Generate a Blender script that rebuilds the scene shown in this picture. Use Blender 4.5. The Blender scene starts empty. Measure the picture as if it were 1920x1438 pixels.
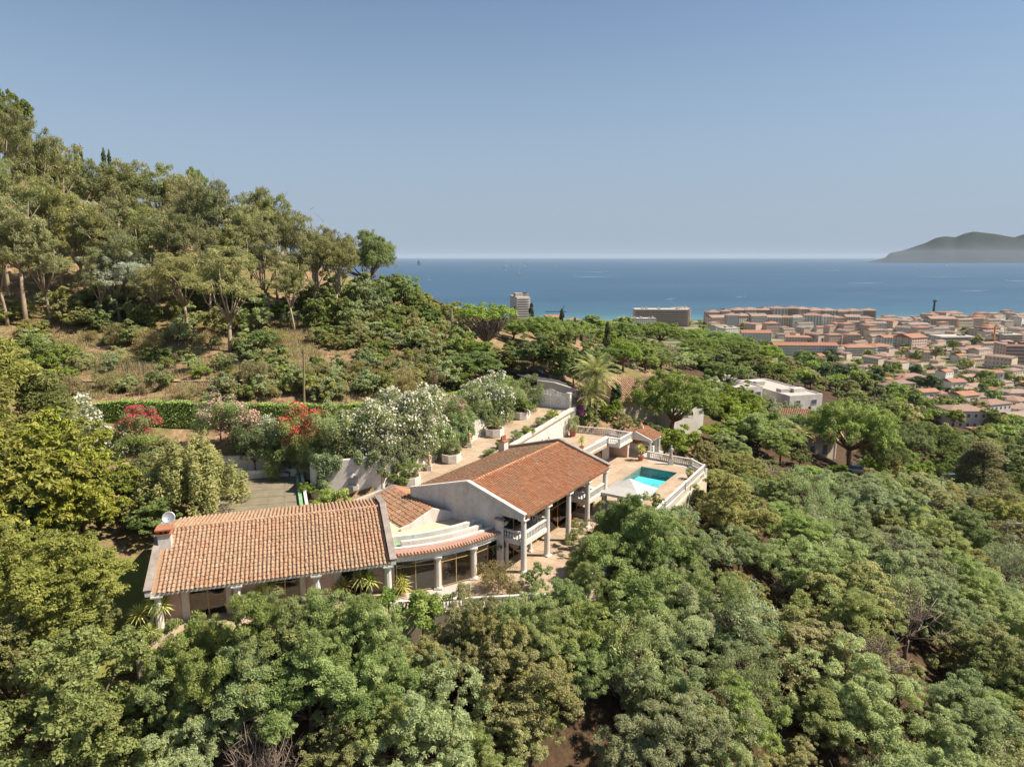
import bpy, math, random
import numpy as np
from mathutils import Vector, Matrix, noise as mnoise

R = math.radians
random.seed(7)
RNG = np.random.default_rng(7)
S = bpy.context.scene
COL = S.collection

# ------------------------------------------------------------------ camera, sky, sun, exposure
CZ = 28.3
PITCH = R(10.54)
CP, SP = math.cos(PITCH), math.sin(PITCH)
FPX = 1280.0
cam_d = bpy.data.cameras.new('camera')
cam = bpy.data.objects.new('camera', cam_d)
COL.objects.link(cam)
cam.location = (0, 0, CZ)
cam.rotation_euler = (R(90) - PITCH, 0, 0)
cam_d.sensor_width = 36.0
cam_d.lens = 24.0
cam_d.clip_start = 0.5
cam_d.clip_end = 200000
S.camera = cam

SUN_EL, SUN_AZ = R(51), R(93)          # azimuth clockwise from +Y (the view direction)
w = bpy.data.worlds.new('World')
S.world = w
w.use_nodes = True
nt = w.node_tree
nt.nodes.clear()
sky = nt.nodes.new('ShaderNodeTexSky')
sky.sky_type = 'NISHITA'
sky.sun_disc = False
sky.sun_elevation = SUN_EL
sky.sun_rotation = SUN_AZ
sky.altitude = 100
sky.air_density = 1.0
sky.dust_density = 0.15
sky.ozone_density = 1.4
bg = nt.nodes.new('ShaderNodeBackground')
bg.inputs[1].default_value = 0.062
wo = nt.nodes.new('ShaderNodeOutputWorld')
tcw = nt.nodes.new('ShaderNodeTexCoord'); sxw = nt.nodes.new('ShaderNodeSeparateXYZ')
nt.links.new(tcw.outputs['Generated'], sxw.inputs[0])
rw_ = nt.nodes.new('ShaderNodeValToRGB'); rw_.color_ramp.interpolation = 'EASE'      # pale summer haze low in the sky, the same all round
rw_.color_ramp.elements[0].position = 0.0; rw_.color_ramp.elements[0].color = (.92, .92, .92, 1)
rw_.color_ramp.elements[1].position = 0.36; rw_.color_ramp.elements[1].color = (.12, .12, .12, 1)
nt.links.new(sxw.outputs[2], rw_.inputs[0])
mxw = nt.nodes.new('ShaderNodeMix'); mxw.data_type = 'RGBA'
mxw.inputs[7].default_value = (3.15, 3.98, 5.15, 1)
nt.links.new(rw_.outputs[0], mxw.inputs[0]); nt.links.new(sky.outputs[0], mxw.inputs[6]); nt.links.new(mxw.outputs[2], bg.inputs[0])
nt.links.new(bg.outputs[0], wo.inputs[0])

sun_d = bpy.data.lights.new('sun', 'SUN')
sun_d.energy = 5.0
sun_d.angle = R(0.7)
sun_d.color = (1.0, 0.885, 0.72)
sun = bpy.data.objects.new('sun', sun_d)
COL.objects.link(sun)
sdir = Vector((math.sin(SUN_AZ) * math.cos(SUN_EL), math.cos(SUN_AZ) * math.cos(SUN_EL), math.sin(SUN_EL)))
sun.rotation_euler = (-sdir).to_track_quat('-Z', 'Y').to_euler()
sun.location = sdir * 300

S.view_settings.view_transform = 'Standard'
S.view_settings.look = 'None'
S.view_settings.gamma = 1
S.view_settings.exposure = 0.85
S.cycles.use_denoising = True
S.cycles.max_bounces = 8
S.cycles.diffuse_bounces = 6
S.cycles.transparent_max_bounces = 6
S.cycles.volume_bounces = 0
S.cycles.caustics_reflective = False
S.cycles.caustics_refractive = False

# ------------------------------------------------------------------ unprojection: a photograph pixel to a place in the world
def ray(x, y):
    u = (x - 960) / FPX
    v = (y - 719) / FPX
    return (u, CP - SP * v, -SP - CP * v)
def atz(x, y, z):
    r = ray(x, y); t = (z - CZ) / r[2]
    return Vector((r[0] * t, r[1] * t, z))
def aty(x, y, Y):
    r = ray(x, y); t = Y / r[1]
    return Vector((r[0] * t, Y, CZ + r[2] * t))
def topix(p):
    dy = p[1]; dz = p[2] - CZ
    dep = dy * CP - dz * SP
    dn = -dy * SP - dz * CP
    return 960 + FPX * p[0] / dep, 719 + FPX * dn / dep

# ------------------------------------------------------------------ materials
MATS = {}
def newmat(name):
    m = bpy.data.materials.new(name)
    m.use_nodes = True
    n = m.node_tree
    n.nodes.clear()
    out = n.nodes.new('ShaderNodeOutputMaterial')
    b = n.nodes.new('ShaderNodeBsdfPrincipled')
    n.links.new(b.outputs[0], out.inputs[0])
    MATS[name] = m
    return m, n, b, out
def lk(n, a, b): n.links.new(a, b)
def ramp(n, fac, stops):
    r = n.nodes.new('ShaderNodeValToRGB')
    e = r.color_ramp.elements
    while len(e) < len(stops): e.new(0.5)
    for el, (p, c) in zip(e, stops):
        el.position = p; el.color = (*c, 1)
    if fac is not None: lk(n, fac, r.inputs[0])
    return r.outputs[0]
def noise_tex(n, scale, detail=4, rough=.6, coord='Object', dist=0):
    tc = n.nodes.new('ShaderNodeTexCoord')
    t = n.nodes.new('ShaderNodeTexNoise')
    t.inputs['Scale'].default_value = scale
    t.inputs['Detail'].default_value = detail
    t.inputs['Roughness'].default_value = rough
    t.inputs['Distortion'].default_value = dist
    if coord == 'World':
        g = n.nodes.new('ShaderNodeNewGeometry')
        lk(n, g.outputs['Position'], t.inputs['Vector'])
    else:
        lk(n, tc.outputs[coord], t.inputs['Vector'])
    return t.outputs[0]
def mixc(n, fac, a, b, mode='MIX'):
    m = n.nodes.new('ShaderNodeMix')
    m.data_type = 'RGBA'; m.blend_type = mode
    for sock, val in ((m.inputs[0], fac), (m.inputs[6], a), (m.inputs[7], b)):
        if hasattr(val, 'node'): lk(n, val, sock)
        elif isinstance(val, (int, float)): sock.default_value = val
        else: sock.default_value = (*val, 1)
    return m.outputs[2]
def math_n(n, op, a, b=None):
    m = n.nodes.new('ShaderNodeMath'); m.operation = op
    for i, v in enumerate((a, b)):
        if v is None: continue
        if hasattr(v, 'node'): lk(n, v, m.inputs[i])
        else: m.inputs[i].default_value = v
    return m.outputs[0]
def bump(n, b, h, strength, dist=.05):
    bm = n.nodes.new('ShaderNodeBump')
    bm.inputs['Strength'].default_value = strength
    bm.inputs['Distance'].default_value = dist
    lk(n, h, bm.inputs['Height'])
    lk(n, bm.outputs[0], b.inputs['Normal'])
def attr(n, name):
    a = n.nodes.new('ShaderNodeAttribute'); a.attribute_name = name
    return a.outputs['Fac']
def objrand(n):
    return n.nodes.new('ShaderNodeObjectInfo').outputs['Random']

def plain(name, c1, c2=None, scale=1.5, rough=.8, coord='World', bmp=0.0, detail=5, spec=.3, metal=0, bscale=None):
    m, n, b, o = newmat(name)
    if c2 is None: c2 = tuple(x * .85 for x in c1)
    f = noise_tex(n, scale, detail, .65, coord)
    lk(n, ramp(n, f, [(.3, c2), (.7, c1)]), b.inputs['Base Color'])
    b.inputs['Roughness'].default_value = rough
    b.inputs['Specular IOR Level'].default_value = spec
    b.inputs['Metallic'].default_value = metal
    if bmp:
        bump(n, b, noise_tex(n, bscale or scale * 8, 4, .6, coord), bmp)
    return m
def stucco(name, c, stain, lo=.42, hi=.62):
    m, n, b, o = newmat(name)
    f1 = noise_tex(n, .5, 5, .7, 'World')
    f2 = noise_tex(n, 3.5, 4, .7, 'World')
    base = mixc(n, ramp(n, f1, [(lo, (0, 0, 0)), (hi + .15, (1, 1, 1))]), stain, c)
    base = mixc(n, ramp(n, f2, [(.25, (.84, .82, .8)), (.6, (1, 1, 1))]), base, base)
    mm = mixc(n, 1.0, base, ramp(n, f2, [(.25, (.86, .84, .82)), (.55, (1, 1, 1))]), 'MULTIPLY')
    lk(n, mm, b.inputs['Base Color'])
    b.inputs['Roughness'].default_value = .85
    b.inputs['Specular IOR Level'].default_value = .2
    bump(n, b, noise_tex(n, 14, 3, .6, 'World'), .25, .03)
    mp = n.nodes.new('ShaderNodeMapping'); mp.inputs['Scale'].default_value = (2.2, 2.2, .22)      # rain streaks
    ge = n.nodes.new('ShaderNodeNewGeometry'); lk(n, ge.outputs['Position'], mp.inputs[0])
    st = n.nodes.new('ShaderNodeTexNoise'); st.inputs['Scale'].default_value = 1.0; st.inputs['Detail'].default_value = 5
    lk(n, mp.outputs[0], st.inputs['Vector'])
    mm = mixc(n, 1.0, mm, ramp(n, st.outputs[0], [(.28, (.84, .82, .79)), (.45, (1, 1, 1))]), 'MULTIPLY')
    lk(n, mm, b.inputs['Base Color'])
    return m
def tilemat(name, cols, moss, mossy=.6):
    m, n, b, o = newmat(name)
    t = attr(n, 'tint')
    k = len(cols)
    c = ramp(n, t, [(i / (k - 1), cc) for i, cc in enumerate(cols)])
    big = noise_tex(n, .35, 5, .7, 'World')
    c = mixc(n, math_n(n, 'MULTIPLY', ramp(n, big, [(.42, (0, 0, 0)), (.68, (1, 1, 1))]), mossy), c, moss)
    fine = noise_tex(n, 9, 4, .7, 'World')
    c = mixc(n, 1.0, c, ramp(n, fine, [(.25, (.62, .6, .58)), (.6, (1.05, 1.05, 1.05))]), 'MULTIPLY')
    lk(n, c, b.inputs['Base Color'])
    b.inputs['Roughness'].default_value = .85
    b.inputs['Specular IOR Level'].default_value = .2
    return m
LEAFK = 2.95
def leafmat(name, dark, mid, light, trans=.5, var=.2, rough=.55):
    lift = 'blossom' not in name
    m, n, b, o = newmat(name)
    t = attr(n, 'tint')
    dark, mid, light = [tuple(x * LEAFK for x in q_) for q_ in (dark, mid, light)] if lift else (dark, mid, light)
    c = ramp(n, t, [(0.05, dark), (.5, mid), (.95, light)])
    hsv = n.nodes.new('ShaderNodeHueSaturation')
    r = objrand(n)
    hv_ = .012 if 'pine' in name or 'bright' in name else .04
    hue = math_n(n, 'ADD', math_n(n, 'MULTIPLY', r, hv_), .5 - hv_ * .55)
    lk(n, hue, hsv.inputs['Hue'])
    val = math_n(n, 'ADD', math_n(n, 'MULTIPLY', math_n(n, 'FRACT', math_n(n, 'MULTIPLY', r, 7.31)), var * 2), 1 - var)
    lk(n, val, hsv.inputs['Value'])
    sat = math_n(n, 'ADD', math_n(n, 'MULTIPLY', math_n(n, 'FRACT', math_n(n, 'MULTIPLY', r, 13.7)), .24), .82)
    lk(n, sat, hsv.inputs['Saturation'])
    lk(n, c, hsv.inputs['Color'])
    lk(n, hsv.outputs[0], b.inputs['Base Color'])
    b.inputs['Roughness'].default_value = rough
    b.inputs['Specular IOR Level'].default_value = .25
    tr = n.nodes.new('ShaderNodeBsdfTranslucent')
    lk(n, hsv.outputs[0], tr.inputs[0])
    mx = n.nodes.new('ShaderNodeMixShader')
    mx.inputs[0].default_value = trans
    lk(n, b.outputs[0], mx.inputs[1]); lk(n, tr.outputs[0], mx.inputs[2])
    lk(n, mx.outputs[0], o.inputs[0])
    return m

M_white = stucco('white_render', (.76, .735, .70), (.58, .54, .50))
M_gable = stucco('weathered_white_render', (.66, .65, .64), (.50, .49, .47))
M_pink = stucco('pale_pink_render', (.66, .50, .43), (.58, .43, .37))
M_cream = stucco('cream_render', (.66, .58, .46), (.55, .47, .37))
M_stone = plain('white_cast_stone', (.68, .66, .62), (.54, .51, .47), 2.5, .7, bmp=.15)
M_parapet = plain('lichen_grey_coping', (.34, .30, .27), (.20, .17, .15), 1.6, .9, bmp=.4)
M_tileA = tilemat('salmon_roof_tile', [(.34, .19, .12), (.43, .265, .17), (.46, .31, .21), (.40, .225, .14), (.48, .355, .25)], (.33, .26, .185), .55)
M_tileB = tilemat('red_roof_tile', [(.35, .15, .08), (.44, .20, .105), (.48, .24, .135), (.39, .165, .085), (.48, .31, .20)], (.34, .23, .15), .55)
M_tileC = tilemat('brown_roof_tile', [(.26, .14, .085), (.33, .18, .11), (.37, .22, .14), (.29, .15, .085), (.40, .27, .185)], (.25, .185, .125), .7)
M_terra = plain('terracotta', (.40, .17, .095), (.31, .13, .07), 3, .8, bmp=.1)
M_paver = None
M_woodf = plain('golden_wood_frame', (.50, .34, .16), (.40, .26, .11), 3, .5)
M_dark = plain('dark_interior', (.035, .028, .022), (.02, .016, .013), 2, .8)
M_asph = plain('asphalt_surface', (.065, .065, .068), (.045, .045, .047), 2, .9, bmp=.2)
M_felt = plain('green_grey_felt', (.24, .205, .145), (.155, .14, .10), .8, .95, bmp=.2)
M_greenp = plain('green_waterproofing', (.14, .34, .16), (.26, .42, .25), 1.5, .8)
M_redp = plain('red_brown_membrane', (.42, .24, .20), (.33, .19, .15), 1.5, .85)
M_beige = plain('beige_gravel_roof', (.60, .48, .34), (.48, .38, .27), 2.5, .95, bmp=.3)
M_canvas = plain('white_canvas', (.52, .51, .49), (.46, .45, .43), 1.2, .8)
M_metal = plain('grey_metal', (.45, .46, .47), (.38, .39, .4), 3, .4, metal=.6)
M_wirec = plain('dark_green_metal', (.05, .07, .06), (.035, .05, .045), 3, .6)
M_pole = plain('weathered_wood_pole', (.28, .21, .14), (.20, .15, .10), 2, .9, bmp=.2)
M_conc = plain('pale_concrete', (.46, .43, .39), (.36, .34, .31), 1.2, .9, bmp=.2)
M_bark = plain('brown_bark', (.15, .105, .075), (.08, .058, .042), 4, .95, coord='Object', bmp=.5)
M_barkp = plain('pale_peeling_bark', (.42, .34, .26), (.24, .17, .12), 1.2, .9, coord='Object', bmp=.3)
M_barkr = plain('red_brown_bark', (.30, .17, .11), (.16, .09, .06), 2, .95, coord='Object', bmp=.4)
M_twig = plain('grey_twig', (.30, .24, .19), (.20, .15, .12), 2, .9, coord='Object')
M_lawn = plain('lawn_grass', (.14, .17, .035), (.20, .19, .06), .8, .95, bmp=.5, bscale=20)
M_curt = plain('beige_curtain', (.66, .56, .42), (.56, .46, .34), 2, .9)
M_wood = plain('teak', (.22, .11, .05), (.15, .07, .03), 3, .6)
M_orange = plain('orange_cushion', (.70, .28, .05), (.6, .22, .04), 3, .8)

def paving():
    m, n, b, o = newmat('peach_paving')
    f = noise_tex(n, .55, 5, .7, 'World')
    f2 = noise_tex(n, 4, 4, .7, 'World')
    c = ramp(n, f, [(.3, (.36, .265, .185)), (.55, (.42, .325, .235)), (.75, (.46, .37, .28))])
    c = mixc(n, 1.0, c, ramp(n, f2, [(.25, (.82, .80, .78)), (.6, (1, 1, 1))]), 'MULTIPLY')
    v = math_n(n, 'ADD', math_n(n, 'MULTIPLY', objrand(n), .22), .89)
    hs = n.nodes.new('ShaderNodeHueSaturation')
    lk(n, v, hs.inputs['Value']); lk(n, c, hs.inputs['Color'])
    lk(n, hs.outputs[0], b.inputs['Base Color'])
    b.inputs['Roughness'].default_value = .75
    bump(n, b, f2, .15, .02)
    return m
M_paver = paving()

def glassmat(name, tint=(.9, .9, .86), refl=.02):
    m, n, b, o = newmat(name)
    n.nodes.remove(b)
    tr = n.nodes.new('ShaderNodeBsdfTransparent'); tr.inputs[0].default_value = (*tint, 1)
    gl = n.nodes.new('ShaderNodeBsdfGlossy'); gl.inputs['Roughness'].default_value = .03
    fr = n.nodes.new('ShaderNodeFresnel'); fr.inputs[0].default_value = 1.5
    f = math_n(n, 'ADD', fr.outputs[0], refl)
    mx = n.nodes.new('ShaderNodeMixShader')
    lk(n, f, mx.inputs[0]); lk(n, tr.outputs[0], mx.inputs[1]); lk(n, gl.outputs[0], mx.inputs[2])
    lk(n, mx.outputs[0], o.inputs[0])
    return m
M_glass = glassmat('window_glass')
def darkglass():
    m, n, b, o = newmat('dark_window_glass')
    b.inputs['Base Color'].default_value = (.12, .12, .125, 1)
    b.inputs['Roughness'].default_value = .15
    return m
M_dglass = darkglass()

def far_wall(name, cols):
    m, n, b, o = newmat(name)
    r = objrand(n)
    c = ramp(n, r, [(i / (len(cols) - 1), cc) for i, cc in enumerate(cols)])
    f = noise_tex(n, .25, 4, .7, 'World')
    c = mixc(n, 1.0, c, ramp(n, f, [(.3, (.82, .8, .78)), (.65, (1.02, 1.02, 1.02))]), 'MULTIPLY')
    lk(n, c, b.inputs['Base Color'])
    b.inputs['Roughness'].default_value = .9
    return m
M_fw = far_wall('town_wall', [(.60, .48, .37), (.68, .60, .50), (.55, .42, .32), (.70, .66, .60), (.60, .45, .36), (.66, .57, .46)])
M_fwhite = far_wall('white_town_wall', [(.74, .72, .68), (.68, .64, .58), (.76, .75, .73)])
M_fpink = far_wall('pinkish_town_wall', [(.58, .44, .36), (.62, .48, .38), (.55, .42, .35)])
def far_roof(name, cols):
    m, n, b, o = newmat(name)
    r = objrand(n)
    c = ramp(n, r, [(i / (len(cols) - 1), cc) for i, cc in enumerate(cols)])
    f = noise_tex(n, .7, 5, .75, 'World')
    c = mixc(n, 1.0, c, ramp(n, f, [(.3, (.70, .68, .66)), (.65, (1.05, 1.03, 1.0))]), 'MULTIPLY')
    lk(n, c, b.inputs['Base Color'])
    b.inputs['Roughness'].default_value = .9
    return m
M_fr = far_roof('town_roof_tile', [(.26, .155, .12), (.30, .205, .165), (.24, .175, .15), (.29, .175, .135), (.29, .235, .20), (.32, .22, .175), (.23, .17, .15)])
M_fro = far_roof('orange_town_roof', [(.36, .165, .095), (.34, .18, .12), (.32, .14, .09)])

# foliage
L = {}
L['acacia'] = leafmat('acacia_leaf', (.062, .085, .028), (.115, .140, .047), (.178, .20, .074))
L['oak'] = leafmat('oak_leaf', (.056, .066, .019), (.104, .118, .034), (.16, .17, .058))
L['olivey'] = leafmat('olive_drab_leaf', (.075, .078, .026), (.128, .128, .046), (.19, .18, .075))
L['grey'] = leafmat('grey_green_leaf', (.075, .096, .042), (.128, .152, .068), (.19, .21, .10))
L['loquat'] = leafmat('loquat_leaf', (.04, .05, .010), (.09, .10, .018), (.155, .15, .032), .3)
L['laurel'] = leafmat('laurel_leaf', (.06, .075, .02), (.13, .14, .04), (.21, .20, .07))
L['cedar'] = leafmat('cypress_leaf', (.058, .066, .018), (.105, .108, .032), (.165, .155, .055))
L['euc'] = leafmat('eucalyptus_leaf', (.064, .070, .025), (.110, .116, .045), (.17, .168, .075))
L['euc_blue'] = leafmat('silver_eucalyptus_leaf', (.11, .13, .10), (.18, .20, .155), (.27, .28, .22), var=.1)
L['pine'] = leafmat('pine_needle', (.038, .062, .008), (.085, .120, .015), (.14, .18, .028), .25)
L['pine_old'] = leafmat('olive_pine_needle', (.035, .05, .015), (.07, .09, .022), (.12, .135, .04), .25)
L['green'] = leafmat('broad_leaf', (.042, .060, .015), (.082, .108, .027), (.135, .16, .048))
L['bright'] = leafmat('bright_leaf', (.055, .078, .012), (.105, .135, .022), (.165, .19, .045))
L['shrub'] = leafmat('scrub_leaf', (.07, .078, .022), (.122, .128, .04), (.185, .18, .07), var=.25)
L['dry'] = leafmat('dry_scrub_leaf', (.075, .070, .025), (.125, .110, .046), (.18, .15, .072), var=.2)
L['cyp'] = leafmat('dark_cypress_leaf', (.018, .032, .012), (.035, .052, .018), (.06, .078, .028))
L['olea'] = leafmat('oleander_leaf', (.05, .075, .025), (.10, .125, .045), (.17, .185, .08))
L['ivy'] = leafmat('ivy_leaf', (.05, .07, .028), (.105, .13, .055), (.18, .2, .10))
L['palm'] = leafmat('palm_leaf', (.07, .085, .025), (.14, .15, .05), (.23, .22, .09), .3)
L['yucca'] = leafmat('yucca_leaf', (.10, .12, .022), (.18, .20, .045), (.28, .28, .085), .3)
L['hedge'] = leafmat('hedge_leaf', (.06, .09, .012), (.125, .165, .022), (.20, .23, .045), .3, .05)
L['fwhite'] = leafmat('white_blossom', (.50, .48, .36), (.68, .66, .54), (.80, .78, .70), .3, .05)
L['fred'] = leafmat('red_blossom', (.50, .02, .035), (.68, .04, .06), (.78, .10, .11), .3, .05)
L['fpink'] = leafmat('pink_blossom', (.50, .20, .22), (.64, .34, .35), (.75, .5, .5), .3, .05)
L['fpurple'] = leafmat('magenta_blossom', (.22, .02, .20), (.35, .03, .30), (.45, .08, .38), .3, .05)
L['fyellow'] = leafmat('yellow_blossom', (.5, .36, .03), (.6, .46, .05), (.7, .55, .1), .3, .05)

# ------------------------------------------------------------------ mesh helpers
class MB:
    def __init__(s, M=None):
        s.v = []; s.f = []; s.t = []; s.M = M
    def add(s, vs, fs, tint=.5):
        o = len(s.v)
        s.v.extend(tuple(v) for v in vs)
        s.f.extend(tuple(i + o for i in f) for f in fs)
        s.t.extend([tint] * len(fs))
        return s
    def box(s, x0, x1, y0, y1, z0, z1, tint=.5):
        vs = [(x, y, z) for z in (z0, z1) for y in (y0, y1) for x in (x0, x1)]
        return s.add(vs, [(0, 2, 3, 1), (4, 5, 7, 6), (0, 1, 5, 4), (2, 6, 7, 3), (0, 4, 6, 2), (1, 3, 7, 5)], tint)
    def bar(s, a, b, wd, h, tint=.5):                     # beam between two points: width across, height up
        a = Vector(a); b = Vector(b); d = (b - a).normalized()
        side = d.cross(Vector((0, 0, 1)))
        side = side.normalized() if side.length > 1e-4 else Vector((1, 0, 0))
        up = side.cross(d)
        vs = [p + side * sx * wd / 2 + up * sz * h / 2 for p in (a, b) for sx, sz in ((-1, -1), (1, -1), (1, 1), (-1, 1))]
        return s.add(vs, [(3, 2, 1, 0), (4, 5, 6, 7), (0, 1, 5, 4), (1, 2, 6, 5), (2, 3, 7, 6), (3, 0, 4, 7)], tint)
    def wallseg(s, a, b, th, z0a, z1a, z0b=None, z1b=None):  # upright wall between two plan points
        z0b = z0a if z0b is None else z0b; z1b = z1a if z1b is None else z1b
        a = Vector((a[0], a[1], 0)); b = Vector((b[0], b[1], 0))
        d = (b - a).normalized(); n = Vector((-d.y, d.x, 0)) * th / 2
        vs = [(*(a - n).xy, z0a), (*(a + n).xy, z0a), (*(b + n).xy, z0b), (*(b - n).xy, z0b),
              (*(a - n).xy, z1a), (*(a + n).xy, z1a), (*(b + n).xy, z1b), (*(b - n).xy, z1b)]
        return s.add(vs, [(0, 1, 2, 3), (7, 6, 5, 4), (0, 4, 5, 1), (1, 5, 6, 2), (2, 6, 7, 3), (3, 7, 4, 0)])
    def prism(s, poly, z0, z1):
        n = len(poly)
        vs = [(p[0], p[1], z0) for p in poly] + [(p[0], p[1], z1) for p in poly]
        fs = [tuple(range(n - 1, -1, -1)), tuple(range(n, 2 * n))]
        fs += [(i, (i + 1) % n, n + (i + 1) % n, n + i) for i in range(n)]
        return s.add(vs, fs)
    def yprism(s, poly, x0, x1):                          # poly in (y,z), extruded along x
        n = len(poly)
        vs = [(x0, p[0], p[1]) for p in poly] + [(x1, p[0], p[1]) for p in poly]
        fs = [tuple(range(n)), tuple(range(2 * n - 1, n - 1, -1))]
        fs += [(n + i, n + (i + 1) % n, (i + 1) % n, i) for i in range(n)]
        return s.add(vs, fs)
    def lathe(s, prof, seg=12, c=(0, 0, 0), flute=0):
        vs = []; fs = []
        for (r, z) in prof:
            for k in range(seg):
                a = 2 * math.pi * k / seg
                rr = r * (1 - (flute if k % 2 else 0))
                vs.append((c[0] + rr * math.cos(a), c[1] + rr * math.sin(a), c[2] + z))
        for i in range(len(prof) - 1):
            for k in range(seg):
                fs.append((i * seg + k, i * seg + (k + 1) % seg, (i + 1) * seg + (k + 1) % seg, (i + 1) * seg + k))
        fs.append(tuple(range(seg - 1, -1, -1)))
        fs.append(tuple((len(prof) - 1) * seg + k for k in range(seg)))
        return s.add(vs, fs)
    def tube(s, pts, rad, seg=6, tint=.5):
        pts = [Vector(p) for p in pts]
        vs = []; fs = []
        for i, p in enumerate(pts):
            d = (pts[min(i + 1, len(pts) - 1)] - pts[max(i - 1, 0)])
            d = d.normalized() if d.length > 1e-6 else Vector((0, 0, 1))
            a = d.cross(Vector((.31, .95, .07))).normalized(); b = d.cross(a)
            r = rad[i] if hasattr(rad, '__len__') else rad
            for k in range(seg):
                t = 2 * math.pi * k / seg
                vs.append(p + a * math.cos(t) * r + b * math.sin(t) * r)
        for i in range(len(pts) - 1):
            for k in range(seg):
                fs.append((i * seg + k, i * seg + (k + 1) % seg, (i + 1) * seg + (k + 1) % seg, (i + 1) * seg + k))
        fs.append(tuple(range(seg))[::-1])
        fs.append(tuple((len(pts) - 1) * seg + k for k in range(seg)))
        return s.add(vs, fs, tint)
    def mesh(s, name, mat, smooth=False):
        me = bpy.data.meshes.new(name)
        vs = s.v
        if s.M is not None: vs = [tuple(s.M @ Vector(v)) for v in vs]
        me.from_pydata(vs, [], s.f)
        a = me.attributes.new('tint', 'FLOAT', 'FACE')
        a.data.foreach_set('value', np.array(s.t, dtype=np.float32))
        me.materials.append(mat)
        if smooth: me.polygons.foreach_set('use_smooth', [True] * len(me.polygons))
        me.update()
        return me
    def build(s, name, mat, parent=None, smooth=False, **tags):
        return put(name, s.mesh(name, mat, smooth), parent, None, **tags)

def tag(o, label=None, cat=None, group=None, kind=None):
    if label: o['label'] = label
    if cat: o['category'] = cat
    if group: o['group'] = group
    if kind: o['kind'] = kind
    return o
def put(name, me, parent=None, mw=None, **tags):
    """link a mesh; mw is its world matrix (identity if None), parent kept in world space"""
    o = bpy.data.objects.new(name, me)
    COL.objects.link(o)
    if parent is not None:
        o.parent = parent
        o.matrix_parent_inverse = WM[parent.name].inverted()
    if mw is not None: o.matrix_basis = mw
    WM[o.name] = mw.copy() if mw is not None else Matrix.Identity(4)
    return tag(o, **tags)
WM = {}
def thing(name, label, cat, group=None, loc=(0, 0, 0), kind=None):
    o = bpy.data.objects.new(name, None)
    COL.objects.link(o)
    o.location = loc
    o.empty_display_size = .2
    WM[o.name] = Matrix.Translation(loc)
    return tag(o, label, cat, group, kind)
def mat4(loc, rz=0, sc=(1, 1, 1)):
    if not hasattr(sc, '__len__'): sc = (sc, sc, sc)
    return Matrix.Translation(loc) @ Matrix.Rotation(rz, 4, 'Z') @ Matrix.Diagonal((*sc, 1))

# ------------------------------------------------------------------ frames of the property
O = Vector((1.0, 58.0, 0)); HA = math.atan2(.837, .547)
HM = Matrix.Translation(O) @ Matrix.Rotation(HA, 4, 'Z')       # main house: x along the colonnade, y towards the hill
A0 = Vector((-27.3, 47.9, 0)); LA = math.atan2(.296, .955)
LM = Matrix.Translation(A0) @ Matrix.Rotation(LA, 4, 'Z')      # left wing
def H(s, w_, z=0): return HM @ Vector((s, w_, z))
def LW(s, w_, z=0): return LM @ Vector((s, w_, z))

# ------------------------------------------------------------------ terrain
CPT = [  # x, y, z of the natural ground
 (-60,20,-6),(-30,20,-16),(0,20,-20),(40,20,-24),(90,20,-28),(140,20,-34),
 (-60,35,-1),(-38,35,-6),(-20,35,-11),(0,35,-14),(25,35,-18),(55,40,-22),(90,50,-26),(130,60,-32),
 (-60,46,3.0),(-33,46,-1.5),(-20,43,-4.5),(-5,45,-5),(8,55,-5.5),(18,66,-5.5),(28,80,-5.5),(22,58,-9),(35,70,-10.5),(45,88,-11),
 (50,60,-17),(70,75,-20),(95,90,-25),(130,110,-30),
 (-36,55,1.5),(-44,60,3.5),(-60,62,6.5),(-36,66,3.0),(-30,74,4.5),(-44,72,6.0),(-60,76,9.5),(-80,60,10),(-90,40,6),
 (-46,80,8.6),(-33,81,8.2),(-20,83,7.8),(-8,97,7.5),(0,108,7.0),(-18,78,7.2),(-12,88,7.2),
 (-80,90,13),(-60,90,11.6),(-40,92,11.4),(-22,95,11.2),(-10,104,10.4),(-3,114,9.8),(8,116,9.2),(6,100,6.4),
 (-85,105,16),(-60,106,14.2),(-35,108,13.6),(-20,112,13.0),(-8,124,12.0),
 (-120,130,36),(-90,130,27),(-62,132,22),(-40,135,19.5),(-20,140,16),(-5,140,13),
 (-150,150,50),(-110,155,42),(-80,160,34),(-55,165,27),(-35,170,21),(-18,175,15),(-5,180,11),
 (-170,200,58),(-120,200,46),(-90,200,37),(-60,205,26),(-35,210,17),(-12,215,9),(8,200,7),
 (-200,260,46),(-100,260,28),(-40,260,10),(0,260,2),(30,180,2.5),(20,140,5.5),(30,124,.5),(18,105,3.0),(26,110,-1.5),(17,118,1.5),(22,130,1.5),(14,126,3.5),(30,104,-1.5),(40,112,-4),(56,115,-8),(75,150,-17),
 (45,150,-3),(60,200,-7),(87,205,-20),(96,140,-21),(130,170,-27),(60,250,-10),(100,300,-26),(100,350,-24),(60,350,-12),
 (154,260,-33),(226,300,-43),(190,200,-36),(218,430,-46),(300,430,-57),(130,450,-36),(0,350,-6),(-80,400,10),(-300,400,30),
 (180,520,-55),(330,560,-60),(500,560,-60),(80,560,-36),(0,560,-30),(-200,600,-20),(100,700,-60),(300,720,-63),(600,720,-63),(0,800,-55),(-300,800,-50),
 (-800,800,-40),(-600,1100,-62),(0,1000,-68),(300,950,-67),(700,950,-67),(1200,950,-66),(0,1120,-71),(500,1120,-71),(1000,1120,-71),(1600,1150,-70),(-1000,1120,-71),
 (0,1300,-84),(700,1300,-84),(1500,1300,-84),(-1200,1300,-84),(1400,600,-58),(800,300,-50),(400,200,-45),(300,80,-42),(-200,60,28),(-300,150,80),(-500,400,60),(-900,600,0)]
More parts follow.
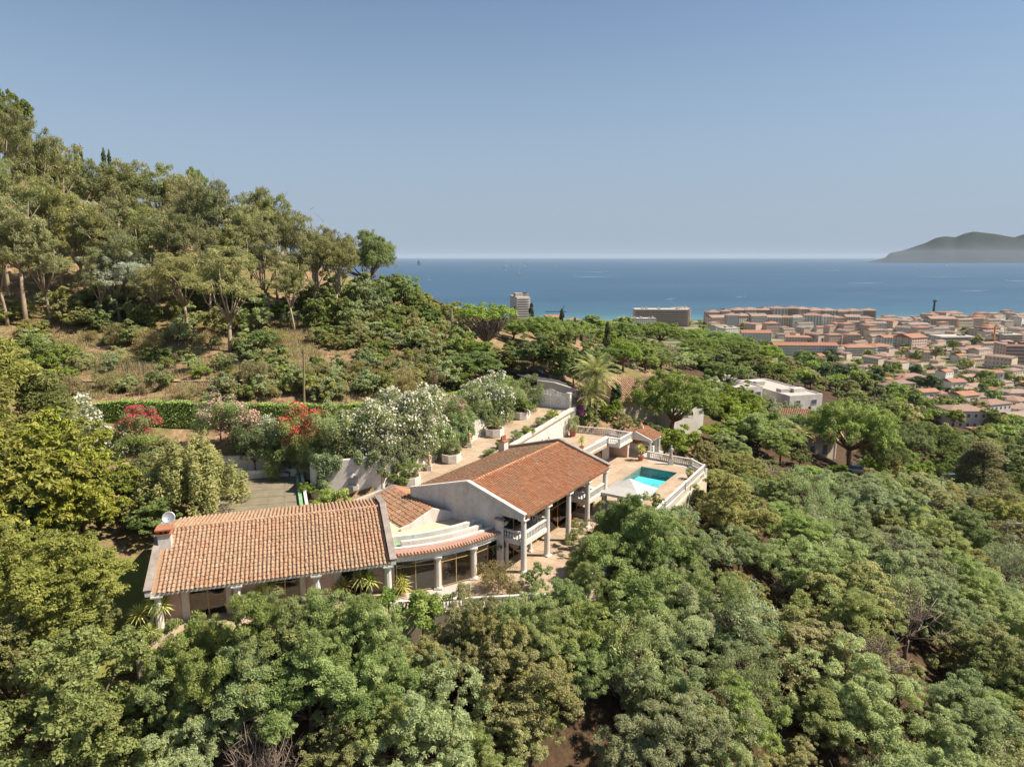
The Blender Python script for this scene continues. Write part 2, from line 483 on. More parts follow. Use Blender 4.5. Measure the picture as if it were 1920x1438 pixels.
CPT = np.array(CPT, dtype=float)
def warp(x, y):
    yy = np.maximum(y, -10) + 40
    return np.stack([x / yy * 100, 130 * np.log(yy / 70)], -1)
_cw = warp(CPT[:, 0], CPT[:, 1])
def _phi(r): return np.sqrt(r * r + 9.0)
_n = len(CPT)
_Am = np.zeros((_n + 3, _n + 3))
_Am[:_n, :_n] = _phi(np.linalg.norm(_cw[:, None] - _cw[None], axis=-1)) - np.eye(_n) * .6
_Am[:_n, _n] = 1; _Am[:_n, _n + 1:] = _cw; _Am[_n, :_n] = 1; _Am[_n + 1:, :_n] = _cw.T
_coef = np.linalg.solve(_Am, np.concatenate([CPT[:, 2], np.zeros(3)]))
def inpoly(x, y, poly):
    c = np.zeros(np.shape(x), bool)
    n = len(poly)
    for i in range(n):
        x0, y0 = poly[i][0], poly[i][1]; x1, y1 = poly[(i + 1) % n][0], poly[(i + 1) % n][1]
        k = ((y0 > y) != (y1 > y))
        with np.errstate(divide='ignore', invalid='ignore'):
            xi = (x1 - x0) * (y - y0) / (y1 - y0 + 1e-12) + x0
        c ^= k & (x < xi)
    return c
TERR = [LW(-.8, -2.4), LW(9, -2.6), LW(18.5, -2.6), H(-3.4, -5.4), H(1.5, -6.4), H(7, -6.6), H(14, -6.0), H(36.8, -5.2), H(38.5, -3.0), H(38.6, 3.6), H(43.0, 3.2), H(43.0, 8.2), H(36, 14.4), H(16, 15), H(-4, 15), LW(18, 9), LW(-.5, 8)]
COURT = [(-35, 61), LW(17, 8), H(-5, 12.6), H(38, 12.6), H(38, 20.7), H(2.6, 20.7), (-20.9, 70.7), (-21.2, 76.2), (-35, 76.2)]
def ramp_z(s): return 3.2 + 3.3 * min(max((s - 4) / 31, 0), 1)
def terrain(x, y, carve=True):
    x = np.asarray(x, float); y = np.asarray(y, float)
    shp = x.shape
    xf = x.ravel(); yf = y.ravel()
    out = np.empty(xf.size)
    for i in range(0, xf.size, 4000):
        p = warp(xf[i:i + 4000], yf[i:i + 4000])
        d = _phi(np.linalg.norm(p[:, None] - _cw[None], axis=-1))
        out[i:i + 4000] = d @ _coef[:_n] + _coef[_n] + p @ _coef[_n + 1:]
    amp = np.clip(yf / 160, .25, 1.5) * np.where(yf < 500, 1, .15)
    out += amp * (.35 * np.sin(xf * .31 + 1.3 * np.sin(yf * .17)) * np.cos(yf * .27 + .8 * np.sin(xf * .13)))
    if carve:
        k = inpoly(xf, yf, COURT)
        s = (xf - O.x) * math.cos(HA) + (yf - O.y) * math.sin(HA)
        rz = 3.2 + 3.3 * np.clip((s - 4) / 31, 0, 1) - .5
        out = np.where(k, np.minimum(out, rz), out)
        k = inpoly(xf, yf, TERR)
        out = np.where(k, np.minimum(out, -2.6), out)
    return out.reshape(shp)
def tz(x, y): return float(terrain(np.array([x]), np.array([y]))[0])
_ts = np.geomspace(24, 1600, 420)
def ground_hit(px, py, carve=True):
    r = ray(px, py)
    X = r[0] * _ts; Y = r[1] * _ts; Z = CZ + r[2] * _ts
    g = terrain(X, Y, carve)
    k = np.nonzero(Z < g)[0]
    if len(k) == 0: return None
    i = k[0]
    if i == 0: t = _ts[0]
    else:
        a = Z[i - 1] - g[i - 1]; b = Z[i] - g[i]
        t = _ts[i - 1] + (_ts[i] - _ts[i - 1]) * a / (a - b)
    return Vector((r[0] * t, r[1] * t, CZ + r[2] * t)), t
def crown_hit(px, py, dpx, k):
    r = ray(px, py)
    X = r[0] * _ts; Y = r[1] * _ts; Z = CZ + r[2] * _ts
    g = terrain(X, Y) + k * dpx / FPX * _ts
    i = np.nonzero(Z < g)[0]
    if len(i) == 0: return None
    i = max(int(i[0]), 1)
    a = Z[i - 1] - g[i - 1]; b = Z[i] - g[i]
    t = _ts[i - 1] + (_ts[i] - _ts[i - 1]) * (a / (a - b) if a > 0 else 0)
    x, y = r[0] * t, r[1] * t
    return Vector((x, y, tz(x, y))), t

def ground_material():
    m, n, b, o = newmat('hillside_soil')
    f = noise_tex(n, .10, 6, .65, 'World')
    f2 = noise_tex(n, 1.1, 6, .75, 'World')
    c = ramp(n, f2, [(.28, (.085, .055, .034)), (.48, (.26, .165, .10)), (.66, (.40, .28, .185)), (.8, (.20, .17, .08))])
    g = ramp(n, f, [(.40, (0, 0, 0)), (.58, (1, 1, 1))])
    veg = ramp(n, f2, [(.3, (.09, .085, .03)), (.6, (.20, .175, .075)), (.8, (.30, .24, .13))])
    c = mixc(n, g, c, veg)
    ge0 = n.nodes.new('ShaderNodeNewGeometry'); s0 = n.nodes.new('ShaderNodeSeparateXYZ'); lk(n, ge0.outputs['Position'], s0.inputs[0])
    low = math_n(n, 'MINIMUM', math_n(n, 'MAXIMUM', math_n(n, 'MULTIPLY', math_n(n, 'SUBTRACT', 1.0, s0.outputs[2]), .25), 0), 1)
    shaded_litter = ramp(n, f2, [(.3, (.035, .024, .015)), (.55, (.085, .055, .034)), (.72, (.15, .095, .06)), (.85, (.26, .17, .115))])     # leaf litter of the wood, with the shade under its trees painted in
    c = mixc(n, low, c, shaded_litter)
    # far flat land: streets, yards and gardens
    ge = n.nodes.new('ShaderNodeNewGeometry')
    sx = n.nodes.new('ShaderNodeSeparateXYZ'); lk(n, ge.outputs['Position'], sx.inputs[0])
    far = math_n(n, 'MULTIPLY', math_n(n, 'SUBTRACT', sx.outputs[1], 300.), 1 / 200.)
    far = math_n(n, 'MINIMUM', math_n(n, 'MAXIMUM', far, 0), 1)
    ft = noise_tex(n, .035, 6, .7, 'World')
    town = ramp(n, ft, [(.36, (.06, .075, .03)), (.50, (.11, .12, .05)), (.57, (.26, .22, .165)), (.7, (.34, .29, .24))])
    c = mixc(n, far, c, town)
    lk(n, c, b.inputs['Base Color'])
    b.inputs['Roughness'].default_value = .95
    b.inputs['Specular IOR Level'].default_value = .1
    bump(n, b, f2, .6, .3)
    return m
def axis(segs):
    out = [segs[0][0]]
    for a, b, st in segs:
        k = max(1, round((b - a) / st))
        out += [a + (b - a) * (i + 1) / k for i in range(k)]
    return np.array(out)
gx = axis([(-2500, -400, 150), (-400, -140, 20), (-140, -62, 4), (-62, 60, 1.3), (60, 150, 4), (150, 700, 18), (700, 3000, 120)])
gy = axis([(-30, 24, 6), (24, 130, 1.3), (130, 240, 4), (240, 700, 16), (700, 1400, 35)])
GX, GY = np.meshgrid(gx, gy)
GZ = terrain(GX, GY)
def grid_mesh(name, X, Y, Z, mat, smooth=True):
    h, wd = X.shape
    me = bpy.data.meshes.new(name)
    co = np.stack([X, Y, Z], -1).reshape(-1, 3).astype(np.float32)
    idx = np.arange(h * wd).reshape(h, wd)
    q = np.stack([idx[:-1, :-1], idx[:-1, 1:], idx[1:, 1:], idx[1:, :-1]], -1).reshape(-1, 4)
    quads_to_mesh(me, co, q)
    me.materials.append(mat)
    if smooth: me.polygons.foreach_set('use_smooth', np.ones(len(q), bool))
    me.update()
    return me
def quads_to_mesh(me, co, q):
    me.vertices.add(len(co)); me.vertices.foreach_set('co', co.astype(np.float32).ravel())
    nf, k = q.shape
    me.loops.add(nf * k); me.loops.foreach_set('vertex_index', q.astype(np.int32).ravel())
    me.polygons.add(nf)
    me.polygons.foreach_set('loop_start', np.arange(0, nf * k, k, dtype=np.int32))
    me.update(calc_edges=True)
put('terrain', grid_mesh('terrain', GX, GY, GZ, ground_material()), kind='structure', label='brown earth hillside falling away to the town and shore', cat='terrain')

# ------------------------------------------------------------------ sea, headland
SEA = -72.0
def sea_material():
    m, n, b, o = newmat('sea_water')
    ge = n.nodes.new('ShaderNodeNewGeometry')
    sx = n.nodes.new('ShaderNodeSeparateXYZ'); lk(n, ge.outputs['Position'], sx.inputs[0])
    d = math_n(n, 'MULTIPLY', math_n(n, 'SUBTRACT', sx.outputs[1], 1130.), 1 / 900.)
    mp = n.nodes.new('ShaderNodeMapping'); mp.inputs['Scale'].default_value = (.0006, .0022, 1)
    lk(n, ge.outputs['Position'], mp.inputs[0])
    t = n.nodes.new('ShaderNodeTexNoise'); t.inputs['Scale'].default_value = 1; t.inputs['Detail'].default_value = 6
    lk(n, mp.outputs[0], t.inputs['Vector'])
    c = ramp(n, d, [(.0, (.070, .160, .20)), (.10, (.050, .115, .175)), (.5, (.043, .096, .162)), (1., (.041, .091, .158))])
    c = mixc(n, 1.0, c, ramp(n, t.outputs[0], [(.3, (.84, .87, .9)), (.7, (1.14, 1.12, 1.08))]), 'MULTIPLY')
    mp2 = n.nodes.new('ShaderNodeMapping'); mp2.inputs['Scale'].default_value = (.012, .05, 1)
    lk(n, ge.outputs['Position'], mp2.inputs[0])
    t2 = n.nodes.new('ShaderNodeTexNoise'); t2.inputs['Scale'].default_value = 1; t2.inputs['Detail'].default_value = 7
    lk(n, mp2.outputs[0], t2.inputs['Vector'])
    c = mixc(n, 1.0, c, ramp(n, t2.outputs[0], [(.3, (.86, .88, .9)), (.7, (1.12, 1.1, 1.08))]), 'MULTIPLY')
    lk(n, c, b.inputs['Base Color'])
    b.inputs['Roughness'].default_value = .55
    b.inputs['IOR'].default_value = 1.33
    b.inputs['Specular IOR Level'].default_value = .18
    bump(n, b, t2.outputs[0], .5, 2.0)
    return m
sx_ = axis([(-60000, -6000, 6000), (-6000, 6000, 1500), (6000, 60000, 6000)])
sy_ = axis([(1000, 6000, 500), (6000, 36000, 6000)])
SX, SY = np.meshgrid(sx_, sy_)
put('sea', grid_mesh('sea', SX, SY, np.full(SX.shape, SEA), sea_material(), False), kind='structure', label='calm blue sea reaching to a level horizon', cat='sea')

def headland(name, label, Y0, px_prof, depth, seed, mat, base=None):
    """ridge whose skyline is read off at pixel points, built as a real hill with depth"""
    xs = np.linspace(px_prof[0][0], px_prof[-1][0], 120)
    tops = np.interp(xs, [p[0] for p in px_prof], [p[1] for p in px_prof])
    rows = []
    for j, t in enumerate(np.linspace(0, 1, 26)):
        row = []
        for px, py in zip(xs, tops):
            p = aty(px, py, Y0 + depth * .5)
            q = t * 2 if t < .5 else 2 - t * 2
            hgt = max(p.z - SEA, 2)
            nz = mnoise.fractal(Vector((p.x * .0016, t * 7.0 + seed, .5)), 1.0, 2.0, 5)
            z = SEA - 12 + (hgt + 12) * min(1, q ** .75 * (1 + .16 * nz * (1 - q)) + .05 * nz * q * (1 - q))
            if abs(t - .5) < .02: z += nz * 5
            row.append((p.x * (Y0 + depth * t) / (Y0 + depth * .5), Y0 + depth * t, z))
        rows.append(row)
    a = np.array(rows)
    return put(name, grid_mesh(name, a[..., 0], a[..., 1], a[..., 2], mat), kind='structure', label=label, cat='hill')
M_head = plain('distant_wooded_slope', (.026, .038, .034), (.014, .024, .022), .0035, .95, detail=8)
headland('headland', 'dark wooded headland rising from the sea', 10600,
    [(1606, 497), (1640, 488), (1660, 483), (1668, 474), (1690, 470), (1706, 465), (1722, 459), (1735, 455), (1755, 445), (1772, 442), (1792, 444), (1808, 437), (1826, 433), (1845, 435), (1870, 438), (1890, 442), (1920, 446), (1990, 452), (2080, 462), (2200, 470)], 2600, 3, M_head)
headland('far_hill', 'pale hill beyond the headland', 21000,
    [(1880, 452), (1900, 445), (1920, 438), (1960, 432), (2050, 440), (2200, 455)], 5000, 9, M_head)

# ------------------------------------------------------------------ building pieces
def tile_slope(name, parent, M, x0, x1, ye, ze, yr, zr, mat, pitch=.32, row=.42, taper=0.0):
    """rows of barrel tiles on one slope, eave (ye,ze) to ridge (yr,zr) in frame M"""
    mb = MB(M)
    e = Vector((0, yr - ye, zr - ze)); ln = e.length; e.normalize()
    up = Vector((1, 0, 0)).cross(e)
    if up.z < 0: up = -up
    nc = int((x1 - x0) / pitch); nr = int(ln / row)
    for c in range(nc):
        xc = x0 + (c + .5) * (x1 - x0) / nc
        for r in range(nr):
            b0 = Vector((xc + random.uniform(-.025, .025), ye, ze)) + e * (r * ln / nr - .03 + random.uniform(-.03, .03)) + up * random.uniform(-.012, .018)
            b1 = b0 + e * (ln / nr + .05)
            vs = []
            for p, rad, lift in ((b0, pitch * .37, .035), (b1, pitch * .30, .0)):
                for k in range(5):
                    a = math.pi * k / 4
                    vs.append(p + Vector((math.cos(a) * rad, 0, 0)) + up * (math.sin(a) * rad * .95 + lift))
            t = min(1, max(0, random.gauss(.5, .27)))
            mb.add(vs, [(k, k + 1, 6 + k, 5 + k) for k in range(4)] + [(4, 3, 2, 1, 0)], t)
    o = mb.build(name, mat, parent, smooth=False)
    o['kind'] = 'stuff'
    return o
BAL = MB().lathe([(.085, 0), (.085, .06), (.045, .10), (.075, .22), (.085, .30), (.05, .46), (.035, .56), (.06, .62), (.07, .66)], 8).mesh('baluster', M_stone, True)
def balustrade(parent, pts, z, h=.95, step=.27, posts=True):
    """plinth, rail, posts and single balusters along world plan points"""
    rail = MB(); pl = MB()
    for a, b in zip(pts[:-1], pts[1:]):
        a = Vector((a[0], a[1], a[2] if len(a) > 2 and a[2] else z)); b = Vector((b[0], b[1], b[2] if len(b) > 2 and b[2] else z))
        up = Vector((0, 0, 1))
        rail.bar(a + up * (h - .06), b + up * (h - .06), .24, .14)
        pl.bar(a + up * .06, b + up * .06, .22, .14)
        ln = (b - a).length; n = max(2, int(ln / step))
        for i in range(n):
            p = a.lerp(b, (i + .5) / n) + up * .13
            put('baluster', BAL, parent, mat4(p, 0, (1, 1, (h - .25) / .66)))
    rail.build('rail', M_stone, parent)
    pl.build('plinth', M_stone, parent)
    if posts:
        for a in pts:
            zz = a[2] if len(a) > 2 and a[2] else z
            MB().box(a[0] - .17, a[0] + .17, a[1] - .17, a[1] + .17, zz, zz + h + .06).build('post', M_stone, parent)
def column_mesh(name, r, h, flute=0.0):
    m = MB()
    m.box(-r * 1.35, r * 1.35, -r * 1.35, r * 1.35, 0, .10)
    m.lathe([(r * 1.2, .102), (r * 1.22, .16), (r, .24), (r * .98, h * .5), (r * .88, h - .34), (r * .95, h - .30), (r * .88, h - .27), (r * 1.15, h - .16), (r * 1.2, h - .12)], 20, flute=flute)
    m.box(-r * 1.4, r * 1.4, -r * 1.4, r * 1.4, h - .118, h)
    return m.mesh(name, M_stone, False)
def glazing(parent, M, x0, x1, y, z0, z1, n, transom=None, fr=.06, curtain=True):
    """one glazed bay: frame and panes as parts"""
    wnd = MB(M)
    for i in range(n + 1):
        x = x0 + (x1 - x0) * i / n
        wnd.box(x - fr / 2, x + fr / 2, y - .05, y + .05, z0, z1)
    for z in [z0 + fr / 2, z1 - fr / 2] + ([transom] if transom else []):
        for i in range(n):
            xa = x0 + (x1 - x0) * i / n + fr / 2; xb = x0 + (x1 - x0) * (i + 1) / n - fr / 2
            wnd.box(xa, xb, y - .045, y + .045, z - fr / 2, z + fr / 2)
    f = wnd.build('window', M_woodf, parent)
    for i in range(n):
        xa = x0 + (x1 - x0) * i / n; xb = x0 + (x1 - x0) * (i + 1) / n
        MB(M).box(xa + fr / 2, xb - fr / 2, y - .006, y + .006, z0 + fr, z1 - fr).build('pane', M_glass, f)
        if curtain:
            m = MB(M); k = 9
            side = i % 2
            ca, cb = (xa + .05, xa + (xb - xa) * .4) if side == 0 else (xb - (xb - xa) * .4, xb - .05)
            pts = [(ca + (cb - ca) * j / k, y + .22 + .07 * (j % 2)) for j in range(k + 1)]
            vs = [(p[0], p[1], z) for z in (z0 + .05, z1 - .1) for p in pts]
            m.add(vs, [(j, j + 1, k + 2 + j, k + 1 + j) for j in range(k)])
            m.build('curtain', M_curt, f)

# ------------------------------------------------------------------ the villa
villa = thing('villa', 'long white villa with terracotta tile roofs and tall white columns above the forest', 'villa', loc=O)
X1 = 17.2
def hb(): return MB(HM)
# main block
hb().box(.002, X1 - .002, 12.85, 13.1, 0, 5.35).build('back_wall', M_white, villa)
G = [(2.2, 0), (13.1, 0), (13.1, 5.62), (6.0, 7.6), (-.25, 5.62), (-.25, 5.12), (2.2, 5.12)]
hb().yprism(G, -.3, 0).build('gable_wall', M_gable, villa)
hb().yprism(G, X1, X1 + .3).build('gable_wall', M_white, villa)
cp = hb()
cp.bar((X1 + .15, -.35, 5.70), (X1 + .15, 6, 7.70), .5, .2); cp.bar((X1 + .15, 13.2, 5.72), (X1 + .15, 6.02, 7.70), .5, .2)
cp.build('coping', M_parapet, villa)
cp = hb()
cp.bar((-.15, -.35, 5.66), (-.15, 6, 7.655), .42, .12); cp.bar((-.15, 13.2, 5.68), (-.15, 6.02, 7.655), .42, .12)
cp.build('coping', M_stone, villa)
pl = hb(); pl.box(-.62, -.302, 1.9, 2.6, 0, 4.75); pl.build('pilaster', M_white, villa)
hb().box(-.72, -.25, 1.8, 2.7, 4.75, 4.9).build('pilaster_cap', M_parapet, villa)
rf = hb(); rf.add([(0, -.35, 5.42), (X1, -.35, 5.42), (X1, 6, 7.38), (0, 6, 7.38), (0, 13.2, 5.42), (X1, 13.2, 5.42), (0, -.35, 5.2), (X1, -.35, 5.2), (X1, 13.2, 5.2), (0, 13.2, 5.2)],
       [(0, 1, 2, 3), (3, 2, 5, 4), (6, 9, 8, 7), (0, 6, 7, 1), (4, 5, 8, 9)])
roof = rf.build('roof', M_tileC, villa)
tile_slope('front_roof_tiles', roof, HM, .03, X1 - .03, -.45, 5.42, 6, 7.40, M_tileB, .29, .40)
tile_slope('back_roof_tiles', roof, HM, .03, X1 - .03, 13.25, 5.42, 6, 7.40, M_tileC, .29, .40)
rd = MB(HM)
for i in range(43):
    x = .1 + i * .4
    if x + .42 > X1: break
    rd.tube([(x, 6, 7.44), (x + .43, 6, 7.42)], [.15, .12], 8, random.random())
rd.build('ridge_tiles', M_tileB, roof)['kind'] = 'stuff'
COLM = column_mesh('column', .27, 5.12)
for s_ in (.1, 4.3, 8.55, 12.75, 16.95):
    put('column', COLM, villa, HM @ mat4((s_, 0, .6 if s_ > 14 else 0), 0, (1, 1, 4.52 / 5.12 if s_ > 14 else 1)))
COLS = column_mesh('inner_column', .2, 2.55)
put('column', COLS, villa, HM @ mat4((.3, 2.0, 0)))
put('column', COLS, villa, HM @ mat4((4.3, 1.9, 0)))
hb().box(.002, X1 - .002, -.2, .2, 5.12, 5.3).build('eave_beam', M_stone, villa)
for xa, xb in ((0.003, 4.5), (12.6, X1 - .003)):
    hb().box(xa, xb, -.12, 2.25, 2.5, 2.86).build('balcony_slab', M_white, villa)
def balc(a, b):
    p = thing('balustrade', None, None)
    p.location = H(*a); WM[p.name] = Matrix.Translation(H(*a))
    p.parent = villa; p.matrix_parent_inverse = WM[villa.name].inverted()
    balustrade(p, [H(*a), H(*b)], 2.86, .92, .26, False)
balc((.42, .02), (4.0, .02)); balc((.1, .38), (.1, 2.15)); balc((13.1, .02), (16.6, .02)); balc((4.4, .35), (4.4, 2.15)); balc((12.7, .35), (12.7, 2.15))
for i, (xa, xb) in enumerate(((.1, 4.2), (4.35, 8.5), (8.65, 12.7), (12.85, 17.1))):
    z0 = .62 if i == 3 else .04
    if i in (0, 3):
        glazing(villa, HM, xa, xb, 2.45, z0, 2.49, 2)
        glazing(villa, HM, xa, xb, 2.45, 2.9, 5.1, 2)
    else:
        glazing(villa, HM, xa, xb, 2.45, z0, 5.1, 2, 2.55)
for xx in (4.275, 8.575, 12.775):
    hb().box(xx - .07, xx + .07, 2.35, 2.6, .03, 5.1).build('mullion', M_woodf, villa)
hb().box(.01, X1 - .01, 2.62, 12.8, -.02, .03).build('interior_floor', M_beige, villa)
hb().box(.01, X1 - .01, 8.2, 8.3, .03, 5.15).build('interior_wall', M_curt, villa)
hb().box(.01, X1 - .01, 3.6, 8.2, 2.55, 2.85).build('interior_floor', M_white, villa)
# chimney behind the main roof
ch = hb(); ch.box(15.6, 16.5, 12.5, 13.3, 4.9, 6.75).build('chimney', M_white, villa)
chm = [o for o in villa.children if o.name.startswith('chimney')][-1]
hb().box(15.5, 16.6, 12.4, 13.4, 6.75, 6.85).build('chimney_cap', M_terra, chm)
for k in range(3):
    hb().lathe([(.14, 0), (.17, .1), (.12, .5), (.15, .55)], 8, (15.75 + k * .3, 12.9, 6.85)).build('chimney_pot', M_terra, chm)

# left wing
LX = 18.0
def lb(): return MB(LM)
rf = lb(); rf.add([(0, -.1, 3.22), (LX, -.1, 3.22), (LX, 6.7, 5.70), (0, 6.7, 5.70), (0, 11.5, 4.75), (LX, 11.5, 4.75), (0, -.1, 3.1), (LX, -.1, 3.1), (LX, 11.5, 3.1), (0, 11.5, 3.1)],
     [(0, 1, 2, 3), (3, 2, 5, 4), (6, 9, 8, 7), (0, 6, 7, 1), (4, 5, 8, 9)])
roof2 = rf.build('roof', M_tileC, villa)
tile_slope('front_roof_tiles', roof2, LM, .35, LX - .02, -.2, 3.22, 6.7, 5.72, M_tileA, .325, .40)
tile_slope('back_roof_tiles', roof2, LM, .35, LX - .02, 11.5, 4.77, 6.7, 5.72, M_tileA, .325, .40)
rd = lb()
for i in range(45):
    x = .4 + i * .4
    if x + .4 > LX: break
    rd.tube([(x, 6.7, 5.76), (x + .43, 6.7, 5.74)], [.15, .12], 8, random.random())
rd.build('ridge_tiles', M_tileA, roof2)['kind'] = 'stuff'
LG = [(.9, -1.5), (11.4, -1.5), (11.6, 4.95), (6.7, 5.98), (-.2, 3.5), (-.2, 3.08), (.9, 3.08)]
lb().yprism(LG, -.42, 0).build('gable_wall', M_white, villa)
lb().yprism(LG, LX, LX + .4).build('gable_wall', M_white, villa)
for xx in (-.21, LX + .2):
    cp = lb(); cp.bar((xx, -.25, 3.55), (xx, 6.7, 6.04), .56, .16); cp.bar((xx, 11.6, 5.02), (xx, 6.72, 6.04), .56, .16)
    cp.build('coping', M_parapet, villa)
lb().box(.06, .34, -.15, 6.5, 3.3, 3.36).build('valley_strip', M_stone, villa) if False else None
lb().box(-.15, LX + .15, -.12, .45, 3.0, 3.18).build('eave_beam', M_stone, villa)
COLD = column_mesh('fluted_column', .30, 3.0, .07)
for s_ in (.35, 6.0, 12.0, 17.75):
    put('column', COLD, villa, LM @ mat4((s_, .18, 0)))
ops = [(2.3, 5.0), (8.3, 10.7), (14.0, 16.2)]
edges = [.0] + [e for p in ops for e in p] + [LX]
for i in range(0, len(edges), 2):
    lb().box(edges[i] + .002, edges[i + 1], 1.55, 1.8, 0, 3.1).build('wall', M_pink, villa)
for a, b in ops:
    lb().box(a, b, 1.57, 1.79, 2.7, 3.1).build('lintel', M_pink, villa)
    lb().box(a - .55, a, 1.42, 1.55, 0, 2.95).build('pilaster', M_stone, villa)
    lb().box(b, b + .4, 1.42, 1.55, 0, 2.95).build('pilaster', M_stone, villa)
    fr = lb()
    for x in (a + .04, (a + b) / 2, b - .04): fr.box(x - .05, x + .05, 1.6, 1.7, .02, 2.7)
    fr.box(a, b, 1.61, 1.69, 2.6, 2.69)
    f = fr.build('sliding_door', M_woodf, villa)
    lb().box(a + .1, (a + b) / 2 - .06, 1.645, 1.655, .05, 2.58).build('pane', M_glass, f)
    lb().box((a + b) / 2 + .06, b - .1, 1.645, 1.655, .05, 2.58).build('pane', M_glass, f)
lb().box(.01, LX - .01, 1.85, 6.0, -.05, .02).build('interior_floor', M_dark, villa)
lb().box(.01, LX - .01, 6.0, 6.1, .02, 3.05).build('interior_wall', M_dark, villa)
ch = lb().box(-.1, .85, 4.3, 5.2, 4.4, 6.1).build('chimney', M_white, villa)
lb().box(-.2, .95, 4.2, 5.3, 6.1, 6.2).build('chimney_cap', M_terra, ch)
for k in range(3):
    lb().box(-.12 + k * .36, .1 + k * .36, 4.35, 5.15, 6.2, 6.5).build('chimney_brick', M_terra, ch)
lb().box(-.25, 1.0, 4.15, 5.35, 6.5, 6.62).build('chimney_top', M_terra, ch)

# curved glazed link between the wings
NA, NB = Vector((-10.1, 53.9)), Vector((-1.0, 59.2))
def arc(t, off=0.0):
    c = NA.lerp(NB, t)
    d = (NB - NA).normalized(); n = Vector((d.y, -d.x))
    return c + n * (.95 * 4 * t * (1 - t) + off)
K = 24
front = [arc(i / K) for i in range(K + 1)]
back = [Vector(H(-.35, 12.9).xy), Vector(LW(18.42, 9.5).xy)]
def ribbon(name, mat, o0, o1, z0, z1, parent=villa, t0=0., t1=1.):
    m = MB()
    a = [arc(t0 + (t1 - t0) * i / K, o0) for i in range(K + 1)]; b = [arc(t0 + (t1 - t0) * i / K, o1) for i in range(K + 1)]
    for i in range(K):
        q = [a[i], a[i + 1], b[i + 1], b[i]]
        m.add([(p.x, p.y, z0) for p in q] + [(p.x, p.y, z1) for p in q], [(0, 1, 2, 3)[::-1], (4, 5, 6, 7), (0, 4, 5, 1)[::-1], (2, 6, 7, 3)[::-1]] + ([(0, 3, 7, 4)] if i == 0 else []) + ([(1, 5, 6, 2)] if i == K - 1 else []))
    return m.build(name, mat, parent)
MB().prism([(p.x, p.y) for p in front] + [(p.x, p.y) for p in back], 3.3, 3.6).build('flat_roof', M_beige, villa)
ribbon('curved_beam', M_stone, -.28, .14, 2.95, 3.3)
ribbon('curved_fascia', M_white, -.4, .30, 3.302, 3.56)
ribbon('low_kerb', M_white, -1.1, -.752, 3.60, 3.82)
ribbon('red_brown_band', M_redp, -.75, .08, 3.60, 3.68)
ribbon('green_band', M_greenp, -2.3, -1.76, 3.60, 3.66)
ribbon('stepped_parapet', M_white, -1.75, -1.4, 3.664, 4.1, t0=.12, t1=.86)
ribbon('stepped_parapet', M_white, -2.75, -2.35, 3.6, 4.25, t0=.02, t1=.97)
tm = MB()
for i in range(38):                                     # single row of barrel tiles along the curved eave
    t = (i + .5) / 38
    p0 = arc(t, .42); p1 = arc(t, .02)
    tm.tube([(p0.x, p0.y, 3.56), (p1.x, p1.y, 3.66)], [.125, .10], 8, random.random())
tm.build('eave_tiles', M_tileA, villa)['kind'] = 'stuff'
COLL = column_mesh('fluted_column', .26, 2.97, .06)
for t in (.36, .69):
    p = arc(t, 0)
    put('column', COLL, villa, mat4((p.x, p.y, 0)))
for t0, t1 in ((.03, .33), (.39, .66), (.72, .97)):
    a, b = arc(t0, -.05), arc(t1, -.05)
    d = b - a
    M = Matrix.Translation((a.x, a.y, 0)) @ Matrix.Rotation(math.atan2(d.y, d.x), 4, 'Z')
    glazing(villa, M, 0, d.length, 0, .06, 2.95, 2, 2.35, curtain=(t0 > .7))
MB().prism([(p.x, p.y) for p in [arc(i / K, -.15) for i in range(K + 1)]] + [(p.x, p.y) for p in back], -.02, .05).build('interior_floor', M_beige, villa)
mid = [arc(0.02, -4.5), arc(.98, -4.5)]
MB().wallseg(mid[0], mid[1], .15, .05, 3.3).build('interior_wall', M_curt, villa)
# low tiled gable behind the curved link, with a white pediment
RA, RB = Vector(aty(813, 959, 61.2)[:2]), Vector(aty(737, 915, 67.9)[:2])
dd = (RB - RA); ln = dd.length
PM = Matrix.Translation((RA.x, RA.y, 0)) @ Matrix.Rotation(math.atan2(dd.y, dd.x), 4, 'Z')     # x along the ridge, +y to the left-near side
m = MB(PM); m.add([(0, 0, 4.72), (ln, 0, 4.72), (ln, 3.1, 3.72), (0, 3.1, 3.72), (0, -2.6, 3.72), (ln, -2.6, 3.72)], [(0, 1, 2, 3), (0, 4, 5, 1), (0, 3, 4), (1, 5, 2)])
rf3 = m.build('roof', M_tileC, villa)
tile_slope('near_roof_tiles', rf3, PM, .1, ln, 3.15, 3.74, 0, 4.74, M_tileC, .36, .42)
tile_slope('far_roof_tiles', rf3, PM, .1, ln, -2.65, 3.74, 0, 4.74, M_tileB, .36, .42)
m = MB(PM); m.yprism([(3.6, 3.6), (3.6, 3.85), (2.6, 4.0), (0.1, 5.0), (-2.2, 4.15), (-3.0, 3.9), (-3.0, 3.6)], -.28, .02)
m.build('pediment', M_white, villa)
m = MB(PM); m.bar((ln + .1, 3.2, 3.8), (ln + .1, 0, 4.85), .3, .2); m.bar((ln + .1, -2.7, 3.8), (ln + .1, 0.02, 4.85), .3, .2)
m.build('coping', M_parapet, villa)
MB().wallseg(back[0], back[1], .25, 0, 3.9).build('back_wall', M_white, villa)
# drainpipe beside the link
p = arc(.985, .2)
MB().tube([(p.x, p.y, 0.05), (p.x, p.y, 3.3)], .05, 8).build('drainpipe', M_barkr, villa)

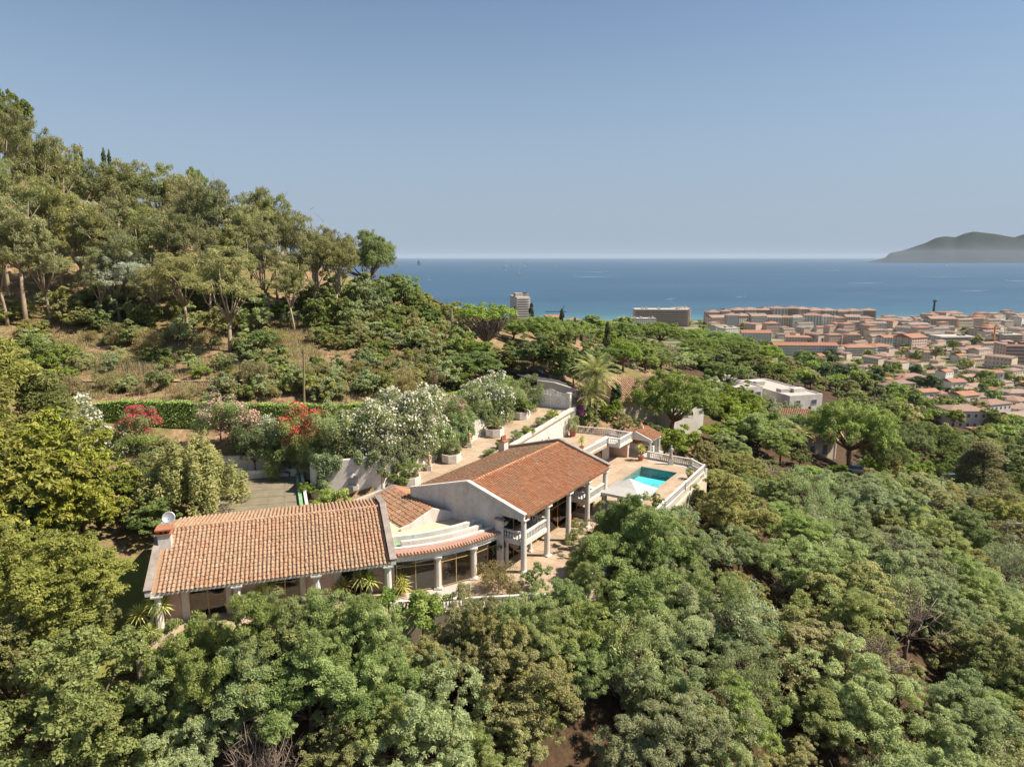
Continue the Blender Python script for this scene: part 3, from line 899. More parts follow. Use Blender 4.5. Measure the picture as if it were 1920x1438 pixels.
# ------------------------------------------------------------------ terrace, paving, walls, pool
tp = [(p.x, p.y) for p in TERR]
m = MB(); n_ = len(tp)
for i in range(n_ - 9):                                   # outer retaining face below the terrace
    m.wallseg(tp[i], tp[i + 1], .3, -8.5, -.05)
m.wallseg(tp[-1], tp[0], .3, -8.5, -.05)
m.build('terrace_retaining_wall', M_cream, None, label='cream retaining wall carrying the villa terrace above the trees', cat='retaining wall')
# paving: deck south of the raised pool deck as one sheet, slabs on it
PS0, PS1, PW0, PW1 = 23.8, 34.0, -2.3, 2.7               # pool basin in the house frame
tlow = [TERR[0], TERR[1], TERR[2], TERR[3], TERR[4], TERR[5], H(14.6, -5.95), H(14.6, 13), H(-4, 13), LW(18, 9), LW(-.5, 8)]
terr = MB().prism([(p.x, p.y) for p in tlow], -.5, -.03).build('terrace', M_conc, None, label='peach stone terrace in front of the villa columns', cat='terrace', kind='structure')
SLAB = MB().box(-.515, .515, -.515, .515, -.028, 0).mesh('paving_slab', M_paver)
for i in range(-6, 15):
    for j in range(-7, 3):
        s_, w_ = i * 1.05 + .2, j * 1.05 + .3
        p = H(s_, w_)
        if s_ > 14.0 or not inpoly(np.array([p.x]), np.array([p.y]), [(q.x, q.y) for q in tlow])[0]: continue
        if min((Vector(p.xy) - arc(t / 20, 0)).length for t in range(21)) < .5 and False: continue
        put('paving_slab', SLAB, terr, HM @ mat4((s_, w_, 0)))
for i in range(0, 19):
    for j in range(-3, 2):
        s_, w_ = i * 1.05 - .2, j * 1.05 + .05
        p = LW(s_, w_)
        hx = (p - O); ss = hx.x * math.cos(HA) + hx.y * math.sin(HA)
        if ss > -5.9 or w_ < -2.2: continue
        put('paving_slab', SLAB, terr, LM @ mat4((s_, w_, 0)))
DZ = .6
dm = hb()
dpoly = [(14.6, -5.9), (36.7, -5.1), (38.3, -2.9), (38.4, 3.5), (42.9, 3.2), (42.9, 8), (36, 13), (14.6, 13)]
m = MB(HM)
m.box(14.6, PS0, -5.6, 13, -.5, DZ - .03); m.box(PS0, PS1, -5.3, PW0, -.5, DZ - .03); m.box(PS0, PS1, PW1, 13, -.5, DZ - .03); m.box(PS1, 38.3, -4.9, 9, -.5, DZ - .03); m.box(38.3, 42.9, 3.0, 8.2, -.5, DZ - .03)
deck = m.build('pool_deck', M_conc, None, label='raised peach stone deck around the swimming pool', cat='deck', kind='structure')
SL2 = MB().box(-.69, .69, -.69, .69, -.028, 0).mesh('deck_slab', M_paver)
for i in range(17):
    for j in range(13):
        s_, w_ = 15.3 + i * 1.4, -4.6 + j * 1.4
        if w_ > 12.2: continue
        if s_ + .7 > PS0 - .1 and s_ - .7 < PS1 + .1 and w_ + .7 > PW0 - .1 and w_ - .7 < PW1 + .1: continue
        if s_ > 37.6 and w_ < 3: continue
        put('paving_slab', SL2, deck, HM @ mat4((s_, w_, DZ)))
pool = thing('swimming_pool', 'rectangular turquoise swimming pool set in the stone deck', 'swimming pool', loc=H(29, 0, DZ))
M_pt = plain('turquoise_pool_tile', (.20, .74, .80), (.15, .66, .74), 1.5, .4)
m = hb(); m.box(PS0 - .02, PS1 + .02, PW0 - .02, PW1 + .02, -.75, -.6)
m.box(PS0 - .2, PS0, PW0, PW1, -.6, DZ - .05); m.box(PS1, PS1 + .2, PW0, PW1, -.6, DZ - .05)
m.box(PS0 - .2, PS1 + .2, PW0 - .2, PW0, -.6, DZ - .05); m.box(PS0 - .2, PS1 + .2, PW1, PW1 + .2, -.6, DZ - .05)
m.build('basin', M_pt, pool)
m = hb()
m.box(PS0 - .5, PS1 + .5, PW0 - .5, PW0 + .02, DZ - .05, DZ + .05); m.box(PS0 - .5, PS1 + .5, PW1 - .02, PW1 + .5, DZ - .05, DZ + .05)
m.box(PS0 - .5, PS0 + .02, PW0 + .02, PW1 - .02, DZ - .05, DZ + .048); m.box(PS1 - .02, PS1 + .5, PW0 + .02, PW1 - .02, DZ - .05, DZ + .048)
m.build('coping', M_paver, pool)
mw, nw, bw, ow = newmat('pool_water')
nw.nodes.remove(bw)
tr = nw.nodes.new('ShaderNodeBsdfTransparent'); tr.inputs[0].default_value = (.72, .95, .97, 1)
gl = nw.nodes.new('ShaderNodeBsdfGlossy'); gl.inputs['Roughness'].default_value = .04
fr = nw.nodes.new('ShaderNodeFresnel'); fr.inputs[0].default_value = 1.33
bmp = nw.nodes.new('ShaderNodeBump'); bmp.inputs['Strength'].default_value = .25; bmp.inputs['Distance'].default_value = .05
lk(nw, noise_tex(nw, 2.2, 3, .5, 'World'), bmp.inputs['Height'])
lk(nw, bmp.outputs[0], gl.inputs['Normal']); lk(nw, bmp.outputs[0], fr.inputs['Normal'])
mx = nw.nodes.new('ShaderNodeMixShader')
lk(nw, fr.outputs[0], mx.inputs[0]); lk(nw, tr.outputs[0], mx.inputs[1]); lk(nw, gl.outputs[0], mx.inputs[2]); lk(nw, mx.outputs[0], ow.inputs[0])
hb().add([(PS0, PW0, DZ - .15), (PS1, PW0, DZ - .15), (PS1, PW1, DZ - .15), (PS0, PW1, DZ - .15)], [(0, 1, 2, 3)]).build('water', mw, pool)
m = hb()
for dy in (-.25, .25):
    m.tube([(PS0 + 1.2, PW0 - .35 , DZ), (PS0 + 1.2 , PW0 - .35, DZ + .7)], .03, 6) if False else m.tube([(PS0 + 2 + dy, PW0 - .4, DZ + .04), (PS0 + 2 + dy, PW0 - .35, DZ + .8), (PS0 + 2 + dy, PW0 + .2, DZ + .75), (PS0 + 2 + dy, PW0 + .25, DZ - .6)], .03, 6)
m.build('ladder', M_metal, pool)

b1 = thing('balustrade', 'long white balustrade along the outer edge of the pool deck above the forest', 'balustrade', loc=H(25, -5, DZ))
balustrade(b1, [H(13.6, -5.8), H(20.5, -5.55), H(28, -5.3), H(36.4, -5.0)], DZ)
b2 = thing('balustrade', 'white balustrade closing the far end of the pool deck before the neighbouring garden', 'balustrade', loc=H(38, 0, DZ))
balustrade(b2, [H(36.4, -4.75), H(38.1, -2.8), H(38.2, 3.4)], DZ)
b3 = thing('balustrade', 'white balustrade below the curved glass front, half hidden by shrubs', 'balustrade', loc=H(-3, -5.5))
balustrade(b3, [LW(12, -2.5), LW(18.4, -2.5), H(-3.3, -5.3), H(1.5, -6.25), H(7, -6.45), H(13.2, -5.9)], 0)

# upper terrace with the pool house below it
UZ = 3.2
ut = thing('pool_house', 'white pool house with glass doors under the upper balustraded terrace', 'pool house', loc=H(28, 10))
hb().box(18.3, 36.5, 7.2, 14.3, UZ - .3, UZ).build('roof_terrace', M_paver, ut)
hb().box(33.2, 37.6, 5.6, 9.4, UZ - .302, UZ + .01).build('balcony_slab', M_white, ut)
for xa, xb in ((18.4, 21.5), (24.5, 26.5), (29.0, 30.2), (33.0, 35.2)):
    hb().box(xa, xb, 8.0, 8.25, DZ - .1, UZ - .3).build('wall', M_white, ut)
for xa, xb in ((21.5, 24.5), (26.5, 29.0), (30.2, 33.0)):
    glazing(ut, HM, xa, xb, 8.1, DZ, UZ - .31, 2)
hb().box(35.2, 37.4, 5.9, 6.15, DZ - .1, UZ - .3).build('wall', M_pink, ut) if False else None
hb().box(36.9, 37.4, 6.0, 9.3, DZ - .1, UZ - .305).build('end_wall', M_pink, ut)
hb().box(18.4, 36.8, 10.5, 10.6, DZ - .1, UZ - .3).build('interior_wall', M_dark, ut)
bt = thing('balustrade', 'white balustrade edging the upper terrace and its jutting balcony', 'balustrade', loc=H(30, 7.3, UZ))
balustrade(bt, [H(18.6, 7.4), H(26, 7.4), H(33.2, 7.4), H(33.3, 5.75), H(37.4, 5.75), H(37.5, 9.3), H(36.5, 13.9)], UZ, .95)
# ramp and its walls
rm = MB()
vs = []; fs = []
for i in range(33):
    s_ = -6 + i * 1.35
    for w_ in (13.9, 16, 18, 20.3):
        vs.append(H(s_, w_, ramp_z(s_) + .02))
for i in range(32):
    for j in range(3):
        a = i * 4 + j; fs.append((a, a + 4, a + 5, a + 1))
rm.add(vs, fs)
rampo = rm.build('driveway', M_conc, None, label='peach paved driveway ramp climbing behind the villa to the white gate', cat='driveway', kind='structure')
SL3 = MB().box(-.74, .74, -.74, .74, -.03, .012).mesh('driveway_slab', M_paver)
sl = math.atan2(3.3, 31)
for i in range(28):
    for j in range(4):
        s_ = -5 + i * 1.5; w_ = 14.6 + j * 1.5
        rx = Matrix.Rotation(-sl if 4 < s_ < 35 else 0, 4, 'Y')
        put('paving_slab', SL3, rampo, HM @ Matrix.Translation((s_, w_, ramp_z(s_) + .045)) @ rx)
rw = MB(HM)
for i in range(12):
    a, b = 17.5 + i * 1.6, 17.5 + (i + 1) * 1.6
    rw.wallseg((a, 14.25), (b, 14.25), .3, 2.6, ramp_z(a) + .45, 2.6, ramp_z(b) + .45)
rw.build('ramp_wall', M_white, None, label='white rendered wall between the driveway ramp and the upper terrace', cat='wall')
wl = MB()
wpts = [(-34.5, 76.0), (-21.8, 76.0), (-21.4, 70.2), tuple(H(3, 20.3).xy), tuple(H(12, 20.3).xy), tuple(H(24, 20.4).xy), tuple(H(37, 20.6).xy)]
wtop = [5.6, 6.0, 6.6, 7.0, 7.0, 7.4, 7.8]
for i in range(6):
    wl.wallseg(wpts[i], wpts[i + 1], .5, 2, wtop[i], 2, wtop[i + 1])
wl.build('garden_retaining_wall', M_white, None, label='tall white retaining wall hung with ivy beside the driveway', cat='retaining wall')
# flat felt roof behind the left wing
fl = thing('flat_roof', 'flat olive brown felt roof in squares behind the left wing', 'flat roof', loc=(-27, 68, 3))
cz = 3.45
cpoly = [tuple(atz(352, 972, cz).xy), tuple(atz(566, 955, cz).xy), tuple(atz(557, 892, cz).xy), tuple(atz(420, 900, cz).xy)]
MB().prism(cpoly, 2.2, cz).build('deck', M_felt, fl)
c0, c1, c2, c3 = [Vector(c) for c in cpoly]
FP = [Vector((c.x, c.y, 0)) for c in (c0, c1, c2, c3)]
for i in range(6):
    for j in range(5):
        def q(u, v): return FP[0].lerp(FP[1], u).lerp(FP[3].lerp(FP[2], u), v)
        u0, u1, v0, v1 = (i + .025) / 6, (i + .975) / 6, (j + .025) / 5, (j + .975) / 5
        ps = [q(u0, v0), q(u1, v0), q(u1, v1), q(u0, v1)]
        MB().prism([(p.x, p.y) for p in ps], cz + .002, cz + .03).build('felt_panel', M_felt, fl)
MB().wallseg(c1, c2, .35, 2, cz + .35).build('parapet', M_greenp, fl)
e1 = (c2 - c1).normalized(); nn = Vector((e1.y, -e1.x))
MB().wallseg(c1 + nn * .5, c2 + nn * .5, .3, 2, cz + .5).build('parapet', M_stone, fl)
MB().wallseg(c2, c3, .3, 2, cz + .9).build('back_parapet', M_white, fl)
# satellite dish on the left chimney
ds = thing('satellite_dish', 'grey satellite dish on a short mast by the left chimney', 'satellite dish', loc=LW(.5, 5.6, 5.4))
p = LW(.6, 5.6, 5.0)
MB().tube([p, p + Vector((0, 0, 2.0))], .035, 6).build('mast', M_metal, ds)
m = MB(Matrix.Translation(p + Vector((0, 0, 2.1))) @ Matrix.Rotation(R(25), 4, 'Z') @ Matrix.Rotation(R(62), 4, 'X'))
m.lathe([(.02, -.12), (.25, -.09), (.42, -.03), (.5, .03), (.5, .05), (.42, -.005), (.25, -.06), (.02, -.09)], 20)
m.build('dish', M_metal, ds, smooth=True)
MB().tube([p + Vector((0, 0, 1.9)), p + Vector((.12, -.5, 1.95))], .02, 5).build('feed_arm', M_metal, ds)
# lawn left of the wing
lp = [LW(-10, -1), LW(-1.2, -1), LW(-1.2, 9), LW(-5, 14), LW(-10, 12)]
m = MB()
xs = np.linspace(0, 1, 14)
P0, P1, P2, P3 = LW(-12.5, -1.5), LW(-.6, -1.5), LW(-.6, 11), LW(-12.5, 12)
vs = []; fs = []
for i in xs:
    for j in xs:
        q_ = P0.lerp(P1, i).lerp(P3.lerp(P2, i), j)
        vs.append((q_.x, q_.y, tz(q_.x, q_.y) + .12))
for i in range(13):
    for j in range(13):
        a = i * 14 + j; fs.append((a, a + 14, a + 15, a + 1))
m.add(vs, fs); m.build('lawn', M_lawn, None, smooth=True, label='small sunlit lawn beside the left gable', cat='lawn', kind='structure')

# ------------------------------------------------------------------ vegetation
def unit(v): return v / (np.linalg.norm(v, axis=-1, keepdims=True) + 1e-9)
def leaf_mesh(name, mat, cen, rad, n, length, width, up=.35, droop=0., seed=0, inner=.45, jitter=.7, outw=1.0, fill=True, lowcut=-.6):
    """n leaf-sized faces spread through ellipsoid clumps (centres cen, radii rad)"""
    g = np.random.default_rng(seed)
    cen = np.asarray(cen, float); rad = np.asarray(rad, float)
    if rad.ndim == 1: rad = np.stack([rad] * 3, -1)
    wgt = (rad[:, 0] * rad[:, 2]) ** 1.0 * g.uniform(.45, 1.5, len(rad))
    ci = g.choice(len(cen), n, p=wgt / wgt.sum())
    d = unit(g.normal(size=(n, 3)))
    d[:, 2] = np.where(d[:, 2] < lowcut, -d[:, 2], d[:, 2])
    r = inner + (1 - inner) * g.random(n) ** .6
    pos = cen[ci] + d * rad[ci] * r[:, None]
    nor = unit(d * outw + g.normal(size=(n, 3)) * jitter + np.array([0, 0, up]))
    t = g.normal(size=(n, 3)) + np.array([0, 0, -droop * 2]) + d * .3
    t = unit(t - nor * (t * nor).sum(-1, keepdims=True))
    b = np.cross(nor, t)
    sc = g.uniform(.55, 1.5, n)[:, None]
    tl = t * length * sc * .5; bw_ = b * width * sc * .5
    co = np.stack([pos - tl, pos + bw_, pos + tl, pos - bw_], 1).reshape(-1, 3)
    me = bpy.data.meshes.new(name)
    quads_to_mesh(me, co, np.arange(4 * n).reshape(n, 4))
    ct = g.random(len(cen))
    tint = np.clip(.5 * g.random(n) + .35 * ct[ci] + .15 * g.random(n), 0, 1).astype(np.float32)
    a = me.attributes.new('tint', 'FLOAT', 'FACE'); a.data.foreach_set('value', tint)
    me.materials.append(mat)
    return me
def shell(n, c, r, zmin=-.35, rough=.22, seed=0, rmin=.55, inn=.25):
    """clump centres over an uneven, gappy ellipsoid"""
    g = np.random.default_rng(seed)
    out = []
    off = Vector((seed * 3.1, seed * 1.7, 0))
    tries = 0
    while len(out) < n and tries < n * 40:
        tries += 1
        z = g.uniform(zmin, 1); a = g.uniform(0, 6.2832); q = math.sqrt(max(0, 1 - z * z))
        d = Vector((q * math.cos(a), q * math.sin(a), z))
        if mnoise.noise(d * 3.1 + off) < -.28 * min(1, rough * 4): continue
        lob = mnoise.noise(d * 1.5 + off) + .5 * mnoise.noise(d * 3.3 - off)
        f = g.uniform(rmin * .5, rmin + .2) if g.random() < inn else 1.0
        f *= 1 + rough * lob * 1.5 + g.normal() * .06
        out.append((d.x * f, d.y * f, d.z * f))
    while len(out) < n: out.append(out[g.integers(len(out))])
    return np.asarray(c) + np.array(out) * np.asarray(r) * .82
def limbs(name, mat, base_r, fork, ends, bend=.3, seed=0, seg=6, lean=(0, 0), thin=.35, twigs=0, stems=1):
    g = random.Random(seed)
    m = MB()
    top = Vector((lean[0], lean[1], fork))
    m.tube([(0, 0, -.8), (lean[0] * .15, lean[1] * .15, fork * .33), (lean[0] * .5 + g.uniform(-.1, .1), lean[1] * .5, fork * .7), top], [base_r * 1.25, base_r, base_r * .85, base_r * .7], 8)
    for e in ends:
        e = Vector(e)
        midp = top.lerp(e, .5) + Vector((g.uniform(-bend, bend), g.uniform(-bend, bend), g.uniform(-bend, bend) * .5 - .1))
        m.tube([top - Vector((0, 0, .15)), midp, e], [base_r * .55, base_r * thin, base_r * .12], seg)
        for _ in range(twigs):
            s0 = midp.lerp(e, g.random())
            e2 = s0 + Vector((g.uniform(-1, 1), g.uniform(-1, 1), g.uniform(-.2, 1))) * g.uniform(.5, 1.1) * (e - top).length * .35
            m.tube([s0, s0.lerp(e2, .5) + Vector((g.uniform(-.1, .1),) * 3), e2], [base_r * .2, base_r * .12, base_r * .05], 4)
    return m.mesh(name, mat, True)

PROTO = {}
def proto(key, W, Hh, trunk, crown, extra=()):
    PROTO.setdefault(key, []).append((W, Hh, trunk, crown, list(extra)))
def mk_round(key, mat, bark, n, ll, lw, k=60, W=8., Hh=8., zc=.58, rz=.40, cr=(.11, .17), flat=.75, variants=2, droop=.1, zmin=-.45, rough=.24, jitter=.7, tr=.22, fork=.3, inner=.45, inn=.25, sub=0, sr=.05):
    for v in range(variants):
        sd = hash_(key) + v * 17
        g = np.random.default_rng(sd)
        c = shell(k, (0, 0, Hh * zc), (W * .5, W * .5, Hh * rz), zmin, rough, sd, inn=inn)
        rr = (cr[0] + (cr[1] - cr[0]) * g.random(k) ** 1.4) * W
        rad = np.stack([rr * g.uniform(.75, 1.35, k), rr * g.uniform(.75, 1.35, k), rr * flat * g.uniform(.7, 1.25, k)], -1)
        if sub:                                             # lobes broken up into many small leafy puffs
            cc_ = []; rr_ = []
            for ci_, ra_ in zip(c, rad):
                d_ = unit(g.normal(size=(sub, 3)) + np.array([0, 0, .45]) + (ci_ - np.array([0, 0, Hh * zc])) / (W * .5) * .6)
                cc_.append(ci_ + d_ * ra_ * g.uniform(.75, 1.12, (sub, 1)))
                q_ = W * sr * g.uniform(.55, 1.35, sub)
                rr_.append(np.stack([q_ * g.uniform(.8, 1.3, sub), q_ * g.uniform(.8, 1.3, sub), q_ * g.uniform(.55, .95, sub)], -1))
            crown = leaf_mesh('crown_' + key, mat, np.concatenate(cc_), np.concatenate(rr_), n, ll, lw, seed=sd, droop=droop, jitter=.9, inner=.12, up=.85, outw=.8, lowcut=-.35)
        else:
            crown = leaf_mesh('crown_' + key, mat, c, rad, n, ll, lw, seed=sd, droop=droop, jitter=jitter, inner=inner)
        ends = [c[i] for i in g.choice(k, 9, replace=False)]
        trunk = limbs('trunk_' + key, bark, tr, Hh * fork, ends, .4, sd)
        proto(key, W, Hh, trunk, crown)
def hash_(s): return sum((i + 1) * ord(ch) for i, ch in enumerate(s)) % 9973

mk_round('acacia', L['acacia'], M_bark, 46000, .21, .06, k=30, W=8, Hh=8, cr=(.10, .19), flat=.85, droop=.4, variants=4, rough=.4, zmin=-.7, inn=.3, sub=13, sr=.052)
mk_round('acacia_grey', L['grey'], M_bark, 42000, .19, .055, k=28, W=7, Hh=7, cr=(.10, .19), flat=.9, droop=.4, rough=.42, zmin=-.7, variants=3, inn=.3, sub=13, sr=.052)
mk_round('oak', L['oak'], M_bark, 46000, .17, .10, k=34, W=8.5, Hh=8, cr=(.09, .17), flat=.85, variants=3, rough=.28, zmin=-.7, inn=.28, sub=15, sr=.042)
mk_round('olivey', L['olivey'], M_bark, 42000, .14, .075, k=30, W=6.5, Hh=7.5, cr=(.10, .18), flat=1.0, droop=.5, variants=3, rough=.42, zmin=-.8, inn=.3, sub=14, sr=.048)
mk_round('loquat', L['loquat'], M_bark, 17000, .34, .14, k=34, W=7.5, Hh=7.5, cr=(.09, .17), flat=.8, droop=.25, variants=2, rough=.36, zmin=-.7, inn=.3, sub=9, sr=.05)
mk_round('green', L['green'], M_bark, 24000, .25, .14, k=30, W=8, Hh=8, cr=(.09, .17), variants=3, rough=.32, zmin=-.7, sub=12, sr=.05)
mk_round('bright', L['bright'], M_bark, 18000, .22, .11, k=26, W=6, Hh=6, cr=(.09, .17), variants=2, rough=.34, zmin=-.7, sub=12, sr=.055)
mk_round('shrub', L['shrub'], M_bark, 5000, .20, .09, k=14, sub=9, sr=.075, W=3.2, Hh=2.4, zc=.42, rz=.5, cr=(.12, .22), variants=3, tr=.05, fork=.1, rough=.35, zmin=-.5)
mk_round('shrub_grey', L['grey'], M_bark, 5000, .22, .08, k=14, sub=9, sr=.075, W=3.2, Hh=2.6, zc=.42, rz=.5, cr=(.12, .22), variants=2, tr=.05, fork=.1, rough=.35, zmin=-.5, droop=.3)
mk_round('shrub_green', L['green'], M_bark, 4500, .22, .12, k=14, sub=9, sr=.075, W=3.2, Hh=2.6, zc=.42, rz=.5, cr=(.12, .22), variants=2, tr=.05, fork=.1, rough=.35, zmin=-.5)
mk_round('shrub_dry', L['dry'], M_twig, 2600, .24, .035, k=26, W=2.6, Hh=1.5, zc=.4, rz=.5, cr=(.14, .22), variants=2, tr=.03, fork=.1, rough=.35, zmin=-.4)
mk_round('shrub_bright', L['bright'], M_bark, 5000, .20, .10, k=34, W=3, Hh=2.8, zc=.45, rz=.5, cr=(.1, .18), variants=1, tr=.05, fork=.1, rough=.35, zmin=-.6)
mk_round('olea', L['olea'], M_bark, 8000, .22, .055, k=44, W=4, Hh=3.8, zc=.5, rz=.5, cr=(.10, .17), flat=1.1, variants=2, tr=.06, fork=.1, rough=.3, zmin=-.8)
# flowering oleanders: the same bush with a layer of blossom
for fk, fm, n in (('olea_white', 'fwhite', 1900), ('olea_red', 'fred', 2000), ('olea_pink', 'fpink', 1500)):
    for v, (W, Hh, t, c, e) in enumerate(list(PROTO['olea'])):
        sd = hash_('olea') + v * 17
        cc = shell(44, (0, 0, Hh * .5), (W * .5, W * .5, Hh * .5), -.8, .3, sd)
        g = np.random.default_rng(sd)
        rr = g.uniform(.10, .17, 44) * W
        keep = g.permutation(44)[:40 if fk == 'olea_white' else 26]
        fl_ = leaf_mesh('blossom_' + fk, L[fm], cc[keep], np.stack([rr, rr, rr * 1.1], -1)[keep] * 1.07, n, .15, .12, seed=sd + 5, inner=.9, up=.6)
        proto(fk, W, Hh, t, c, [('blossom', fl_)])
# upright laurel
for v in range(1):
    g = np.random.default_rng(91)
    k = 95
    a = g.random(k) * 6.283; r_ = np.sqrt(g.random(k)) * 3.0
    hgt = 5.4 * (1 - (r_ / 3.6) ** 2) + g.normal(size=k) * .35
    c = np.stack([r_ * np.cos(a) * 1.05, r_ * np.sin(a) * 1.05, hgt * .56], -1)
    rad = np.stack([np.full(k, .5), np.full(k, .5), hgt * .42], -1)
    proto('laurel', 7.0, 6.2, limbs('trunk_laurel', M_bark, .14, .8, c[::9], .3, 4), leaf_mesh('crown_laurel', L['laurel'], c, rad, 34000, .21, .08, seed=92, up=.8, inner=.3))
# feathery conifer (big cypress at the left edge) and slim dark cypress
for key, mat, W, Hh, n, ll, lw in (('cedar', 'cedar', 6.0, 12.0, 26000, .34, .10), ('cyp', 'cyp', 2.0, 11.0, 6000, .40, .16)):
    g = np.random.default_rng(hash_(key)); k = 110 if key == 'cedar' else 60
    z = g.random(k) ** (1.2 if key == 'cedar' else 1.0)
    rr = W * .5 * ((1 - z) ** .65 * .82 + .08 if key == 'cedar' else np.sin(np.clip(z * .9 + .1, 0, 1) * np.pi) ** .5 * .55)
    a = g.random(k) * 6.283
    c = np.stack([rr * np.cos(a), rr * np.sin(a), .3 + z * Hh * .95], -1)
    cr = W * (.16 if key == 'cedar' else .22) * g.uniform(.8, 1.2, k)
    rad = np.stack([cr, cr, cr * (.75 if key == 'cedar' else 2.2)], -1)
    proto(key, W, Hh, limbs('trunk_' + key, M_bark, .2, Hh * .8, [(0, 0, Hh * .95)], .1, 3), leaf_mesh('crown_' + key, L[mat], c, rad, n, ll, lw, seed=5, up=.5, inner=.3, droop=.2))
# eucalyptus: pale forked trunk, drooping clumps held high
for key, mat, vv in (('euc', 'euc', 4), ('euc_blue', 'euc_blue', 1)):
    for v in range(vv):
        sd = hash_(key) + 31 * v
        g = np.random.default_rng(sd)
        W, Hh = 8.0, 15.0
        k = 62
        c = shell(k, (0, 0, Hh * .73), (W * .46, W * .46, Hh * .27), -.8, .5, sd, inn=.3)
        c = np.repeat(c, 3, 0) + g.normal(size=(k * 3, 3)) * np.array([.55, .55, .4]); k = len(c)
        rr = g.uniform(.05, .10, k) * W
        crown = leaf_mesh('crown_' + key, L[mat], c, np.stack([rr, rr, rr * .95], -1), 17000, .32, .085, seed=sd, droop=.9, inner=.15, jitter=1.0)
        ends = [c[i] for i in g.choice(k, 11, replace=False)]
        tk = limbs('trunk_' + key, M_barkp, .23, Hh * (.30 + .05 * v), ends, .8, sd, lean=(g.uniform(-.9, .9), g.uniform(-.4, .4)), twigs=1)
        proto(key, W, Hh, tk, crown)
# umbrella pines
for key, mat, n, vv in (('pine', 'pine', 85000, 2), ('pine_old', 'pine_old', 70000, 1)):
    for v in range(vv):
        sd = hash_(key) + 13 * v
        g = np.random.default_rng(sd)
        W, Hh = 14.0, 10.5
        k = 120
        c0 = shell(k, (0, 0, 5.6), (W * .5, W * .5, 4.9), -.10, .07, sd, inn=.28)
        sub = 11
        d_ = unit(g.normal(size=(k * sub, 3)) + np.array([0, 0, .5]))
        c = np.repeat(c0, sub, 0) + d_ * g.uniform(.55, 1.15, (k * sub, 1)) * np.array([1., 1., .75])
        rr = g.uniform(.30, .58, k * sub)
        crown = leaf_mesh('crown_' + key, L[mat], c, np.stack([rr, rr, rr * 1.1], -1), n, .30, .065, seed=sd, up=.7, inner=.15, jitter=.9, lowcut=-.4)
        k = k * sub
        ends = [c[i] - np.array([0, 0, .9]) for i in g.choice(k, 14, replace=False)]
        proto(key, W, Hh, limbs('trunk_' + key, M_barkr, .42, Hh * .30, ends, .7, sd, lean=(.3, 0), twigs=1), crown)
# dry-bellied pine on the ridge, bare trees and tangles of dead branches
g = np.random.default_rng(4)
cc = shell(70, (0, 0, 5.6), (5.5, 5.5, 2.6), .05, .2, 8)
proto('pine_bare', 11.5, 8.5, limbs('trunk_pine_bare', M_twig, .3, 1.6, list(cc) + list(cc * np.array([.8, .8, .8])), .5, 5, twigs=3), leaf_mesh('crown_pine_bare', L['pine'], cc + np.array([0, 0, .5]), np.stack([np.full(70, .95)] * 2 + [np.full(70, .5)], -1), 11000, .4, .11, seed=6, up=.8))
def bare(key, W, Hh, nb, mat, seed, tr=.12, fork=.3, twigs=7):
    c = shell(nb, (0, 0, Hh * .62), (W * .5, W * .5, Hh * .38), -.3, .3, seed)
    proto(key, W, Hh, limbs('trunk_' + key, mat, tr, Hh * fork, list(c), .5, seed, seg=5, twigs=twigs), None)
bare('bare', 5, 6, 26, M_twig, 21)
bare('bare_tall', 6, 14, 16, M_twig, 23, .2, .55, 4)
bare('tangle', 4.2, 2.8, 60, M_twig, 25, .07, .15, 6)
# sparse scrub tree: many grey twigs with thin leaf
for v in range(2):
    c = shell(55, (0, 0, 3.2), (3, 3, 2.2), -.4, .3, 40 + v)
    proto('scrub', 6.4, 5.6, limbs('trunk_scrub', M_twig, .10, .8, list(c), .5, 41 + v, seg=4, twigs=5), leaf_mesh('crown_scrub', L['grey'], c, np.full(55, .62), 5200, .20, .06, seed=43 + v, droop=.4, inner=.2))
# light-weight far trees
mk_round('far_green', L['green'], M_bark, 1500, .85, .5, k=34, W=8, Hh=8, cr=(.10, .17), variants=3, rough=.28, zmin=-.6)
mk_round('far_pine', L['pine'], M_bark, 1700, .85, .4, k=40, W=12, Hh=8.5, zc=.70, rz=.28, cr=(.09, .13), flat=.55, variants=2, rough=.2, zmin=-.15, tr=.35, fork=.45)
mk_round('far_olive', L['shrub'], M_bark, 1300, .8, .45, k=30, W=7, Hh=6, cr=(.10, .17), variants=2, rough=.28, zmin=-.6)
mk_round('far_dark', L['cyp'], M_bark, 1400, .85, .5, k=34, W=7, Hh=9, cr=(.10, .17), variants=2, rough=.3, zmin=-.6)

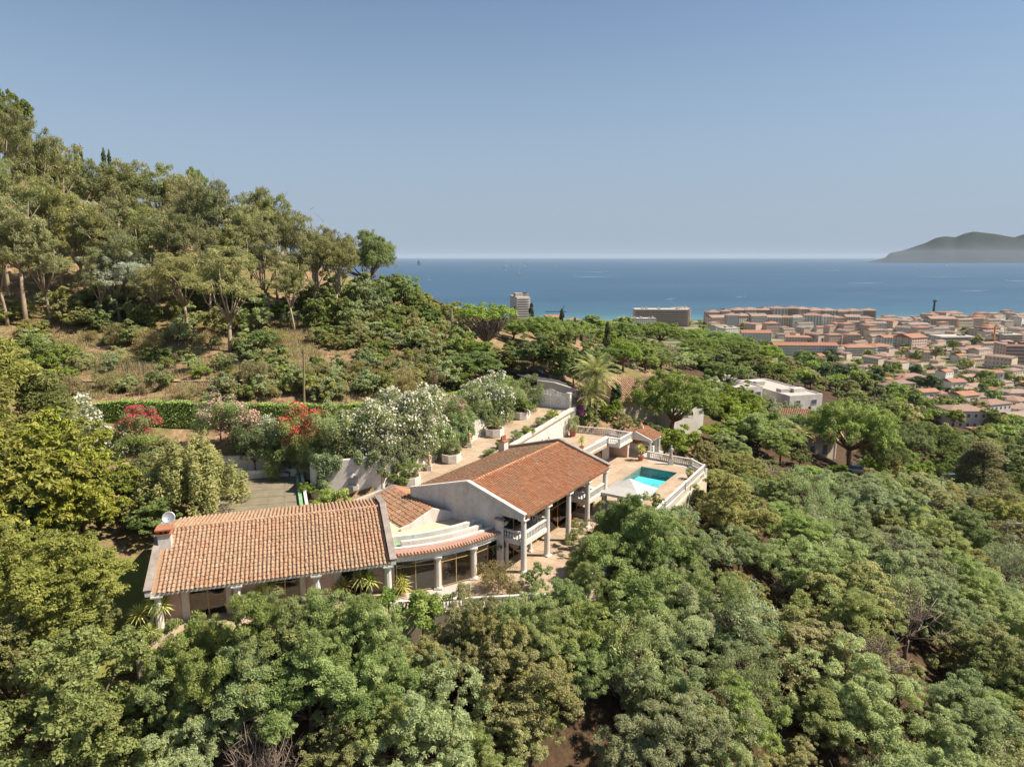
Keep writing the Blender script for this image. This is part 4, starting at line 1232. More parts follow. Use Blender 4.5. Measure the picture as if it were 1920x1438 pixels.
INFO = {  # name, label, category, group
 'acacia': ('acacia_tree', 'blue green feathery acacia', 'tree', 'acacias of the wood'),
 'acacia_grey': ('acacia_tree', 'pale grey green acacia', 'tree', 'pale acacias of the wood'),
 'oak': ('oak_tree', 'dense yellow green oak', 'tree', 'oaks of the wood'),
 'olivey': ('cork_oak', 'olive drab small leaved oak', 'tree', 'olive drab oaks of the wood'),
 'loquat': ('loquat_tree', 'yellow green large leaved tree', 'tree', 'large leaved trees by the gable'),
 'green': ('broadleaf_tree', 'dark green broadleaf tree', 'tree', 'broadleaf trees of the ridge'),
 'bright': ('broadleaf_tree', 'bright green bushy tree among darker ones', 'tree', 'bright green trees'),
 'shrub': ('scrub_bush', 'olive green scrub bush', 'bush', 'scrub bushes'),
 'shrub_grey': ('scrub_bush', 'grey green scrub bush', 'bush', 'grey scrub bushes'),
 'shrub_green': ('scrub_bush', 'dark green leafy bush', 'bush', 'dark scrub bushes'),
 'shrub_dry': ('dry_bush', 'straw brown dry bush', 'bush', 'dry bushes'),
 'shrub_bright': ('leafy_bush', 'bright yellow green leafy bush', 'bush', 'bright bushes'),
 'euc': ('eucalyptus_tree', 'olive green eucalyptus with pale trunk', 'tree', 'eucalyptus on the hill'),
 'euc_blue': ('eucalyptus_tree', 'silvery blue eucalyptus with pale trunk', 'tree', 'silvery eucalyptus on the hill'),
 'pine': ('umbrella_pine', 'green umbrella pine with dome crown', 'tree', 'umbrella pines of the ridge'),
 'pine_old': ('umbrella_pine', 'dull olive green rounded pine', 'tree', 'dull pines'),
 'cyp': ('cypress_tree', 'slim dark column cypress', 'tree', 'column cypresses'),
 'scrub': ('scrub_tree', 'thin grey twiggy tree with sparse leaf', 'tree', 'thin grey trees of the wood'),
 'bare': ('bare_tree', 'leafless grey tree', 'tree', 'bare trees'),
 'far_green': ('town_tree', 'green tree among the houses of the town', 'tree', 'green trees in the town'),
 'far_pine': ('town_pine', 'flat topped pine on the slopes above the town', 'tree', 'pines above the town'),
 'far_olive': ('town_tree', 'olive green tree among the houses of the town', 'tree', 'olive green trees in the town'),
 'far_dark': ('town_tree', 'dark tree among the houses of the town', 'tree', 'dark trees in the town'),
}
LMK = [('the left wing', LW(8, -4)), ('the left gable', LW(-7, 4)), ('the curved glass front', H(-5, -6)), ('the tall columns', H(6, -9)), ('the gazebo', H(19, -9)), ('the pool balustrade', H(33, -9)), ('the dead tangle', aty(497, 1400, 37)), ('the brown gap in the wood', aty(1120, 1330, 46)),
  ('the porch house', aty(1545, 865, 112)), ('the leaning pine', aty(1600, 880, 104)), ('the wooded slope foot', aty(1500, 1300, 55)), ('the bare soil patches', aty(1440, 990, 80)), ('the near street lamp', aty(1876, 1040, 100)), ('the far street lamp', aty(1757, 940, 130)), ('the neighbouring house', aty(1250, 800, 112)), ('the white gate', aty(1035, 760, 98)), ('the bend of the road', aty(960, 695, 118)),
  ('the brown utility pole', aty(569, 756, 84)), ('the grey utility pole', aty(847, 650, 126)), ('the wire fence', aty(350, 703, 98)), ('the fence end', aty(820, 690, 104)), ('the conifers', aty(40, 760, 88)), ('the bare tall eucalyptus', aty(598, 520, 165)), ('the round eucalyptus', aty(432, 658, 112)), ('the silvery eucalyptus', aty(225, 604, 122)), ('the skyline pine', aty(372, 440, 185)), ('the hilltop', aty(20, 330, 160)), ('the skyline cypresses', aty(165, 420, 175)), ('the pine above the sea', aty(690, 560, 160)),
  ('the dry pine', aty(912, 658, 128)), ('the white tower', aty(981, 608, 600)), ('the stepped beige block', aty(1240, 620, 800)), ('the white flats', aty(1500, 790, 205)), ('the low flats', aty(1405, 745, 240)), ('the cream slab', aty(1372, 650, 520)), ('the long white block', aty(1510, 668, 600)), ('the pink residence', aty(1520, 612, 900)), ('the warehouse', aty(1796, 644, 740)), ('the orange crane', aty(1861, 655, 690)), ('the brown block', aty(1912, 688, 560)), ('the beach mast', aty(1749, 600, 1080)), ('the cream gable', aty(1722, 660, 640)), ('the tree row', aty(1760, 700, 470)), ('the garden pool', aty(1812, 938, 118)), ('the green glass roof', aty(1710, 790, 270)), ('the red roofed villas', aty(1870, 760, 360))]
def near(loc):
    return min(LMK, key=lambda q: (q[1].x - loc[0]) ** 2 + (q[1].y - loc[1]) ** 2)[0]
def sized(lab, loc, w_, lo, hi):
    return ('small ' if w_ < lo else 'large ' if w_ > hi else 'mid sized ') + lab + ' near ' + near(loc)
def tree(key, loc, w_, h_, label=None, name=None, cat=None, group=None, rz=None, v=None):
    ps = PROTO[key]
    W, Hh, tk, cr, ex = ps[random.randrange(len(ps)) if v is None else v % len(ps)]
    nm, lb_, ct, gr = INFO.get(key, ('tree', label, 'tree', None))
    o = bpy.data.objects.new(name or nm, None)
    COL.objects.link(o)
    o.location = loc
    o.rotation_euler = (0, 0, random.uniform(0, 6.283) if rz is None else rz)
    sx = w_ / W
    o.scale = (sx, sx * random.uniform(.92, 1.08), h_ / Hh)
    o.empty_display_size = .2
    if not label:
        W_ = PROTO[key][0][0]; lb_ = sized(lb_, loc, w_, W_ * .65, W_ * .95)
    tag(o, label or lb_, cat or ct, None if label and not group else (group or gr))
    for pn, me in [('trunk', tk), ('crown', cr)] + ex:
        if me is None: continue
        c = bpy.data.objects.new(pn, me)
        COL.objects.link(c); c.parent = o
    return o
def by_base(key, bx, by, ty, wpx, **k):
    hit = ground_hit(bx, by)
    if hit is None: return None
    p, t = hit
    return tree(key, p, wpx / FPX * t, (by - ty) / FPX * t / CP * 1.0, **k)
def by_crown(key, cx, cy, wpx, ratio=1.0, kk=.58, **k):
    """crown centre and width in the photograph; the tree stands where that crown's height meets the slope"""
    hit = crown_hit(cx, cy, wpx, kk * ratio)
    if hit is None: return None
    p, t = hit
    wd = wpx / FPX * t
    return tree(key, p, wd, wd * ratio, **k)

# --- wood in front of the villa
for key, cx, cy, wpx, ra in [
  ('oak', 120, 1345, 320, 1.0), ('oak', 20, 1260, 220, 1.0), ('oak', 215, 1400, 200, 1.0), ('oak', 70, 1110, 240, 1.05), ('oak', 140, 1075, 130, 1.1), ('oak', 10, 1060, 170, 1.1), ('cedar', 150, 1170, 120, 1.0), ('oak', 60, 1180, 160, 1.0), ('oak', 170, 1150, 100, 1.1),
  ('acacia', 395, 1245, 200, .95), ('acacia', 530, 1225, 220, .95), ('acacia', 660, 1225, 200, .95), ('acacia', 445, 1290, 220, 1.0), ('acacia', 580, 1285, 220, 1.0), ('acacia', 330, 1260, 120, 1.0), ('acacia', 700, 1290, 180, 1.0),
  ('acacia_grey', 345, 1405, 190, 1.0), ('acacia_grey', 830, 1370, 220, 1.0), ('acacia', 740, 1345, 150, 1.0), ('acacia_grey', 790, 1280, 130, 1.0), ('acacia', 900, 1420, 150, 1.0), ('olivey', 640, 1400, 150, 1.0),
  ('olivey', 965, 1280, 180, 1.15), ('olivey', 1010, 1225, 140, 1.1), ('olivey', 880, 1215, 130, 1.0), ('olivey', 910, 1250, 120, 1.2), ('olivey', 1010, 1320, 130, 1.2), ('olivey', 960, 1380, 130, 1.2),
  ('acacia', 1020, 1185, 150, .95), ('acacia', 1085, 1185, 160, 1.0), ('acacia', 1100, 1245, 130, 1.1),
  ('acacia', 1190, 1060, 200, 1.1), ('acacia', 1130, 1010, 110, 1.1), ('acacia', 1240, 1130, 140, 1.1), ('acacia', 1180, 980, 100, 1.1), ('acacia_grey', 1230, 1200, 150, 1.1), ('acacia', 1180, 1170, 130, 1.1), ('acacia_grey', 1250, 1290, 170, 1.0), ('acacia_grey', 1220, 1390, 190, 1.0), ('scrub', 1175, 1265, 120, 1.0), ('acacia_grey', 1330, 1370, 180, 1.0)]:
    kw = {}
    if key == 'cedar': kw = dict(label='yellow green feathery conifer between the oaks at the wood edge', name='conifer', cat='tree')
    by_crown(key, cx, cy, wpx, ra, **kw)
def by_top(key, px, ty, Yd, wd):
    t_ = aty(px, ty, Yd); gz_ = tz(t_.x, Yd)
    tree(key, (t_.x, Yd, gz_), wd, (t_.z - gz_) * .96)
for key, px, ty, Yd, wd in [('olivey', 862, 1108, 47.6, 4.2), ('olivey', 905, 1112, 47.9, 4.0), ('acacia', 952, 1112, 48.4, 4.0), ('olivey', 915, 1135, 47.8, 4.0), ('acacia', 985, 1112, 49.5, 4.6), ('acacia', 1045, 1085, 51.5, 4.6), ('olivey', 940, 1150, 46.4, 4.6), ('acacia', 1015, 1125, 48.0, 5.0), ('acacia', 1130, 985, 58.0, 6.2), ('acacia', 1180, 938, 61.0, 6.0), ('acacia', 1230, 1000, 60.0, 6.0),
    ('acacia', 350, 1150, 42.5, 5.0), ('acacia', 440, 1118, 43.2, 6.2), ('acacia', 530, 1118, 44.0, 6.0), ('acacia', 600, 1102, 45.2, 6.2), ('acacia', 660, 1118, 45.5, 5.4), ('acacia', 725, 1158, 45.6, 4.4), ('acacia', 310, 1200, 41.5, 4.4), ('olivey', 800, 1180, 45.8, 4.2), ('acacia', 1085, 1060, 53.0, 4.6)]:
    by_top(key, px, ty, Yd, wd)
t_ = aty(492, 1335, 39.0)
tree('tangle', (t_.x, 39.0, tz(t_.x, 39.0)), 5.0, t_.z - tz(t_.x, 39.0), label='tangle of dead brown branches among the acacias', name='dead_tree', cat='dead tree')
by_crown('bare', 630, 1350, 70, 1.1, .5, label='small bare twiggy tree in the gap between two acacias', name='bare_tree', cat='tree')
# --- wood to the right: jittered grid on the slope, kept under the photograph's tree line
LIMX = [760, 820, 880, 960, 1060, 1075, 1130, 1210, 1240, 1310, 1340, 1400, 1490, 1600, 1700, 1800, 1920, 2300]
LIMY = [1150, 1130, 1100, 1100, 1060, 1010, 965, 985, 975, 900, 862, 850, 876, 898, 880, 900, 930, 940]
cells = []
yy = 30.0
while yy < 150:
    st = 4.3 if yy < 95 else 5.2
    xx = -2.0
    while xx < 130:
        cells.append((xx + random.uniform(-1.6, 1.6), yy + random.uniform(-1.6, 1.6), st)); xx += st
    yy += st
bigpoly = [(p.x, p.y) for p in TERR]
for x, y, st in cells:
    if y < 20 or abs(x) > .80 * y + 6: continue
    g_ = tz(x, y)
    if inpoly(np.array([x]), np.array([y]), bigpoly)[0]: continue
    px, py = topix((x, y, g_))
    if px < 1150 or py < 800 or py > 1620: continue
    if mnoise.noise(Vector((x * .13, y * .13, 5))) < -.36: continue
    nz = mnoise.noise(Vector((x * .06, y * .06, 2)))
    r_ = random.random() + nz * .6
    key = 'acacia_grey' if r_ < .28 else 'acacia' if r_ < .50 else 'scrub' if r_ < .72 else 'olivey' if r_ < .90 else 'oak'
    if random.random() < .07: key = 'bare'
    w_ = 3.4 + 6.0 * random.random() ** 1.3; h_ = min(8.5, w_ * random.uniform(.75, 1.25))
    ok = True
    for dx in (-.4, 0, .4):
        tx, ty = topix((x + dx * w_, y, g_ + h_ * (1 if dx == 0 else .75)))
        lim = np.interp(tx, LIMX, LIMY)
        if ty < lim:
            need = (lim - ty) / FPX * y * 1.02
            h_ -= need
    if h_ < 1.6: continue
    w_ = min(w_, h_ * 1.6)
    tree(key, (x, y, g_), w_, h_)
# --- plants at the left of the wing
for key, cx, cy, wpx, ra in [('loquat', 60, 915, 220, 1.1), ('loquat', 150, 955, 150, 1.1), ('loquat', 110, 860, 170, 1.1), ('loquat', 30, 990, 150, 1.1), ('loquat', 265, 960, 70, 1.0), ('loquat', 190, 905, 110, 1.0), ('oak', 20, 1010, 120, 1.1)]:
    by_crown(key, cx, cy, wpx, ra, .6)
by_base('laurel', 362, 965, 785, 215, label='upright olive green laurel behind the satellite dish', name='laurel_tree')
by_base('green', 300, 1010, 925, 90, label='dark glossy bush in shade between lawn and laurel', name='glossy_bush', cat='bush')
for bx, by, ty, wp in ((20, 900, 640, 190), (95, 880, 700, 130), (-40, 940, 640, 200)):
    by_base('cedar', bx, by, ty, wp, label='tall olive green feathery conifer at the hillside edge', name='conifer', cat='tree', group='conifers at the hillside edge')
for bx, by, ty, wp, ky in ((205, 925, 870, 60, 'shrub_green'), (235, 950, 895, 60, 'shrub_green'), (262, 900, 850, 56, 'shrub'), (295, 930, 870, 50, 'shrub_green'), (225, 985, 930, 60, 'shrub_green'), (310, 850, 815, 46, 'shrub'), (270, 990, 945, 46, 'shrub_green')): by_base(ky, bx, by, ty, wp)
for bx, by, ty, wp, ky in ((1640, 900, 862, 40, 'bright'), (1670, 905, 860, 50, 'shrub'), (1625, 880, 850, 36, 'shrub_green'), (1700, 900, 850, 60, 'shrub_green'), (1720, 915, 865, 60, 'bright'), (1570, 900, 868, 40, 'shrub_green'), (1790, 910, 850, 60, 'green')): by_base(ky, bx, by, ty, wp)
# --- oleanders above the retaining wall
OLE = [('olea_white', 140, 800, 130, .85), ('olea_white', 195, 850, 120, .9), ('olea_white', 105, 770, 90, .9), ('olea_red', 262, 788, 66, .9), ('olea', 250, 830, 76, 1.0), ('olea_pink', 410, 772, 84, .9), ('olea_pink', 452, 800, 76, 1.0), ('olea', 475, 830, 80, 1.0),
 ('olea_white', 512, 812, 62, 1.2), ('olea_red', 566, 795, 84, 1.0), ('olea', 616, 800, 90, 1.1), ('olea', 640, 830, 80, 1.1), ('olea_white', 684, 795, 90, 1.1), ('olea_white', 735, 785, 110, 1.1), ('olea_white', 785, 780, 110, 1.15), ('olea_white', 760, 835, 110, 1.1), ('olea_white', 705, 835, 90, 1.1), ('olea_white', 810, 820, 80, 1.1),
 ('olea', 835, 785, 80, 1.1), ('olea_pink', 852, 770, 60, 1.0), ('olea', 868, 800, 70, 1.1), ('olea_white', 915, 745, 84, 1.2), ('olea', 890, 760, 60, 1.2), ('olea', 950, 742, 64, 1.25), ('olea', 985, 735, 60, 1.2), ('olea', 935, 775, 60, 1.0), ('olea', 300, 870, 90, 1.0), ('olea', 540, 850, 80, 1.0), ('olea', 590, 850, 70, 1.0)]
OLAB = {'olea_white': ('oleander', 'oleander bush covered in white blossom', 'oleander', 'white oleanders'), 'olea_red': ('oleander', 'oleander bush with red blossom', 'oleander', 'red oleanders'),
        'olea_pink': ('oleander', 'oleander bush with pink blossom', 'oleander', 'pink oleanders'), 'olea': ('oleander', 'oleander bush in green leaf', 'oleander', 'green oleanders')}
INFO.update(OLAB)
for key, cx, cy, wpx, ra in OLE:
    Yd = np.interp(cx, [100, 300, 500, 640, 700, 800, 900, 1000], [76, 77, 77.6, 76.5, 76.5, 82, 91, 100]) - 1.3 + (0 if cy < 815 else -.9)
    c = aty(cx, cy, Yd)
    wd = wpx / FPX * Yd * 1.03; hh = wd * ra
    zb = c.z - hh * .55
    tree(key, (c.x, c.y, zb), wd, hh)
# --- ivy on the retaining wall
def ivy(label, pts, n, seed):
    """pts: world centre, half width along dir, half height; a leafy mat lying on the wall face"""
    cen = []; rad = []
    g = random.Random(seed)
    for p, dr, hw_, hh in pts:
        for _ in range(26):
            u, v = g.uniform(-1, 1), g.uniform(-1, 1)
            if abs(u) > 1 - .35 * max(0, -v): continue
            cen.append(p + dr * u * hw_ + Vector((0, 0, v * hh))); rad.append((.42, .42, .5))
    me = leaf_mesh('ivy', L['ivy'], cen, rad, n, .17, .12, seed=seed, droop=.8, outw=.5, lowcut=-1)
    put('ivy', me, None, None, label=label, cat='ivy', group=None)
hd = Vector((math.cos(HA), math.sin(HA), 0)); fd = Vector((wpts[3][0] - wpts[2][0], wpts[3][1] - wpts[2][1], 0)).normalized()
off = Vector((.8, -.5, 0)) * .35
ivy('thick dark ivy hanging over the wall beside the flat felt roof', [(Vector((-21.5, 75.4, 5.4)), Vector((1, 0, 0)), 1.4, 1.0), (Vector((-25.5, 75.5, 5.6)), Vector((1, 0, 0)), 3.0, .9)], 11000, 1)
ivy('ivy column falling to the ground left of the bare white wall', [(Vector((-20.4, 70.0, 5.2)), fd, .9, 1.7), (Vector((-19.9, 70.1, 6.6)), fd, 1.6, .8), (Vector((-15.6, 71.2, 6.7)), fd, 1.2, .7)], 11000, 2)
ivy('broad ivy curtain below the white oleanders', [(H(4.2, 19.8, 6.4), hd, 2.4, 1.5), (H(7.2, 19.8, 6.5), hd, 2.2, 1.4), (H(9.4, 19.8, 6.5), hd, 2.0, 1.0)], 22000, 3)
ivy('ivy spilling down the wall beside the potted bushes of the ramp', [(H(12.5, 19.8, 6.7), hd, 2.2, 1.3), (H(16, 19.8, 6.9), hd, 2.2, 1.4), (H(18, 19.75, 6.2), hd, 1.2, .9)], 20000, 4)
ivy('ivy patch on the wall close to the white gate', [(H(24, 19.95, 7.6), hd, 2, .9), (H(29.5, 20.05, 7.9), hd, 2.6, .9)], 12000, 5)
# --- clipped hedge
HP = [aty(130, 762, 80), aty(225, 750, 80), aty(330, 752, 80.5), aty(440, 756, 81), aty(560, 757, 81.5), aty(660, 757, 83), aty(760, 748, 89), aty(860, 735, 97), aty(915, 718, 103), aty(955, 704, 108)]
hdg = thing('hedge', 'long clipped green hedge with sunlit flat top above the oleanders', 'hedge', loc=(HP[4].x, HP[4].y, 7))
core = MB()
pos = []; nrm = []
g = np.random.default_rng(77)
for a, b in zip(HP[:-1], HP[1:]):
    d = Vector(((b - a).x, (b - a).y, 0)); ln2 = d.length; d.normalize(); nn2 = Vector((-d.y, d.x, 0))
    core.wallseg(a, b, 1.25, a.z - 3.2, a.z - .12, b.z - 3.2, b.z - .12)
    k = int(ln2 * 620)
    for u, v, c_ in zip(g.random(k), g.random(k), g.random(k)):
        base = a.lerp(b, u)
        if c_ < .34: pos.append(base + nn2 * (v - .5) * 1.35 + Vector((0, 0, -.1 + .09 * math.sin(u * ln2 * 2.1)))); nrm.append((0, 0, 1))
        elif c_ < .9: pos.append(base - nn2 * .66 - Vector((0, 0, v * 3.0 + .05))); nrm.append(tuple(-nn2))
        else: pos.append(base + nn2 * .66 - Vector((0, 0, v * 3.0 + .05))); nrm.append(tuple(nn2))
core.build('core', L['cyp'], hdg)
pos = np.array([tuple(p) for p in pos]); nrm = np.array(nrm); n = len(pos)
pos = pos + g.normal(size=(n, 3)) * .05
nor = unit(nrm + g.normal(size=(n, 3)) * .5); t = g.normal(size=(n, 3)); t = unit(t - nor * (t * nor).sum(-1, keepdims=True)); b = np.cross(nor, t)
co = np.stack([pos - t * .1, pos + b * .06, pos + t * .1, pos - b * .06], 1).reshape(-1, 3)
me = bpy.data.meshes.new('hedge_leaves'); quads_to_mesh(me, co, np.arange(4 * n).reshape(n, 4))
at = me.attributes.new('tint', 'FLOAT', 'FACE'); at.data.foreach_set('value', g.random(n).astype(np.float32)); me.materials.append(L['hedge'])
put('leaf_cover', me, hdg, None, kind='stuff')
# --- eucalyptus wood on the hill: base x, base y, top y, width
EUC = [(50, 612, 372, 150), (120, 560, 330, 130), (165, 575, 385, 120), (290, 610, 500, 84), (352, 628, 470, 120), (325, 585, 400, 130), (255, 540, 350, 115), (552, 622, 490, 95), (590, 605, 440, 105), (632, 608, 442, 100), (505, 600, 430, 120), (470, 580, 385, 125), (560, 590, 395, 110), (420, 570, 352, 125), (385, 560, 340, 125),
 (18, 560, 300, 150), (72, 500, 235, 115), (8, 440, 185, 110), (112, 480, 262, 120), (175, 480, 300, 115), (245, 490, 302, 130), (305, 500, 308, 130), (355, 510, 335, 115), (15, 610, 430, 120), (205, 570, 390, 120), (285, 570, 400, 120), (640, 590, 430, 80), (95, 600, 440, 105), (520, 560, 372, 100), (490, 540, 358, 90), (445, 590, 420, 110), (30, 400, 215, 90), (140, 440, 290, 90), (600, 580, 420, 80), (215, 480, 330, 100), (395, 600, 430, 100), (240, 600, 430, 90), (190, 610, 470, 80)]
for bx, by, ty, wp in EUC: by_base('euc', bx, by, ty + 6, wp * .82)
for bx, by, ty, wp in ((225, 604, 476, 84), (160, 545, 385, 90), (270, 600, 490, 60)): by_base('euc_blue', bx, by, ty, wp)
by_base('euc', 432, 658, 478, 135, label='round dense eucalyptus standing forward on the bare earth of the hill', name='eucalyptus_tree', cat='tree')
by_base('bare_tall', 598, 560, 384, 70, label='tall leafless eucalyptus against the sky', name='bare_tree', cat='tree')
by_base('pine_old', 690, 560, 440, 110, label='dark umbrella pine closing the hill skyline above the sea', name='umbrella_pine', cat='tree')
by_base('pine_old', 372, 460, 326, 95, label='flat umbrella pine on the hill skyline among eucalyptus', name='umbrella_pine', cat='tree')
for bx, by, ty, wp in ((157, 420, 285, 10), (166, 420, 288, 9), (208, 430, 292, 12), (218, 430, 295, 10)): by_base('cyp', bx, by, ty, wp, label='dark cypress tip on the hill skyline', group='cypresses on the hill skyline')
for bx, by, ty, wp in ((755, 595, 515, 80), (785, 600, 545, 60), (725, 590, 520, 60), (30, 330, 178, 70)): by_base('green', bx, by, ty, wp, label='dark green oak on the shoulder of the hill', name='oak_tree', group='oaks on the hill shoulder')
for bx, by, ty, wp in ((690, 600, 520, 78), (660, 620, 570, 50)): by_base('shrub_grey', bx, by, ty, wp)
for bx, by, ty, wp in ((700, 590, 530, 50), (820, 600, 560, 36), (800, 600, 552, 44), (840, 610, 570, 40), (860, 615, 580, 36), (775, 600, 540, 50)): by_base('shrub', bx, by, ty, wp)
for bx, by, ty, wp in ((640, 585, 520, 60), (670, 585, 530, 60), (610, 590, 540, 60), (720, 575, 525, 50), (740, 580, 530, 46), (560, 590, 550, 60), (500, 590, 545, 60), (800, 590, 556, 34), (840, 600, 572, 30)): by_base('shrub_green', bx, by, ty, wp)
# understorey and scrub on the hill and terraces
def scatter(poly, n, kinds, wmin, wmax, hr=(.7, 1.0), seed=1, carve=True, avoid=()):
    g = random.Random(seed)
    xs = [p[0] for p in poly]; ys = [p[1] for p in poly]
    done = 0; tries = 0
    while done < n and tries < n * 12:
        tries += 1
        px, py = g.uniform(min(xs), max(xs)), g.uniform(min(ys), max(ys))
        if not inpoly(np.array([px]), np.array([py]), poly)[0]: continue
        if any(a < px < c and b < py < d for a, b, c, d in avoid): continue
        hit = ground_hit(px, py)
        if hit is None: continue
        w_ = g.uniform(wmin, wmax)
        tree(g.choice(kinds), hit[0], w_, w_ * g.uniform(*hr)); done += 1
scatter([(0, 540), (640, 560), (700, 600), (680, 630), (0, 620)], 46, ['shrub_green', 'shrub', 'shrub', 'shrub_grey'], 3, 6.5, seed=3)
scatter([(0, 620), (440, 640), (700, 620), (860, 600), (860, 690), (600, 672), (0, 655)], 48, ['shrub', 'shrub_green', 'shrub_grey', 'shrub_dry', 'shrub'], 1.6, 4.2, seed=4)
scatter([(680, 560), (780, 590), (880, 610), (880, 680), (700, 660)], 46, ['shrub', 'shrub_grey', 'shrub_green', 'shrub', 'shrub_dry'], 2.2, 5.5, seed=14)
scatter([(0, 668), (860, 680), (860, 702), (0, 700)], 42, ['shrub', 'shrub_green', 'shrub_grey', 'shrub'], 1.8, 3.2, seed=5)
scatter([(80, 712), (860, 700), (900, 720), (860, 735), (660, 752), (90, 745)], 80, ['shrub', 'shrub_grey', 'shrub_dry', 'shrub', 'shrub_bright'], 1.4, 3.4, seed=6)
scatter([(430, 712), (840, 700), (850, 735), (660, 752), (430, 748)], 26, ['shrub_grey', 'shrub', 'shrub_dry'], 2.2, 4.0, seed=61)
scatter([(0, 660), (130, 665), (130, 745), (0, 745)], 14, ['shrub_green', 'shrub', 'shrub_bright'], 2.0, 4.5, seed=7)
for bx, by, ty, wp in ((485, 668, 615, 80), (245, 645, 605, 56), (600, 640, 610, 50)): by_base('shrub_green', bx, by, ty, wp, label='big dark green bush on the bare earth below the eucalyptus', group='big bushes below the eucalyptus')
g = np.random.default_rng(50)
n = 70000
gxx = g.uniform(-88, 6, n * 2); gyy = g.uniform(84, 128, n * 2)
den = np.sin(gxx * .35 + np.sin(gyy * .5) * 1.5) * np.cos(gyy * .6 + np.sin(gxx * .21)) + g.normal(size=n * 2) * .35
k = np.nonzero((den > .05) & (gyy > 85 + np.maximum(0, gxx + 22) * 1.1))[0][:n]
gxx = gxx[k]; gyy = gyy[k]; n = len(k)
p0 = np.stack([gxx, gyy, terrain(gxx, gyy) - .03], -1)
a = g.random(n) * 6.283
tip = np.stack([np.cos(a) * .25, np.sin(a) * .25, g.uniform(.25, .75, n)], -1); sd_ = np.stack([-np.sin(a), np.cos(a), 0 * a], -1) * .05
co = np.stack([p0 - sd_, p0 + sd_, p0 + tip], 1).reshape(-1, 3)
me = bpy.data.meshes.new('dry_grass'); quads_to_mesh(me, co, np.arange(3 * n).reshape(n, 3))
at = me.attributes.new('tint', 'FLOAT', 'FACE'); at.data.foreach_set('value', np.clip(.5 + .25 * den[k] + g.normal(size=n) * .2, 0, 1).astype(np.float32)); me.materials.append(L['dry'])
put('dry_grass', me, None, None, label='straw coloured dry grass over the hillside terraces', cat='grass', kind='stuff')
# --- ridge behind the gate
by_base('pine_bare', 912, 658, 572, 118, label='umbrella pine with bright thin top and bare grey branches below', name='umbrella_pine', cat='tree')
for key, bx, by, ty, wp in [('pine', 1010, 655, 593, 110), ('pine', 962, 640, 600, 80), ('pine', 1062, 655, 602, 90), ('pine', 1235, 652, 606, 95), ('pine', 1172, 650, 606, 70), ('pine', 1295, 655, 617, 90), ('pine', 1345, 665, 620, 90), ('pine', 1310, 690, 634, 90), ('pine', 1380, 680, 632, 90), ('pine', 1430, 690, 648, 80),
   ('green', 960, 690, 640, 70), ('green', 1000, 700, 625, 90), ('green', 1050, 705, 618, 95), ('green', 1095, 705, 632, 90), ('green', 1030, 690, 640, 80), ('green', 1075, 725, 660, 70), ('green', 930, 700, 660, 70), ('green', 890, 715, 660, 90), ('green', 860, 720, 675, 70), ('green', 1130, 700, 650, 70), ('green', 1330, 700, 650, 100), ('green', 1400, 710, 655, 80), ('green', 1360, 730, 680, 70), ('green', 1450, 720, 680, 60), ('green', 900, 690, 640, 60)]:
    by_base(key, bx, by, ty, wp)
by_base('pine', 1168, 695, 640, 66, label='small umbrella pine with visible trunk behind the palm', name='umbrella_pine', cat='tree')
by_base('bare', 1250, 688, 640, 46, label='leafless grey tree before the pines of the ridge', name='bare_tree', cat='tree')
for bx, by, ty, wp in ((965, 610, 576, 9), (996, 614, 570, 11), (1053, 620, 581, 11), (1077, 645, 598, 10), (1066, 650, 612, 9), (1138, 660, 606, 14), (1474, 775, 735, 14), (1090, 640, 604, 8), (1515, 800, 762, 8), (1160, 650, 612, 9)): by_base('cyp', bx, by, ty, wp)
sp = aty(1258, 812, 108)
tree('pine', (sp.x, sp.y, min(sp.z, tz(sp.x, sp.y)) - .2), 178 / FPX * 108, (812 - 680) / FPX * 108 * 1.03, label='large bright green umbrella pine with forked trunk beside the neighbouring roof', name='umbrella_pine', cat='tree', rz=.3, v=0)
by_base('pine', 1592, 880, 752, 172, label='large umbrella pine with leaning dark trunk by the porch house', name='umbrella_pine', cat='tree', rz=2.0, v=1)
for bx, by, ty, wp in ((1690, 880, 795, 110), (1750, 885, 798, 110), (1650, 900, 815, 90)): by_base('pine_old', bx, by, ty, wp, label='dull olive pine beside the large umbrella pine', group='dull pines by the porch house')
by_base('cedar', 1835, 940, 830, 100, label='dark layered conifer above the blue pool', name='conifer', cat='tree')
by_base('green', 1895, 930, 830, 110, label='dark green tree at the far right by the garden pool', name='broadleaf_tree', cat='tree')
for key, bx, by, ty, wp in (('shrub_bright', 1400, 830, 760, 74), ('green', 1440, 840, 770, 60), ('acacia', 1420, 850, 775, 90), ('acacia', 1462, 872, 800, 76), ('acacia_grey', 1370, 870, 810, 70), ('green', 1498, 880, 835, 40), ('bright', 1340, 830, 790, 60), ('bright', 1360, 790, 740, 60)):
    by_base(key, bx, by, ty, wp, label={'acacia': None}.get(key), )

